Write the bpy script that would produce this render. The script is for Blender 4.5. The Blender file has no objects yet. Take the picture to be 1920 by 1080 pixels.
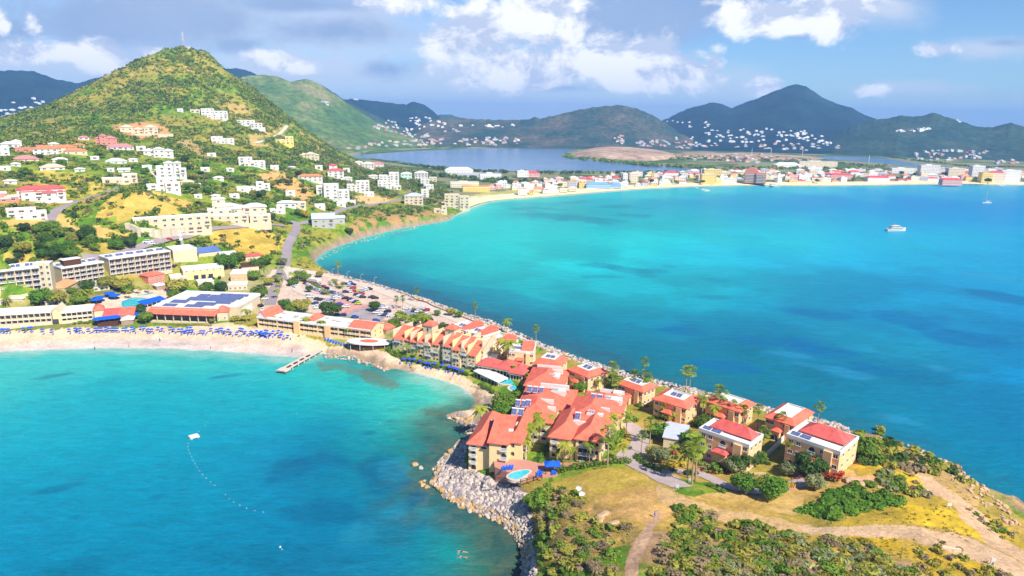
import bpy, bmesh, math, random
import numpy as np
from mathutils import Vector, Matrix, Euler
R = math.radians
rng = random.Random(7)
C = bpy.context.scene.collection
SC = bpy.context.scene

# ------------------------------------------------------------------ camera
H = 115.0
FPX = 1280.0
PITCH = math.degrees(math.atan(319.5 / FPX))
ROLL = 0.85
cd = bpy.data.cameras.new('camera'); cam = bpy.data.objects.new('camera', cd); C.objects.link(cam)
cd.sensor_width = 36.0; cd.lens = 36.0 * FPX / 1920.0
cd.clip_start = 1.0; cd.clip_end = 200000.0
CAMR = (Matrix.Rotation(R(90 - PITCH), 3, 'X') @ Matrix.Rotation(R(ROLL), 3, 'Z'))
cam.matrix_world = Matrix.Translation((0, 0, H)) @ CAMR.to_4x4()
SC.camera = cam

# ------------------------------------------------------------------ sun, exposure
SUN_AZ, SUN_EL = 140.0, 46.0
sd = Vector((math.sin(R(SUN_AZ)) * math.cos(R(SUN_EL)), math.cos(R(SUN_AZ)) * math.cos(R(SUN_EL)), math.sin(R(SUN_EL))))
sl = bpy.data.lights.new('sun', 'SUN'); sl.energy = 4.3; sl.angle = R(0.53); sl.color = (1.0, 0.95, 0.86)
so = bpy.data.objects.new('sun', sl); C.objects.link(so)
so.rotation_euler = sd.to_track_quat('Z', 'Y').to_euler(); so.location = (300, -300, 900)
vs = SC.view_settings
SC.display_settings.display_device = 'sRGB'
vs.view_transform = 'Standard'; vs.look = 'None'; vs.gamma = 1.0; vs.exposure = 0.95; vs.use_curve_mapping = False
cy = SC.cycles
cy.use_denoising = True
cy.max_bounces = 5; cy.diffuse_bounces = 3; cy.glossy_bounces = 2; cy.transmission_bounces = 3; cy.volume_bounces = 0
cy.transparent_max_bounces = 8
cy.use_adaptive_sampling = True; cy.adaptive_threshold = 0.02
cy.sample_clamp_indirect = 4.0

# ------------------------------------------------------------------ pixel geometry
_RM = np.array(CAMR)
def ray(u, v):
    d = _RM @ np.array([(u - 960.0) / FPX, (540.0 - v) / FPX, -1.0])
    return d
def onz(u, v, z=0.0):
    d = ray(u, v)
    t = (z - H) / d[2]
    return np.array([d[0] * t, d[1] * t, z])
def ond(u, v, dist):
    """the point on the sight line whose horizontal distance from the camera is dist"""
    d = ray(u, v); t = dist / math.hypot(d[0], d[1])
    return np.array([d[0] * t, d[1] * t, H + d[2] * t])
def lin(c):
    c = np.asarray(c, float) / 255.0
    return np.where(c <= 0.04045, c / 12.92, ((c + 0.055) / 1.055) ** 2.4)

# ------------------------------------------------------------------ numpy noise
def _hash(ix, iy, seed):
    h = (ix.astype(np.int64) * 374761393 + iy.astype(np.int64) * 668265263 + seed * 982451653) & 0x7fffffff
    h = ((h ^ (h >> 13)) * 1274126177) & 0x7fffffff
    return ((h ^ (h >> 16)) & 0xffff) / 65535.0
def vnoise(x, y, seed=0):
    x0 = np.floor(x); y0 = np.floor(y); fx = x - x0; fy = y - y0
    fx = fx * fx * (3 - 2 * fx); fy = fy * fy * (3 - 2 * fy)
    a = _hash(x0, y0, seed); b = _hash(x0 + 1, y0, seed); c = _hash(x0, y0 + 1, seed); d = _hash(x0 + 1, y0 + 1, seed)
    return (a * (1 - fx) + b * fx) * (1 - fy) + (c * (1 - fx) + d * fx) * fy
def fbm(x, y, scale, octaves=4, seed=0):
    s = 0; a = 0.5; t = 0
    x = x / scale; y = y / scale
    for i in range(octaves):
        s = s + a * vnoise(x, y, seed + i); t += a; a *= 0.5; x = x * 2.03 + 11.3; y = y * 2.03 - 7.1
    return s / t
def sstep(a, b, x):
    t = np.clip((x - a) / (b - a), 0, 1); return t * t * (3 - 2 * t)
def inpoly(x, y, poly):
    x = np.asarray(x); y = np.asarray(y); r = np.zeros(x.shape, bool); n = len(poly)
    px = [p[0] for p in poly]; py = [p[1] for p in poly]
    m = (x >= min(px)) & (x <= max(px)) & (y >= min(py)) & (y <= max(py))
    if not m.any(): return r
    xs = x[m]; ys = y[m]; q = np.zeros(xs.shape, bool)
    for i in range(n):
        x1, y1 = poly[i][0], poly[i][1]; x2, y2 = poly[(i + 1) % n][0], poly[(i + 1) % n][1]
        if y1 == y2: continue
        c = ((y1 > ys) != (y2 > ys)) & (xs < (x2 - x1) * (ys - y1) / (y2 - y1) + x1)
        q ^= c
    r[m] = q
    return r
def distpoly(x, y, poly, closed=True):
    best = np.full(np.shape(x), 1e18); n = len(poly)
    for i in range(n if closed else n - 1):
        x1, y1 = poly[i][0], poly[i][1]; x2, y2 = poly[(i + 1) % n][0], poly[(i + 1) % n][1]
        dx, dy = x2 - x1, y2 - y1; L = dx * dx + dy * dy + 1e-9
        t = np.clip(((x - x1) * dx + (y - y1) * dy) / L, 0, 1)
        d = (x - x1 - t * dx) ** 2 + (y - y1 - t * dy) ** 2
        np.minimum(best, d, out=best)
    return np.sqrt(best)
class RBF:
    def __init__(s, pts, vals):
        s.p = np.array([(math.atan2(x, y), math.log(math.hypot(x, y))) for x, y in pts])
        s.p[:, 0] *= 1.2
        v = np.array(vals, float); v = v.reshape(len(v), -1)
        d = np.linalg.norm(s.p[:, None] - s.p[None], axis=2)
        s.m = v.mean(0)
        s.w = np.linalg.solve(d + 1e-4 * np.eye(len(d)), v - s.m)
    def __call__(s, x, y):
        az = np.arctan2(x, y).ravel() * 1.2; lr = np.log(np.hypot(x, y)).ravel()
        out = np.empty((len(az), s.w.shape[1]))
        for i in range(0, len(az), 100000):
            a = az[i:i + 100000, None] - s.p[None, :, 0]; b = lr[i:i + 100000, None] - s.p[None, :, 1]
            out[i:i + 100000] = np.sqrt(a * a + b * b) @ s.w + s.m
        return out.reshape(np.shape(x) + (s.w.shape[1],)) if s.w.shape[1] > 1 else out.reshape(np.shape(x))

# ------------------------------------------------------------------ tagging, meshes
def tag(o, label=None, cat=None, group=None, kind=None):
    if label: o['label'] = label
    if cat: o['category'] = cat
    if group: o['group'] = group
    if kind: o['kind'] = kind
    return o
def link_mesh(name, me, parent=None, loc=(0, 0, 0), rz=0.0):
    o = bpy.data.objects.new(name, me); C.objects.link(o)
    if parent: o.parent = parent
    o.location = loc; o.rotation_euler = (0, 0, rz)
    return o
def empty(name, loc, rz=0.0):
    o = bpy.data.objects.new(name, None); C.objects.link(o); o.empty_display_size = 1
    o.location = loc; o.rotation_euler = (0, 0, rz)
    return o
_kids = {}
def copy_tree(o, parent=None, name=None):
    c = o.copy(); C.objects.link(c)
    if parent: c.parent = parent
    for ch in list(o.children): copy_tree(ch, c)
    return c
class MB:
    """collects shapes and links them as one mesh"""
    def __init__(s): s.v = []; s.f = []; s.m = []
    def add(s, vs, fs, m=0):
        k = len(s.v); s.v += [tuple(p) for p in vs]
        s.f += [tuple(i + k for i in f) for f in fs]; s.m += [m] * len(fs)
    def quad(s, a, b, c, d, m=0): s.add([a, b, c, d], [(0, 1, 2, 3)], m)
    def box(s, x0, x1, y0, y1, z0, z1, m=0, top=None):
        if x0 > x1: x0, x1 = x1, x0
        if y0 > y1: y0, y1 = y1, y0
        s.add([(x0, y0, z0), (x1, y0, z0), (x1, y1, z0), (x0, y1, z0), (x0, y0, z1), (x1, y0, z1), (x1, y1, z1), (x0, y1, z1)],
              [(0, 3, 2, 1), (0, 1, 5, 4), (1, 2, 6, 5), (2, 3, 7, 6), (3, 0, 4, 7)], m)
        s.add([(x0, y0, z1), (x1, y0, z1), (x1, y1, z1), (x0, y1, z1)], [(0, 1, 2, 3)], m if top is None else top)
    def prism(s, poly, z0, z1, m=0, top=None):
        n = len(poly)
        b = [(p[0], p[1], z0) for p in poly]; t = [(p[0], p[1], z1) for p in poly]
        s.add(b + t, [(i, (i + 1) % n, n + (i + 1) % n, n + i) for i in range(n)], m)
        s.add(t, [tuple(range(n))], m if top is None else top)
        s.add(b, [tuple(range(n - 1, -1, -1))], m)
    def extr_y(s, poly, y0, y1, m=0):
        """polygon in x,z pushed along y"""
        n = len(poly)
        a = [(p[0], y0, p[1]) for p in poly]; b = [(p[0], y1, p[1]) for p in poly]
        s.add(a + b, [(i, (i + 1) % n, n + (i + 1) % n, n + i)[::-1] for i in range(n)], m)
        s.add(a, [tuple(range(n))], m); s.add(b, [tuple(range(n - 1, -1, -1))], m)
    def hip(s, x0, x1, y0, y1, z, h, oh=0.5, inset=None, m=0, th=0.22):
        """hipped roof with an eaves edge; the ridge runs along the longer side"""
        x0 -= oh; x1 += oh; y0 -= oh; y1 += oh
        w, d = x1 - x0, y1 - y0
        k = min(w, d) / 2 if inset is None else inset
        if w >= d: r0, r1 = (x0 + k, (y0 + y1) / 2), (x1 - k, (y0 + y1) / 2)
        else: r0, r1 = ((x0 + x1) / 2, y0 + k), ((x0 + x1) / 2, y1 - k)
        zb, zt = z, z + th
        c = [(x0, y0), (x1, y0), (x1, y1), (x0, y1)]
        s.add([(p[0], p[1], zb) for p in c] + [(p[0], p[1], zt) for p in c], [(3, 2, 1, 0)] + [(i, (i + 1) % 4, 4 + (i + 1) % 4, 4 + i) for i in range(4)], m)
        v = [(p[0], p[1], zt) for p in c] + [(r0[0], r0[1], zt + h), (r1[0], r1[1], zt + h)]
        if w >= d: s.add(v, [(0, 1, 5, 4), (1, 2, 5), (2, 3, 4, 5), (3, 0, 4)], m)
        else: s.add(v, [(0, 1, 4), (1, 2, 5, 4), (2, 3, 5), (3, 0, 4, 5)], m)
    def deckhip(s, x0, x1, y0, y1, z, h, run, oh=0.5, m=0, md=1, th=0.22):
        """hipped roof cut off flat: a sloping skirt and a sunk white deck with a rim"""
        x0 -= oh; x1 += oh; y0 -= oh; y1 += oh
        a = [(x0, y0), (x1, y0), (x1, y1), (x0, y1)]
        b = [(x0 + run, y0 + run), (x1 - run, y0 + run), (x1 - run, y1 - run), (x0 + run, y1 - run)]
        zt = z + th
        s.add([(p[0], p[1], z) for p in a] + [(p[0], p[1], zt) for p in a], [(3, 2, 1, 0)] + [(i, (i + 1) % 4, 4 + (i + 1) % 4, 4 + i) for i in range(4)], m)
        s.add([(p[0], p[1], zt) for p in a] + [(p[0], p[1], zt + h) for p in b], [(i, (i + 1) % 4, 4 + (i + 1) % 4, 4 + i) for i in range(4)], m)
        e = 0.3
        c = [(b[0][0] + e, b[0][1] + e), (b[1][0] - e, b[1][1] + e), (b[2][0] - e, b[2][1] - e), (b[3][0] + e, b[3][1] - e)]
        s.add([(p[0], p[1], zt + h) for p in b] + [(p[0], p[1], zt + h) for p in c], [(i, (i + 1) % 4, 4 + (i + 1) % 4, 4 + i) for i in range(4)], md)
        s.add([(p[0], p[1], zt + h) for p in c] + [(p[0], p[1], zt + h - 0.5) for p in c], [(i, (i + 1) % 4, 4 + (i + 1) % 4, 4 + i) for i in range(4)] + [(4, 5, 6, 7)], md)
    def gable(s, x0, x1, y0, y1, z, h, oh=0.4, m=0, mw=1, axis='x', th=0.2):
        """gable roof, ridge along axis, with gable walls"""
        if axis == 'x':
            ym = (y0 + y1) / 2; k = h / (ym - y0)
            for sgn, ya in ((1, y0), (-1, y1)):
                yo = ya - sgn * oh; zo = z - k * oh
                q = [(x0 - oh, yo, zo), (x1 + oh, yo, zo), (x1 + oh, ym, z + h), (x0 - oh, ym, z + h)]
                if sgn < 0: q = q[::-1]
                up = [(a, b, c + th) for a, b, c in q]
                s.add(q + up, [(3, 2, 1, 0), (4, 5, 6, 7)] + [(i, (i + 1) % 4, 4 + (i + 1) % 4, 4 + i) for i in range(4)], m)
            for xx in (x0, x1): s.add([(xx, y0, z), (xx, y1, z), (xx, ym, z + h)], [(0, 1, 2)], mw)
        else:
            xm = (x0 + x1) / 2; k = h / (xm - x0)
            for sgn, xa in ((1, x0), (-1, x1)):
                xo = xa - sgn * oh; zo = z - k * oh
                q = [(xo, y1 + oh, zo), (xo, y0 - oh, zo), (xm, y0 - oh, z + h), (xm, y1 + oh, z + h)]
                if sgn < 0: q = q[::-1]
                up = [(a, b, c + th) for a, b, c in q]
                s.add(q + up, [(3, 2, 1, 0), (4, 5, 6, 7)] + [(i, (i + 1) % 4, 4 + (i + 1) % 4, 4 + i) for i in range(4)], m)
            for yy in (y0, y1): s.add([(x0, yy, z), (x1, yy, z), (xm, yy, z + h)], [(0, 1, 2)], mw)
    def tube(s, pts, rad, n=6, m=0, cap=True):
        pts = [Vector(p) for p in pts]; k0 = len(s.v)
        if not hasattr(rad, '__len__'): rad = [rad] * len(pts)
        for i, p in enumerate(pts):
            t = (pts[min(i + 1, len(pts) - 1)] - pts[max(i - 1, 0)]).normalized()
            a = t.orthogonal().normalized() if abs(t.z) < 0.9 else Vector((1, 0, 0)); a = (a - t * a.dot(t)).normalized(); b = t.cross(a)
            for j in range(n):
                g = 2 * math.pi * j / n
                s.v.append(tuple(p + (a * math.cos(g) + b * math.sin(g)) * rad[i]))
        for i in range(len(pts) - 1):
            for j in range(n):
                s.f.append((k0 + i * n + j, k0 + i * n + (j + 1) % n, k0 + (i + 1) * n + (j + 1) % n, k0 + (i + 1) * n + j)); s.m.append(m)
        if cap:
            s.f.append(tuple(k0 + (len(pts) - 1) * n + j for j in range(n))); s.m.append(m)
            s.f.append(tuple(k0 + j for j in range(n))[::-1]); s.m.append(m)
    def dome(s, cx, cy, z, r, h, n=12, k=4, m=0):
        rings = []
        for i in range(k):
            a = math.pi / 2 * i / k
            rings.append([(cx + r * math.cos(a) * math.cos(2 * math.pi * j / n), cy + r * math.cos(a) * math.sin(2 * math.pi * j / n), z + h * math.sin(a)) for j in range(n)])
        vs = [p for q in rings for p in q] + [(cx, cy, z + h)]
        fs = [(i * n + j, i * n + (j + 1) % n, (i + 1) * n + (j + 1) % n, (i + 1) * n + j) for i in range(k - 1) for j in range(n)]
        fs += [((k - 1) * n + j, (k - 1) * n + (j + 1) % n, k * n) for j in range(n)]
        s.add(vs, fs, m)
    def mesh(s, name, mats, smooth=False):
        me = bpy.data.meshes.new(name); me.from_pydata(s.v, [], s.f)
        for q in (mats if isinstance(mats, (list, tuple)) else [mats]): me.materials.append(q)
        if s.m: me.polygons.foreach_set('material_index', s.m)
        if smooth: me.polygons.foreach_set('use_smooth', [True] * len(s.f))
        me.update(); return me
    def build(s, name, mats, parent=None, loc=(0, 0, 0), rz=0.0, smooth=False):
        return link_mesh(name, s.mesh(name, mats, smooth), parent, loc, rz)

# ------------------------------------------------------------------ materials
class NT:
    def __init__(s, name):
        s.m = bpy.data.materials.new(name); s.m.use_nodes = True; s.t = s.m.node_tree
        s.b = s.t.nodes['Principled BSDF']
    def n(s, typ, **kw):
        x = s.t.nodes.new(typ)
        for k, v in kw.items():
            if k.startswith('i_'): x.inputs[int(k[2:]) if k[2:].isdigit() else k[2:].replace('_', ' ')].default_value = v
            else: setattr(x, k, v)
        return x
    def l(s, a, b): s.t.links.new(a, b)
    def mix(s, fac, a, b, mode='MIX'):
        x = s.t.nodes.new('ShaderNodeMix'); x.data_type = 'RGBA'; x.blend_type = mode
        for sock, val in ((x.inputs[0], fac), (x.inputs[6], a), (x.inputs[7], b)):
            if hasattr(val, 'is_linked') or hasattr(val, 'links'): s.l(val, sock)
            elif hasattr(val, '__len__'): sock.default_value = (*val[:3], 1)
            else: sock.default_value = val
        return x.outputs[2]
    def noise(s, scale, detail=4, rough=0.6, vec=None, dist=0.0):
        x = s.n('ShaderNodeTexNoise'); x.inputs['Scale'].default_value = scale; x.inputs['Detail'].default_value = detail
        x.inputs['Roughness'].default_value = rough; x.inputs['Distortion'].default_value = dist
        if vec is not None: s.l(vec, x.inputs['Vector'])
        return x.outputs['Fac']
    def ramp(s, fac, stops):
        x = s.n('ShaderNodeValToRGB'); e = x.color_ramp.elements
        while len(e) < len(stops): e.new(0.5)
        for q, (p, c) in zip(e, stops):
            q.position = p; q.color = (*c, 1) if hasattr(c, '__len__') else (c, c, c, 1)
        s.l(fac, x.inputs[0]); return x.outputs[0]
    def pos(s): return s.n('ShaderNodeNewGeometry').outputs['Position']
    def obj(s): return s.n('ShaderNodeTexCoord').outputs['Object']
    def rand(s): return s.n('ShaderNodeObjectInfo').outputs['Random']
    def set(s, rough=0.7, spec=0.3, metal=0.0):
        s.b.inputs['Roughness'].default_value = rough; s.b.inputs['Specular IOR Level'].default_value = spec; s.b.inputs['Metallic'].default_value = metal
    def bump(s, h, strength=0.3, dist=0.1):
        x = s.n('ShaderNodeBump'); x.inputs['Strength'].default_value = strength; x.inputs['Distance'].default_value = dist
        s.l(h, x.inputs['Height']); s.l(x.outputs[0], s.b.inputs['Normal'])
_M = {}
def paint(name, rgb, rough=0.7, var=0.14, scale=0.6, spec=0.25, metal=0.0, k=0.8, streak=False):
    """plain painted or rendered surface, rgb as seen in sun (0..255), with uneven wear"""
    if name in _M: return _M[name]
    t = NT(name); c = lin(rgb) * k
    p = t.pos()
    mp = t.n('ShaderNodeMapping'); t.l(p, mp.inputs[0]); mp.inputs['Scale'].default_value = (1, 1, 0.35 if streak else 1)
    f = t.noise(scale, 6, 0.65, mp.outputs[0]); g = t.noise(scale * 7, 3, 0.6, mp.outputs[0])
    m = t.n('ShaderNodeMath', operation='ADD'); t.l(f, m.inputs[0]); t.l(g, m.inputs[1])
    r = t.ramp(m.outputs[0], [(0.35, tuple(c * (1 - var))), (0.5, tuple(c)), (0.7, tuple(np.minimum(c * (1 + var * .6), .95)))])
    # ramp works on 0..1: halve the sum
    h = t.n('ShaderNodeMath', operation='MULTIPLY'); h.inputs[1].default_value = 0.5; t.l(m.outputs[0], h.inputs[0])
    t.l(h.outputs[0], r.node.inputs[0]); t.l(r, t.b.inputs['Base Color'])
    t.set(rough, spec, metal); _M[name] = t.m
    return t.m
def leafmat(name, dark, lite, hue=0.05):
    if name in _M: return _M[name]
    t = NT(name); r = t.rand(); p = t.pos()
    f = t.noise(0.35, 3, 0.6, p); g = t.noise(2.2, 2, 0.6, p)
    a = t.n('ShaderNodeMath', operation='ADD'); t.l(f, a.inputs[0]); t.l(g, a.inputs[1])
    b = t.n('ShaderNodeMath', operation='MULTIPLY_ADD'); t.l(a.outputs[0], b.inputs[0]); b.inputs[1].default_value = 0.45; b.inputs[2].default_value = -0.08
    c = t.n('ShaderNodeMath', operation='MULTIPLY_ADD'); t.l(r, c.inputs[0]); c.inputs[1].default_value = 0.3; t.l(b.outputs[0], c.inputs[2])
    col = t.ramp(c.outputs[0], [(0.2, dark), (0.75, lite)])
    t.l(col, t.b.inputs['Base Color']); t.set(0.6, 0.2)
    tr = t.n('ShaderNodeBsdfTranslucent'); t.l(col, tr.inputs[0])
    mx = t.n('ShaderNodeMixShader'); mx.inputs[0].default_value = 0.4
    t.l(t.b.outputs[0], mx.inputs[1]); t.l(tr.outputs[0], mx.inputs[2])
    t.l(mx.outputs[0], t.t.nodes['Material Output'].inputs['Surface'])
    _M[name] = t.m
    return t.m
# ------------------------------------------------------------------ world: sky and clouds
def build_world():
    w = bpy.data.worlds.new('World'); SC.world = w; w.use_nodes = True
    nt = w.node_tree; N = nt.nodes; L = nt.links.new
    bg = N['Background']; bg.inputs[1].default_value = 1.0
    def n(t, **k):
        x = N.new(t)
        for a, b in k.items(): setattr(x, a, b)
        return x
    def mth(op, a, b=None, c=None, clamp=False):
        x = n('ShaderNodeMath', operation=op, use_clamp=clamp)
        for i, q in enumerate((a, b, c)):
            if q is None: continue
            if isinstance(q, (int, float)): x.inputs[i].default_value = q
            else: L(q, x.inputs[i])
        return x.outputs[0]
    sky = n('ShaderNodeTexSky'); sky.sky_type = 'NISHITA'; sky.sun_disc = False
    sky.sun_elevation = R(SUN_EL); sky.sun_rotation = R(SUN_AZ); sky.altitude = 100; sky.air_density = 1.0; sky.dust_density = 0.1; sky.ozone_density = 4.0
    sc_ = n('ShaderNodeVectorMath', operation='SCALE'); L(sky.outputs[0], sc_.inputs[0]); sc_.inputs['Scale'].default_value = SKY
    tint = n('ShaderNodeVectorMath', operation='MULTIPLY'); L(sc_.outputs[0], tint.inputs[0]); tint.inputs[1].default_value = (0.80, 1.0, 1.22)
    tc = n('ShaderNodeTexCoord'); sep = n('ShaderNodeSeparateXYZ'); L(tc.outputs['Generated'], sep.inputs[0])
    y = mth('MAXIMUM', mth('ABSOLUTE', sep.outputs[1]), 0.12)
    U = mth('DIVIDE', sep.outputs[0], y); V = mth('DIVIDE', sep.outputs[2], y)
    cmb = n('ShaderNodeCombineXYZ'); L(U, cmb.inputs[0]); L(V, cmb.inputs[1]); P = cmb.outputs[0]
    def uv(u, v):
        d = ray(u, v); return d[0] / d[1], d[2] / d[1]
    def noise(scale, detail, rough, off=(0, 0, 0), dist=0.0):
        mp = n('ShaderNodeMapping'); L(P, mp.inputs[0]); mp.inputs['Location'].default_value = off; mp.inputs['Scale'].default_value = (1, 1.5, 1)
        x = n('ShaderNodeTexNoise'); L(mp.outputs[0], x.inputs['Vector']); x.inputs['Scale'].default_value = scale
        x.inputs['Detail'].default_value = detail; x.inputs['Roughness'].default_value = rough; x.inputs['Distortion'].default_value = dist
        return x.outputs['Fac']
    def field(blobs):
        acc = None
        for b in blobs:
            cu, cv = uv(b[0], b[1]); k = b[4] if len(b) > 4 else 1.0
            s = n('ShaderNodeVectorMath', operation='SUBTRACT'); L(P, s.inputs[0]); s.inputs[1].default_value = (cu, cv, 0)
            m = n('ShaderNodeVectorMath', operation='MULTIPLY'); L(s.outputs[0], m.inputs[0])
            m.inputs[1].default_value = (FPX / b[2], FPX * 1.03 / b[3], 0)
            l = n('ShaderNodeVectorMath', operation='LENGTH'); L(m.outputs[0], l.inputs[0])
            f = mth('SUBTRACT', k, l.outputs['Value'])
            acc = f if acc is None else mth('SMOOTH_MAX', acc, f, 0.25)
        return acc
    def ss(x, a, b):
        r = n('ShaderNodeMapRange', interpolation_type='SMOOTHSTEP'); L(x, r.inputs[0]); r.inputs[1].default_value = a; r.inputs[2].default_value = b
        return r.outputs[0]
    def mix(f, a, b):
        x = n('ShaderNodeMix', data_type='RGBA')
        if isinstance(f, (int, float)): x.inputs[0].default_value = f
        else: L(f, x.inputs[0])
        for s, q in ((x.inputs[6], a), (x.inputs[7], b)):
            if hasattr(q, '__len__') and not hasattr(q, 'links'): s.default_value = (*[float(c) for c in q], 1)
            else: L(q, s)
        return x.outputs[2]
    E = 2.0 ** -vs.exposure
    big = noise(3.2, 7, 0.62, (3.1, 1.7, 0.4)); bil = noise(11.0, 8, 0.62, (0.7, 5.2, 2.0), 0.4); fine = noise(26.0, 6, 0.6, (9.0, 1.0, 3.0))
    bil2 = noise(11.0, 8, 0.62, (0.7 - 0.028, 5.2 - 0.03, 2.0), 0.4)
    nz = mth('ADD', mth('MULTIPLY', bil, 1.3), mth('MULTIPLY', fine, 0.5))       # about 0.9 on average
    nb = mth('ADD', mth('MULTIPLY', big, 1.1), mth('MULTIPLY', bil, 0.7))
    veil = field([(150, 130, 330, 60), (560, 130, 330, 75), (900, 150, 330, 70), (640, 60, 270, 90), (1660, 18, 120, 45), (1840, 90, 150, 35, .8), (300, 40, 420, 70), (1300, 150, 260, 50, .8), (1700, 165, 220, 26, .75), (900, 205, 1500, 55, .95)])
    gray = field([(200, 36, 400, 80), (0, 55, 170, 50, .95), (450, 84, 110, 30, .8), (640, 60, 240, 50, .9), (740, 128, 130, 42, .75), (1190, 34, 225, 66, 1.1), (1330, 20, 150, 48), (560, 8, 240, 26, .9), (1500, 66, 130, 18, .7), (1880, 80, 90, 16, .7), (1060, 165, 180, 20, .6)])
    white = field([(905, 62, 100, 74), (990, 48, 110, 84), (865, 78, 60, 40, .9), (1075, 120, 130, 62), (975, 135, 150, 46), (1228, 122, 84, 62), (1290, 134, 68, 48), (1338, 118, 30, 44, .9), (1200, 158, 70, 24, .8),
                   (1470, 34, 180, 42), (1575, 6, 90, 44), (1390, 54, 70, 20, .85), (1440, 165, 58, 28, .75), (1640, 172, 50, 18, .6), (1765, 92, 52, 17, .75),
                   (60, 96, 100, 30, .9), (185, 104, 74, 32, .9), (60, 44, 26, 34, .7), (492, 108, 60, 28, .75), (560, 126, 70, 24, .7), (770, 10, 100, 34, .8), (4, 42, 20, 30, .9), (280, 96, 60, 20, .7)])
    aV = mth('MULTIPLY', ss(mth('ADD', veil, mth('MULTIPLY', mth('SUBTRACT', nb, 0.9), 1.5)), -0.15, 0.75), 0.85)
    aG = mth('MULTIPLY', ss(mth('ADD', gray, mth('MULTIPLY', mth('SUBTRACT', nb, 0.9), 1.7)), -0.02, 0.75), 0.92)
    aW = ss(mth('ADD', white, mth('MULTIPLY', mth('SUBTRACT', nz, 0.9), 2.0)), -0.14, 0.46)
    rel = mth('MULTIPLY_ADD', mth('SUBTRACT', bil, bil2), 7.0, 0.58, clamp=True)
    col = mix(aV, tint.outputs[0], lin(VEILC) * E)
    col = mix(aG, col, mix(big, lin((128, 162, 216)) * E, lin((186, 206, 238)) * E))
    col = mix(aW, col, mix(rel, lin((208, 220, 246)) * E, lin((252, 252, 255)) * E * 1.2))
    L(col, bg.inputs[0])
SKY = 0.06; VEILC = (222, 231, 250)
build_world()
# ------------------------------------------------------------------ coastlines, traced where they lie
LEFT_COAST = [(-420, 690), (-200, 668), (0, 658), (100, 654), (200, 651), (300, 652), (400, 656), (480, 662), (540, 667), (575, 668), (600, 661), (620, 663), (650, 668), (690, 677), (712, 688), (722, 695),
              (738, 690), (760, 695), (790, 700), (830, 712), (860, 722), (880, 735), (893, 750), (887, 764), (870, 772), (850, 774), (834, 778), (846, 786), (862, 791), (884, 800), (880, 813), (868, 824), (850, 840),
              (835, 855), (820, 870), (812, 890), (809, 908), (828, 930), (858, 946), (885, 956), (918, 970), (945, 985), (962, 1002), (974, 1022), (982, 1047), (976, 1085), (955, 1130), (930, 1200), (900, 1300)]
RIGHT_COAST = [(1595, 803), (1540, 785), (1480, 770), (1440, 764), (1400, 750), (1350, 741), (1300, 727), (1250, 716), (1200, 705), (1150, 690), (1100, 674), (1050, 657), (1010, 640), (970, 622), (920, 600), (860, 583), (800, 560), (750, 545), (700, 530), (640, 516), (604, 508),
               (588, 495), (592, 485), (612, 470), (650, 455), (700, 440), (750, 428), (800, 420), (842, 413), (850, 404), (878, 391), (900, 382), (930, 376), (1000, 370.5), (1100, 362.5), (1200, 354.5), (1300, 349.5), (1400, 347.5), (1500, 348.5), (1600, 348), (1700, 346), (1800, 345), (1920, 347), (2100, 353), (2400, 362)]
CLIFF = [(2300, 1300, 0), (2200, 1150, 0), (2050, 1040, 0), (1940, 996, 0), (1905, 975, 0), (1880, 952, 2), (1868, 934, 6), (1832, 896, 9), (1800, 877, 9), (1760, 858, 9), (1710, 831, 9), (1655, 801, 7), (1620, 798, 4)]
coast = [onz(u, v)[:2] for u, v in LEFT_COAST] + [onz(u, v, z)[:2] for u, v, z in CLIFF] + [onz(u, v, 2.2 if i < 20 else 0)[:2] for i, (u, v) in enumerate(RIGHT_COAST)]
far0 = coast[-1]; first = coast[0]
coast = [tuple(c) for c in coast] + [(far0[0] * 8, far0[1] * 8), (0, 12000), (-9000, 8000), (first[0] * 6, first[1] * 6), (first[0] * 2.0, first[1] * 1.0)]
def smooth_poly(pts, k=1, closed=True):
    for _ in range(k):
        q = []; n = len(pts)
        for i in range(n):
            a, b = pts[i], pts[(i + 1) % n]
            q.append((a[0] * .75 + b[0] * .25, a[1] * .75 + b[1] * .25)); q.append((a[0] * .25 + b[0] * .75, a[1] * .25 + b[1] * .75))
        pts = q
    return pts
coast = smooth_poly(coast, 1)

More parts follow.
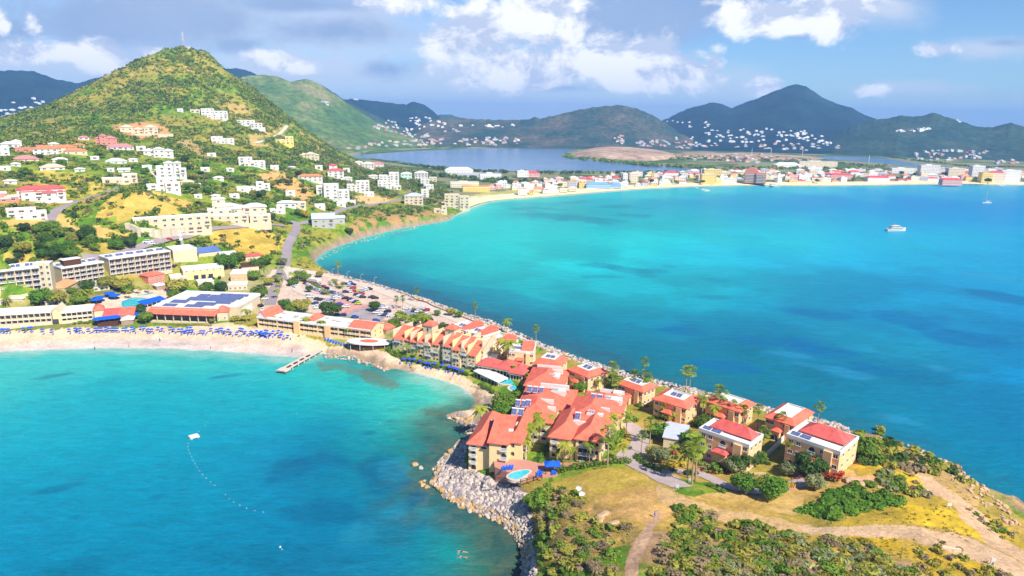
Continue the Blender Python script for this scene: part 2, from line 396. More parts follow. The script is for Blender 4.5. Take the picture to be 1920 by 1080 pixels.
# heights: (u, v, z) places a point of the ground whose height is known
ZP = [(-300, 660, 2), (0, 640, 2.5), (200, 636, 2.5), (400, 640, 2.5), (540, 648, 2.5), (0, 600, 4.5), (200, 600, 4.5), (400, 605, 4.5), (550, 612, 4.5), (260, 560, 5.5), (0, 552, 9), (150, 538, 9), (300, 522, 9), (400, 512, 9), (480, 520, 7), (-300, 560, 9),
      (560, 560, 4.5), (640, 560, 4.5), (720, 590, 4.5), (800, 600, 4.5), (620, 527, 4), (700, 538, 3.5), (800, 568, 3.5), (900, 600, 3.5), (1000, 645, 4.5), (520, 480, 12), (545, 440, 18), (575, 462, 9), (600, 440, 10), (760, 650, 4.5), (850, 690, 4.2), (720, 660, 3.5), (900, 720, 3.5), (1000, 690, 5.5), (1100, 710, 6),
      (1200, 740, 7), (1300, 770, 8), (1400, 790, 9), (1500, 805, 10), (910, 770, 3), (960, 800, 6), (930, 880, 8), (900, 860, 6), (1050, 870, 9), (1150, 850, 9), (1250, 860, 10), (1350, 880, 11), (1500, 900, 12), (1590, 866, 13), (990, 905, 9), (1100, 900, 12.5), (1180, 920, 15), (1240, 950, 17), (1200, 985, 17.5), (1060, 985, 13), (1010, 960, 8),
      (1030, 1050, 12), (1120, 1060, 18), (1300, 1000, 19), (1450, 1000, 19), (1600, 1000, 18), (1750, 980, 16), (1650, 830, 11), (1640, 880, 15), (1700, 860, 12), (1780, 905, 13), (1850, 960, 11), (1900, 1010, 12), (1900, 1070, 18), (1500, 1070, 25), (1300, 1070, 23), (1700, 1060, 21),
      (1200, 1300, 27), (1700, 1300, 27), (950, 1200, 6), (2150, 1150, 12), (680, 432, 14), (740, 415, 12), (790, 398, 9), (830, 392, 6), (640, 455, 7), (850, 352, 4), (950, 355, 4), (1100, 342, 4), (1300, 332, 4), (1500, 330, 4), (1700, 328, 4), (1900, 328, 4), (2200, 330, 4), (1200, 305, 3), (760, 320, 5), (1000, 300, 3), (800, 285, 3), (1500, 300, 3), (1900, 300, 3), (900, 262, 4), (1400, 270, 4)]
# slopes of the near hill: (u, v, horizontal distance)
DP = [(0, 490, 460), (0, 430, 560), (0, 370, 650), (0, 300, 850), (0, 250, 1120), (0, 232, 1260), (-250, 480, 460), (-250, 400, 600), (-250, 300, 900), (-250, 262, 1250),
      (60, 215, 1300), (130, 180, 1340), (200, 140, 1390), (270, 107, 1430), (310, 91, 1445), (345, 87, 1450), (385, 96, 1450), (430, 139, 1450), (470, 163, 1460), (520, 205, 1470), (570, 250, 1480), (620, 286, 1490), (655, 302, 1480),
      (150, 470, 500), (150, 430, 565), (150, 385, 640), (150, 330, 730), (150, 300, 850), (150, 250, 1080), (150, 200, 1270),
      (345, 470, 528), (345, 440, 556), (345, 400, 630), (270, 366, 610), (270, 345, 690), (270, 420, 545), (345, 350, 730), (345, 300, 900), (345, 250, 1060), (345, 200, 1210), (345, 150, 1330), (345, 110, 1420),
      (440, 440, 560), (440, 400, 620), (440, 350, 760), (440, 300, 920), (440, 250, 1100), (440, 200, 1270), (500, 440, 580), (500, 400, 650), (500, 350, 790), (500, 300, 960), (500, 250, 1180), (540, 420, 640), (570, 380, 720), (570, 330, 900), (570, 290, 1150), (620, 400, 720), (620, 350, 900), (620, 310, 1200), (700, 345, 1050), (690, 320, 1250), (700, 385, 820)]
def silh_back():
    out = []
    for u, v, d in DP:
        if d >= 1260:
            p = ond(u, v, d); q = ond(u, v, d + 420)
            out.append((q[0], q[1], max(3, p[2] * 0.25)))
    return out
ZP += [(u, v + 5, 3.2) for u, v in RIGHT_COAST[:20]] + [(u, v + 14, 4.2) for u, v in RIGHT_COAST[1:14]]
pts = [onz(u, v, z) for u, v, z in ZP] + [ond(u, v, d) for u, v, d in DP] + [np.array(q) for q in silh_back()]
hgt = RBF([(p[0], p[1]) for p in pts], [p[2] for p in pts])
# width of the coastal slope: (u, v, w)
WP = [(0, 655, 45), (300, 652, 45), (540, 665, 40), (650, 668, 8), (720, 690, 8), (800, 703, 26), (880, 735, 22), (870, 775, 8), (880, 805, 10), (840, 850, 22), (815, 900, 28), (900, 960, 26), (970, 1020, 16), (975, 1085, 12), (1920, 990, 6), (1850, 920, 5), (1700, 835, 5), (1600, 800, 6), (1400, 750, 7), (1200, 705, 7), (1000, 640, 7), (800, 560, 7), (640, 516, 7), (590, 490, 6), (650, 455, 14), (750, 428, 16), (845, 412, 8), (900, 382, 50), (1200, 354, 60), (1900, 347, 60)]
wco = RBF([onz(u, v)[:2] for u, v, w in WP], [w for u, v, w in WP])
LAGOON = [(640, 296), (668, 290), (700, 285.5), (800, 279.5), (900, 277.5), (1000, 278), (1090, 279), (1062, 286), (1056, 291), (1080, 297), (1130, 301), (1180, 306), (1220, 310.5), (1300, 314), (1345, 318.5), (1320, 321.5), (1200, 322.5), (1100, 322.5), (1000, 322), (900, 320), (850, 316), (800, 311), (740, 305), (690, 300)]
LAGOON_E = [(1528, 293), (1600, 293.5), (1660, 297), (1700, 304), (1760, 311), (1830, 318), (1740, 316.5), (1680, 311), (1620, 304), (1540, 298.5)]
ZL = 1.5
lagoons = [[tuple(onz(u, v, ZL)[:2]) for u, v in L_] for L_ in (LAGOON, LAGOON_E)]

NA, NR = 1300, 900
az = np.radians(np.linspace(-50, 50, NA)); rr = np.exp(np.linspace(math.log(78), math.log(3300), NR))
AZ, RR = np.meshgrid(az, rr)                     # NR x NA
X = RR * np.sin(AZ); Y = RR * np.cos(AZ)
land = inpoly(X, Y, coast)
near = distpoly(X, Y, coast)
SDF = np.where(land, near, -near)
def smooth01(t): t = np.clip(t, 0, 1); return t * (2 - t)
Zt = np.maximum(hgt(X, Y), 0.6); Wd = np.maximum(wco(X, Y), 4)
rough = sstep(8, 40, Zt) * sstep(300, 520, RR)
bumps = (fbm(X, Y, 90, 5, 3) - 0.5) * 16 * rough * sstep(1480, 1200, RR * 0 + RR) + (fbm(X, Y, 14, 3, 9) - 0.5) * 2.4 * rough
nearrough = sstep(9, 16, Zt) * sstep(330, 200, RR) * (X > 0)
bumps += (fbm(X, Y, 11, 4, 21) - 0.5) * 2.2 * nearrough * sstep(0, 16, SDF)
Zg = (Zt + bumps) * smooth01(SDF / Wd) ** 0.9
Zg += (fbm(X, Y, 5, 3, 5) - 0.5) * 1.4 * ((Wd < 20) & (RR < 700)) * sstep(9, 4, np.abs(SDF - 4))
Zg = np.where(SDF > 0, np.maximum(Zg, 0.02), np.maximum(SDF * 0.12, -4))
for lg in lagoons:
    il = inpoly(X, Y, lg); dl = distpoly(X, Y, lg)
    Zg = np.where(il, np.minimum(Zg, ZL - 0.2 - np.minimum(dl, 20) * 0.05), Zg)
_l0, _l1 = math.log(78), math.log(3300)
def ground(x, y):
    """height of the ground at x, y"""
    a = (math.atan2(x, y) - az[0]) / (az[-1] - az[0]) * (NA - 1); b = (math.log(max(math.hypot(x, y), 78.01)) - _l0) / (_l1 - _l0) * (NR - 1)
    a = min(max(a, 0), NA - 1.001); b = min(max(b, 0), NR - 1.001)
    i, j = int(b), int(a); fb, fa = b - i, a - j
    return float((Zg[i, j] * (1 - fa) + Zg[i, j + 1] * fa) * (1 - fb) + (Zg[i + 1, j] * (1 - fa) + Zg[i + 1, j + 1] * fa) * fb)
def groundv(x, y, A=None):
    A = Zg if A is None else A
    a = np.clip((np.arctan2(x, y) - az[0]) / (az[-1] - az[0]) * (NA - 1), 0, NA - 1.001); b = np.clip((np.log(np.hypot(x, y)) - _l0) / (_l1 - _l0) * (NR - 1), 0, NR - 1.001)
    i = b.astype(int); j = a.astype(int); fb = b - i; fa = a - j
    return (A[i, j] * (1 - fa) + A[i, j + 1] * fa) * (1 - fb) + (A[i + 1, j] * (1 - fa) + A[i + 1, j + 1] * fa) * fb
def T(u, v, dz=0.0):
    """where the sight line through this place of the photo meets the ground"""
    d = ray(u, v); hl = math.hypot(d[0], d[1])
    dist = np.exp(np.linspace(math.log(79), math.log(3290), 2400)); t = dist / hl
    x = d[0] * t; y = d[1] * t; z = H + d[2] * t
    g = np.maximum(groundv(x, y), 0) + dz
    k = np.nonzero(z <= g)[0]
    if len(k) == 0:
        q = onz(u, v, dz) if d[2] < 0 else np.array([x[-1], y[-1], g[-1]])
        return Vector(q)
    k = max(int(k[0]), 1); lo, hi = t[k - 1], t[k]
    for _ in range(24):
        m = (lo + hi) / 2
        if H + d[2] * m <= max(ground(d[0] * m, d[1] * m), 0) + dz: hi = m
        else: lo = m
    return Vector((d[0] * hi, d[1] * hi, H + d[2] * hi))
def TP(pts): return [tuple(T(u, v)[:2]) for u, v in pts]

# ------------------------------------------------------------------ ground cover by place
def zonecol():
    wx = X + (fbm(X, Y, 7, 3, 31) - 0.5) * 5 * np.clip(RR / 200, .6, 5); wy = Y + (fbm(X, Y, 7, 3, 37) - 0.5) * 5 * np.clip(RR / 200, .6, 5)
    n1 = fbm(X, Y, 46, 5, 41); n2 = fbm(X, Y, 9, 4, 47); n3 = fbm(X, Y, 2.4, 3, 53)
    def L3(c, k=0.8): return lin(c) * k
    def blend(c, m, col):
        return c * (1 - m[..., None]) + np.asarray(col) * m[..., None]
    green = L3((98, 140, 40)); olive = L3((150, 164, 56)); yellow = L3((224, 186, 62)); dirt = L3((214, 168, 112)); dgreen = L3((58, 88, 30))
    c = np.ones(X.shape + (3,)) * green
    c = blend(c, sstep(.42, .62, n2), olive); c = blend(c, sstep(.52, .66, n1) * .8, L3((176, 160, 66)))
    c = blend(c, sstep(.58, .75, n3) * .7, dgreen); c = blend(c, sstep(.66, .76, n2 * .6 + n1 * .4) * .7, dirt)
    def zone(poly, col, soft=0.0, k=1.0, nz=None, col2=None):
        nonlocal c
        m = inpoly(wx, wy, TP(poly)).astype(float) * k
        if nz is not None: m = m * nz
        c = blend(c, m, L3(col))
        if col2 is not None: c = blend(c, m * sstep(.42, .6, n2) * .8, L3(col2))
    # high brown streaks on the hill
    hill = (Zg > 60) & (X < 0)
    c = blend(c, hill * sstep(.5, .62, fbm(X, Y, 60, 5, 61)) * .35, L3((170, 150, 84)))
    # yellow grass knolls and cuttings
    zone([(52, 322), (100, 320), (170, 326), (205, 350), (190, 362), (110, 372), (60, 352)], (212, 188, 84), col2=(176, 170, 66))
    zone([(205, 372), (250, 358), (300, 360), (350, 378), (368, 396), (330, 404), (270, 404), (225, 420), (180, 400)], (222, 186, 92), col2=(190, 170, 72))
    zone([(0, 412), (90, 408), (110, 396), (140, 420), (220, 432), (260, 446), (200, 446), (110, 430), (0, 424)], (232, 190, 110), k=.9)
    zone([(0, 480), (80, 470), (150, 462), (220, 456), (260, 462), (180, 474), (100, 486), (0, 492)], (222, 186, 92), k=.8, col2=(190, 164, 70))
    zone([(398, 430), (470, 428), (525, 438), (532, 462), (500, 480), (440, 470), (400, 452)], (220, 184, 84), col2=(190, 160, 66))
    zone([(480, 325), (520, 318), (560, 340), (588, 365), (570, 378), (540, 360), (500, 345)], (226, 178, 110))
    zone([(652, 366), (700, 368), (745, 374), (720, 382), (670, 380)], (232, 190, 130))
    zone([(640, 440), (690, 432), (760, 420), (835, 408), (850, 398), (800, 396), (740, 402), (700, 392), (680, 404), (660, 424), (630, 450)], (190, 148, 98), nz=sstep(.38, .55, n2), k=.95)
    zone([(455, 265), (530, 232), (542, 236), (480, 268), (520, 275), (470, 278)], (214, 180, 110), k=.8)
    zone([(404, 196), (450, 192), (478, 222), (440, 215)], (206, 172, 100), k=.8)
    zone([(500, 160), (520, 205), (560, 240), (620, 292), (600, 292), (545, 240)], (202, 172, 96), nz=sstep(.45, .6, n2))
    zone([(278, 112), (284, 112), (296, 128), (290, 126)], (220, 180, 110))
    zone([(325, 98), (333, 98), (331, 101), (322, 100)], (220, 190, 140))
    zone([(215, 235), (300, 232), (320, 250), (318, 262), (240, 258), (212, 245)], (214, 160, 110))
    zone([(330, 262), (360, 262), (390, 290), (370, 292), (330, 272)], (206, 170, 120), k=.8)
    # hotel grounds and car parks
    zone([(-80, 560), (60, 560), (160, 545), (290, 530), (300, 590), (220, 610), (-80, 620)], (170, 160, 92), col2=(110, 120, 52))
    zone([(180, 560), (240, 545), (310, 540), (330, 560), (300, 592), (190, 592)], (236, 206, 180))
    zone([(430, 560), (520, 590), (700, 612), (740, 640), (700, 660), (500, 600)], (220, 196, 160))
    zone([(410, 500), (520, 500), (520, 600), (420, 560)], (196, 176, 130), k=.7)
    zone([(505, 505), (560, 505), (620, 515), (700, 532), (800, 562), (905, 600), (960, 622), (1060, 660), (1050, 668), (930, 620), (870, 612), (800, 622), (700, 600), (560, 585), (500, 575)], (226, 196, 176))
    zone([(600, 560), (640, 552), (700, 575), (660, 592), (610, 578)], (222, 160, 148))
    zone([(660, 592), (735, 600), (726, 612), (668, 602)], (216, 148, 144))
    zone([(640, 592), (690, 574), (735, 590), (716, 604), (690, 598)], (170, 160, 160))
    zone([(560, 545), (600, 540), (640, 552), (600, 562)], (206, 176, 170))
    zone([(750, 578), (800, 578), (812, 596), (770, 600)], (164, 156, 160))
    zone([(700, 596), (770, 612), (900, 660), (880, 690), (720, 640)], (150, 150, 72), k=.7)
    # sand
    zone([(-200, 632), (0, 622), (200, 613), (450, 607), (540, 621), (600, 640), (622, 648), (690, 655), (730, 664), (800, 690), (870, 704), (905, 722), (930, 745), (925, 775), (905, 790), (870, 790), (700, 730), (600, 680), (300, 665), (-300, 690)], (240, 206, 170))
    zone([(612, 632), (650, 630), (692, 640), (700, 652), (660, 648)], (160, 160, 60))
    zone([(905, 745), (925, 745), (938, 770), (905, 792), (884, 780)], (186, 164, 142))
    zone([(880, 716), (896, 722), (906, 738), (900, 752), (908, 738)], (170, 150, 110))
    beach = (X < 60) & (RR < 900) & (SDF > -2) & (Wd > 18)
    # wide wet foreshore, sand washed pale
    wet = sstep(14, 5, SDF + (n2 - .5) * 10) * (Wd > 30) * (RR < 700)
    c = blend(c, wet * .8, L3((226, 204, 196))); c = blend(c, wet * sstep(.5, .62, fbm(X * .25, Y, 9, 4, 71)) * .6, L3((188, 170, 166)))
    # far beach
    fb = sstep(1, 5, SDF) * sstep(60, 26, SDF) * (RR > 750) * (Wd > 30)
    c = blend(c, np.clip(fb * 1.4, 0, 1), L3((248, 226, 184)))
    flat = (RR > 760) & (SDF > 40) & (Zg < 9)
    c = blend(c, flat * 0.85, L3((150, 146, 112))); c = blend(c, flat * sstep(.45, .6, fbm(X, Y, 70, 4, 77)) * .9, L3((78, 104, 46)))
    zone([(880, 372), (930, 364), (1010, 362), (1080, 358), (1060, 352), (960, 356), (900, 362)], (206, 196, 120), k=.8)
    # rocky shore
    rk = sstep(5, 1.5, SDF + (n3 - .5) * 3) * (RR < 900) * (Wd < 20) * (SDF > -3)
    c = blend(c, rk * .9, L3((176, 148, 122)))
    cf = sstep(15, 6, SDF + (n2 - .5) * 12) * (X > .5 * Y) * (Y < 330)
    c = blend(c, cf * .9, L3((206, 164, 126))); c = blend(c, cf * sstep(.5, .6, n3) * .7, L3((134, 112, 76)))
    zone([(812, 905), (838, 858), (885, 810), (905, 790), (890, 840), (885, 880), (950, 905), (985, 920), (1000, 980), (1005, 1085), (975, 1085), (960, 1000), (880, 955)], (150, 126, 112))
    zone([(985, 900), (1060, 905), (1300, 930), (1500, 930), (1620, 830), (1700, 835), (1930, 990), (1930, 1095), (985, 1095)], (200, 164, 84), col2=(164, 146, 62))
    # headland: lawns, bare earth, gold grass
    zone([(940, 690), (1060, 660), (1200, 712), (1430, 770), (1600, 810), (1600, 880), (1500, 930), (1300, 900), (1200, 880), (1140, 800), (1000, 740)], (196, 160, 82), col2=(150, 150, 58))
    zone([(1100, 725), (1140, 725), (1160, 742), (1130, 752), (1095, 745)], (120, 140, 48))
    zone([(1140, 840), (1175, 800), (1200, 815), (1180, 845)], (190, 168, 64))
    zone([(1010, 915), (1060, 896), (1180, 872), (1230, 890), (1265, 915), (1240, 930), (1150, 930), (1080, 920)], (204, 172, 84), col2=(190, 164, 70))
    zone([(1120, 935), (1180, 910), (1245, 915), (1290, 930), (1260, 965), (1220, 985), (1160, 970), (1110, 985), (1090, 955)], (216, 170, 104), col2=(196, 158, 84))
    zone([(1220, 905), (1275, 928), (1330, 945), (1420, 965), (1500, 985), (1490, 1000), (1400, 985), (1300, 958), (1240, 940)], (220, 180, 124))
    zone([(1300, 930), (1420, 910), (1500, 910), (1560, 880), (1600, 880), (1610, 905), (1520, 930), (1480, 965), (1390, 950)], (208, 170, 92), col2=(220, 180, 112))
    zone([(1600, 880), (1660, 850), (1700, 850), (1720, 880), (1840, 960), (1900, 1000), (1960, 1060), (1960, 1090), (1880, 1030), (1760, 985), (1640, 990), (1560, 985), (1620, 960), (1690, 930), (1640, 900)], (222, 184, 54), col2=(180, 152, 62))
    zone([(1700, 862), (1780, 880), (1840, 930), (1830, 950), (1760, 920), (1700, 890)], (196, 160, 104), nz=sstep(.4, .55, n2), k=.9)
    zone([(1590, 895), (1640, 896), (1650, 912), (1596, 912)], (222, 170, 124))
    zone([(1500, 985), (1660, 990), (1800, 1010), (1920, 1060), (1920, 1085), (1700, 1085), (1560, 1050), (1480, 1010)], (206, 168, 44), nz=sstep(.4, .55, n1 * .5 + n2 * .5))
    zone([(1210, 1000), (1500, 1000), (1700, 1040), (1750, 1085), (1180, 1085), (1190, 1020)], (186, 158, 88), nz=sstep(.3, .5, n2), k=.95, col2=(190, 146, 118))
    zone([(1000, 970), (1090, 930), (1200, 985), (1180, 1085), (1000, 1085)], (176, 146, 86), nz=sstep(.38, .5, n2))
    zone([(1490, 982), (1560, 988), (1640, 984), (1700, 988), (1780, 998), (1860, 1026), (1930, 1070), (1930, 1096), (1850, 1060), (1760, 1028), (1680, 1008), (1600, 1004), (1500, 1002)], (222, 184, 144))
    zone([(1712, 886), (1750, 896), (1800, 930), (1836, 958), (1866, 998), (1925, 1040), (1925, 1062), (1850, 1018), (1812, 974), (1776, 942), (1730, 918)], (220, 180, 140))
    zone([(1236, 956), (1226, 958), (1212, 985), (1196, 1012), (1180, 1050), (1170, 1090), (1196, 1090), (1206, 1050), (1218, 1018), (1228, 990)], (200, 162, 130))
    return np.clip(c, 0.004, 0.9)
COL = zonecol()
def grid_mesh(name, x, y, z, keep, col=None, extra=None):
    nr, na = x.shape
    idx = np.arange(nr * na).reshape(nr, na)
    q = np.stack([idx[:-1, :-1], idx[:-1, 1:], idx[1:, 1:], idx[1:, :-1]], -1).reshape(-1, 4)
    k = keep.ravel()[q].any(1); q = q[k]
    used = np.zeros(nr * na, bool); used[q.ravel()] = True
    mp = np.cumsum(used) - 1; q = mp[q]
    co = np.stack([x.ravel(), y.ravel(), z.ravel()], -1)[used]
    me = bpy.data.meshes.new(name); me.vertices.add(len(co)); me.vertices.foreach_set('co', co.ravel().astype(np.float32))
    me.loops.add(q.size); me.loops.foreach_set('vertex_index', q.ravel().astype(np.int32))
    me.polygons.add(len(q)); me.polygons.foreach_set('loop_start', np.arange(0, q.size, 4, dtype=np.int32)); me.polygons.foreach_set('loop_total', np.full(len(q), 4, np.int32))
    me.update(); me.validate()
    me.polygons.foreach_set('use_smooth', np.ones(len(me.polygons), bool))
    if col is not None:
        a = me.attributes.new('cover', 'FLOAT_COLOR', 'POINT'); cc = np.ones((used.sum(), 4), np.float32); cc[:, :3] = col.reshape(-1, 3)[used]; a.data.foreach_set('color', cc.ravel())
    for nm, arr in (extra or {}).items():
        a = me.attributes.new(nm, 'FLOAT', 'POINT'); a.data.foreach_set('value', arr.ravel()[used].astype(np.float32))
    return me
t = NT('ground_cover'); at = t.n('ShaderNodeAttribute'); at.attribute_name = 'cover'; p = t.pos()
f = t.noise(0.9, 6, 0.7, p); g = t.noise(0.14, 5, 0.65, p)
f4 = t.noise(3.5, 4, .7, p); v = t.mix(1.0, t.ramp(f, [(0.25, 0.55), (0.5, 0.98), (0.78, 1.3)]), t.ramp(f4, [(0.3, 0.72), (0.7, 1.22)]), 'MULTIPLY'); v2 = t.ramp(g, [(0.3, 0.78), (0.7, 1.15)])
t.l(t.mix(1.0, t.mix(1.0, at.outputs['Color'], v, 'MULTIPLY'), v2, 'MULTIPLY'), t.b.inputs['Base Color']); t.set(0.95, 0.05); t.bump(f, 0.6, 0.4)
me = grid_mesh('ground', X, Y, Zg, SDF > -30, COL); me.materials.append(t.m)
tag(link_mesh('ground', me), kind='structure')

# ------------------------------------------------------------------ the sea
SEA = [(0, 690, (70, 198, 210)), (300, 680, (80, 200, 206)), (500, 690, (60, 192, 205)), (100, 740, (30, 180, 205)), (300, 740, (24, 176, 200)), (500, 730, (22, 176, 200)), (100, 810, (10, 166, 203)), (300, 850, (5, 158, 198)), (100, 950, (0, 148, 193)), (100, 1060, (0, 138, 188)), (400, 1060, (5, 130, 180)), (600, 1050, (10, 124, 174)), (750, 1000, (10, 130, 168)), (850, 1030, (20, 158, 165)), (905, 1040, (56, 150, 130)), (800, 950, (15, 150, 170)), (600, 900, (10, 130, 180)), (500, 800, (10, 160, 200)), (650, 780, (15, 148, 184)),
       (700, 850, (10, 124, 168)), (765, 850, (18, 152, 170)), (600, 740, (20, 180, 200)), (760, 725, (80, 203, 200)), (800, 745, (80, 205, 200)), (850, 745, (130, 214, 198)), (800, 800, (30, 160, 168)), (690, 700, (40, 190, 200)), (830, 800, (50, 130, 130)), (790, 880, (30, 140, 140)), (900, 985, (60, 120, 110)), (930, 1060, (90, 110, 90)), (660, 690, (60, 190, 190)), (700, 800, (12, 140, 175)), (400, 950, (2, 142, 188)), (-300, 800, (10, 160, 200)),
       (620, 500, (24, 138, 166)), (700, 522, (14, 130, 162)), (800, 552, (22, 118, 152)), (1000, 612, (24, 112, 144)), (1100, 650, (22, 118, 148)), (1200, 690, (12, 128, 152)), (1400, 740, (6, 130, 158)), (1600, 790, (5, 138, 178)), (1750, 840, (0, 138, 190)), (1900, 940, (0, 142, 185)), (630, 476, (12, 178, 196)), (700, 455, (0, 192, 205)), (800, 440, (0, 202, 210)), (850, 420, (10, 206, 212)), (900, 480, (6, 194, 206)), (880, 535, (0, 160, 185)), (800, 525, (2, 152, 182)), (960, 500, (8, 192, 206)), (1000, 525, (10, 184, 205)), (1000, 570, (6, 150, 178)), (1100, 558, (6, 172, 204)), (1200, 604, (2, 146, 186)), (1300, 560, (10, 176, 212)),
       (1400, 600, (0, 148, 198)), (1500, 640, (0, 138, 192)), (1350, 660, (0, 128, 172)), (1600, 640, (24, 160, 208)), (1700, 620, (0, 148, 210)), (1850, 600, (0, 144, 210)), (1800, 700, (0, 138, 200)), (1900, 800, (0, 130, 195)), (1700, 720, (0, 132, 188)), (1650, 780, (14, 146, 194)), (1000, 440, (0, 206, 215)), (1200, 440, (0, 206, 221)), (1400, 430, (0, 196, 226)), (1600, 440, (0, 184, 230)), (1850, 440, (0, 172, 228)), (1300, 490, (4, 186, 220)), (1700, 520, (0, 162, 220)), (1900, 500, (0, 158, 220)),
       (1000, 388, (0, 184, 194)), (1100, 400, (0, 170, 184)), (1200, 380, (0, 174, 200)), (1300, 375, (0, 164, 205)), (1500, 375, (0, 154, 220)), (1700, 380, (0, 144, 220)), (1850, 390, (0, 144, 220)), (1900, 402, (0, 148, 225)), (1500, 408, (0, 168, 222)), (1100, 425, (0, 202, 215)), (950, 381, (50, 214, 214)), (1200, 359, (50, 204, 218)), (1500, 356, (40, 186, 224)), (1800, 352, (40, 176, 225)), (2200, 400, (0, 140, 215)), (2200, 700, (0, 135, 200))]
sr = RBF([onz(u, v)[:2] for u, v, c in SEA], [lin(c) for u, v, c in SEA])
NA2, NR2 = 800, 620
az2 = np.radians(np.linspace(-52, 52, NA2)); rr2 = np.concatenate([np.exp(np.linspace(math.log(70), math.log(1700), NR2 - 40)), np.exp(np.linspace(math.log(1720), math.log(14000), 40))])
A2, R2 = np.meshgrid(az2, rr2); XS = R2 * np.sin(A2); YS = R2 * np.cos(A2)
il = inpoly(XS, YS, coast); SD2 = distpoly(XS, YS, coast); SD2 = np.where(il, -SD2, SD2)
wf = np.clip(R2 / 300, .5, 4)
wx = XS + (fbm(XS, YS, 55, 5, 81) - .5) * 60 * wf; wy = YS + (fbm(XS, YS, 55, 5, 87) - .5) * 60 * wf
rw = np.clip(np.hypot(wx, wy), 60, 2500) / np.hypot(wx, wy)
SCOL = np.clip(sr(wx * rw, wy * rw), 0.0008, .8)
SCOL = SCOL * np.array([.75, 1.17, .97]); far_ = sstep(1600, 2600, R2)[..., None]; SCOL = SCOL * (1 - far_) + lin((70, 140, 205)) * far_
wbeach = groundv(XS, YS, sstep(13, 24, Wd)) * (R2 < 3000) * sstep(240, 262, YS)
n2 = fbm(XS, YS, 8, 4, 91)
sh = (sstep(16, 1, SD2 + (n2 - .5) * 10) * wbeach)[..., None]; SCOL = SCOL * (1 - sh * .75) + lin((176, 224, 206)) * sh * .75
fo = (sstep(2.4, .7, (SD2 + (fbm(XS, YS, 4, 3, 95) - .5) * 3.2) / np.clip(R2 / 350, .8, 4)) * np.maximum(wbeach, .35 * (R2 > 500)) * .8)[..., None]; SCOL = SCOL * (1 - fo) + lin((240, 248, 246)) * fo
rkz = (sstep(20, 2, SD2 + (n2 - .5) * 22) * (1 - wbeach) * sstep(330, 270, R2) * (XS < 80))[..., None]
SCOL = SCOL * (1 - rkz * .55) + (lin((112, 116, 92)) * (1 - sstep(.45, .6, fbm(XS, YS, 3, 3, 93)))[..., None] + lin((60, 90, 86)) * sstep(.45, .6, fbm(XS, YS, 3, 3, 93))[..., None]) * rkz * .55
rkz2 = (sstep(34, 2, SD2 + (n2 - .5) * 30) * (1 - wbeach) * (XS > -120) * (R2 < 700) * (SD2 > 0) * (np.arctan2(XS, YS) > -0.25))[..., None]
SCOL = SCOL * (1 - rkz2 * .35) + lin((70, 92, 100)) * rkz2 * .35
mk_ = sstep(22, 60, SD2) * sstep(900, 500, R2) * sstep(-120, 60, XS); SCOL = SCOL * (1 - .2 * mk_ * sstep(.47, .62, fbm(XS + 30, YS, 85, 6, 501)))[..., None] * (1 + .15 * mk_ * sstep(.52, .66, fbm(XS, YS, 60, 6, 507)))[..., None]
mk_ = sstep(25, 70, SD2) * sstep(10, -50, XS) * sstep(430, 350, R2); SCOL = SCOL * (1 - .22 * mk_ * sstep(.5, .62, fbm(XS, YS, 50, 6, 511)))[..., None]
# drowned reef off the little cove
def seapoly(poly, col, k):
    global SCOL
    m = (inpoly(XS + (n2 - .5) * 9, YS + (fbm(XS, YS, 8, 4, 97) - .5) * 9, [tuple(onz(u, v)[:2]) for u, v in poly]) * k * (.5 + .6 * fbm(XS, YS, 3, 3, 99)))[..., None]
    SCOL = SCOL * (1 - m) + lin(col) * m
seapoly([(590, 678), (650, 682), (700, 694), (716, 706), (742, 722), (736, 730), (704, 722), (680, 708), (640, 700), (598, 690)], (120, 130, 104), .7)
seapoly([(612, 672), (660, 676), (690, 690), (660, 694), (616, 684)], (60, 176, 178), .7)
seapoly([(790, 764), (830, 772), (845, 784), (820, 786), (796, 776)], (100, 130, 108), .8)
seapoly([(1045, 657), (1070, 658), (1072, 664), (1052, 664)], (170, 110, 100), .8)
seapoly([(596, 500), (650, 497), (760, 508), (860, 533), (950, 545), (1040, 570), (1100, 590), (1190, 606), (1260, 640), (1340, 646), (1450, 684), (1600, 704), (1750, 712), (1960, 720), (1960, 1010), (1600, 810), (1400, 755), (1200, 710), (1000, 640), (850, 585), (700, 532)], (10, 128, 158), .45)
seapoly([(600, 498), (700, 520), (830, 552), (960, 600), (1100, 650), (1200, 682), (1180, 700), (1000, 640), (850, 585), (700, 532), (600, 508)], (44, 104, 130), .6)
seapoly([(1862, 930), (1884, 940), (1905, 955), (1925, 975), (1925, 985), (1900, 972), (1880, 955)], (236, 248, 248), .9)
def weed(u, v, rx, ry, col, k):
    global SCOL
    c0 = onz(u, v); a0 = math.atan2(c0[0], c0[1]); r0 = math.hypot(c0[0], c0[1]); r1 = math.hypot(*onz(u, v - ry)[:2])
    d = np.sqrt(((A2 - a0) / (rx / 1350)) ** 2 + ((R2 - r0) / (r1 - r0)) ** 2) + (fbm(XS, YS, 26, 5, 103) - .5) * 2.6
    m = (sstep(1.0, .45, d) * k)[..., None]; SCOL = SCOL * (1 - m) + lin(col) * m
for q in [(1130, 498, 40, 5), (1180, 505, 45, 7), (1230, 508, 40, 6), (1150, 520, 50, 5), (1220, 518, 40, 5), (1340, 525, 40, 4), (1260, 500, 30, 4), (1430, 545, 40, 5), (1340, 558, 30, 4), (1400, 510, 40, 4)]: weed(*q, (0, 142, 168), .5)
for q in [(1060, 405, 70, 6), (1100, 412, 60, 6), (1010, 392, 60, 4), (1150, 388, 60, 4), (1080, 380, 70, 4), (1190, 402, 60, 4)]: weed(*q, (0, 150, 168), .6)
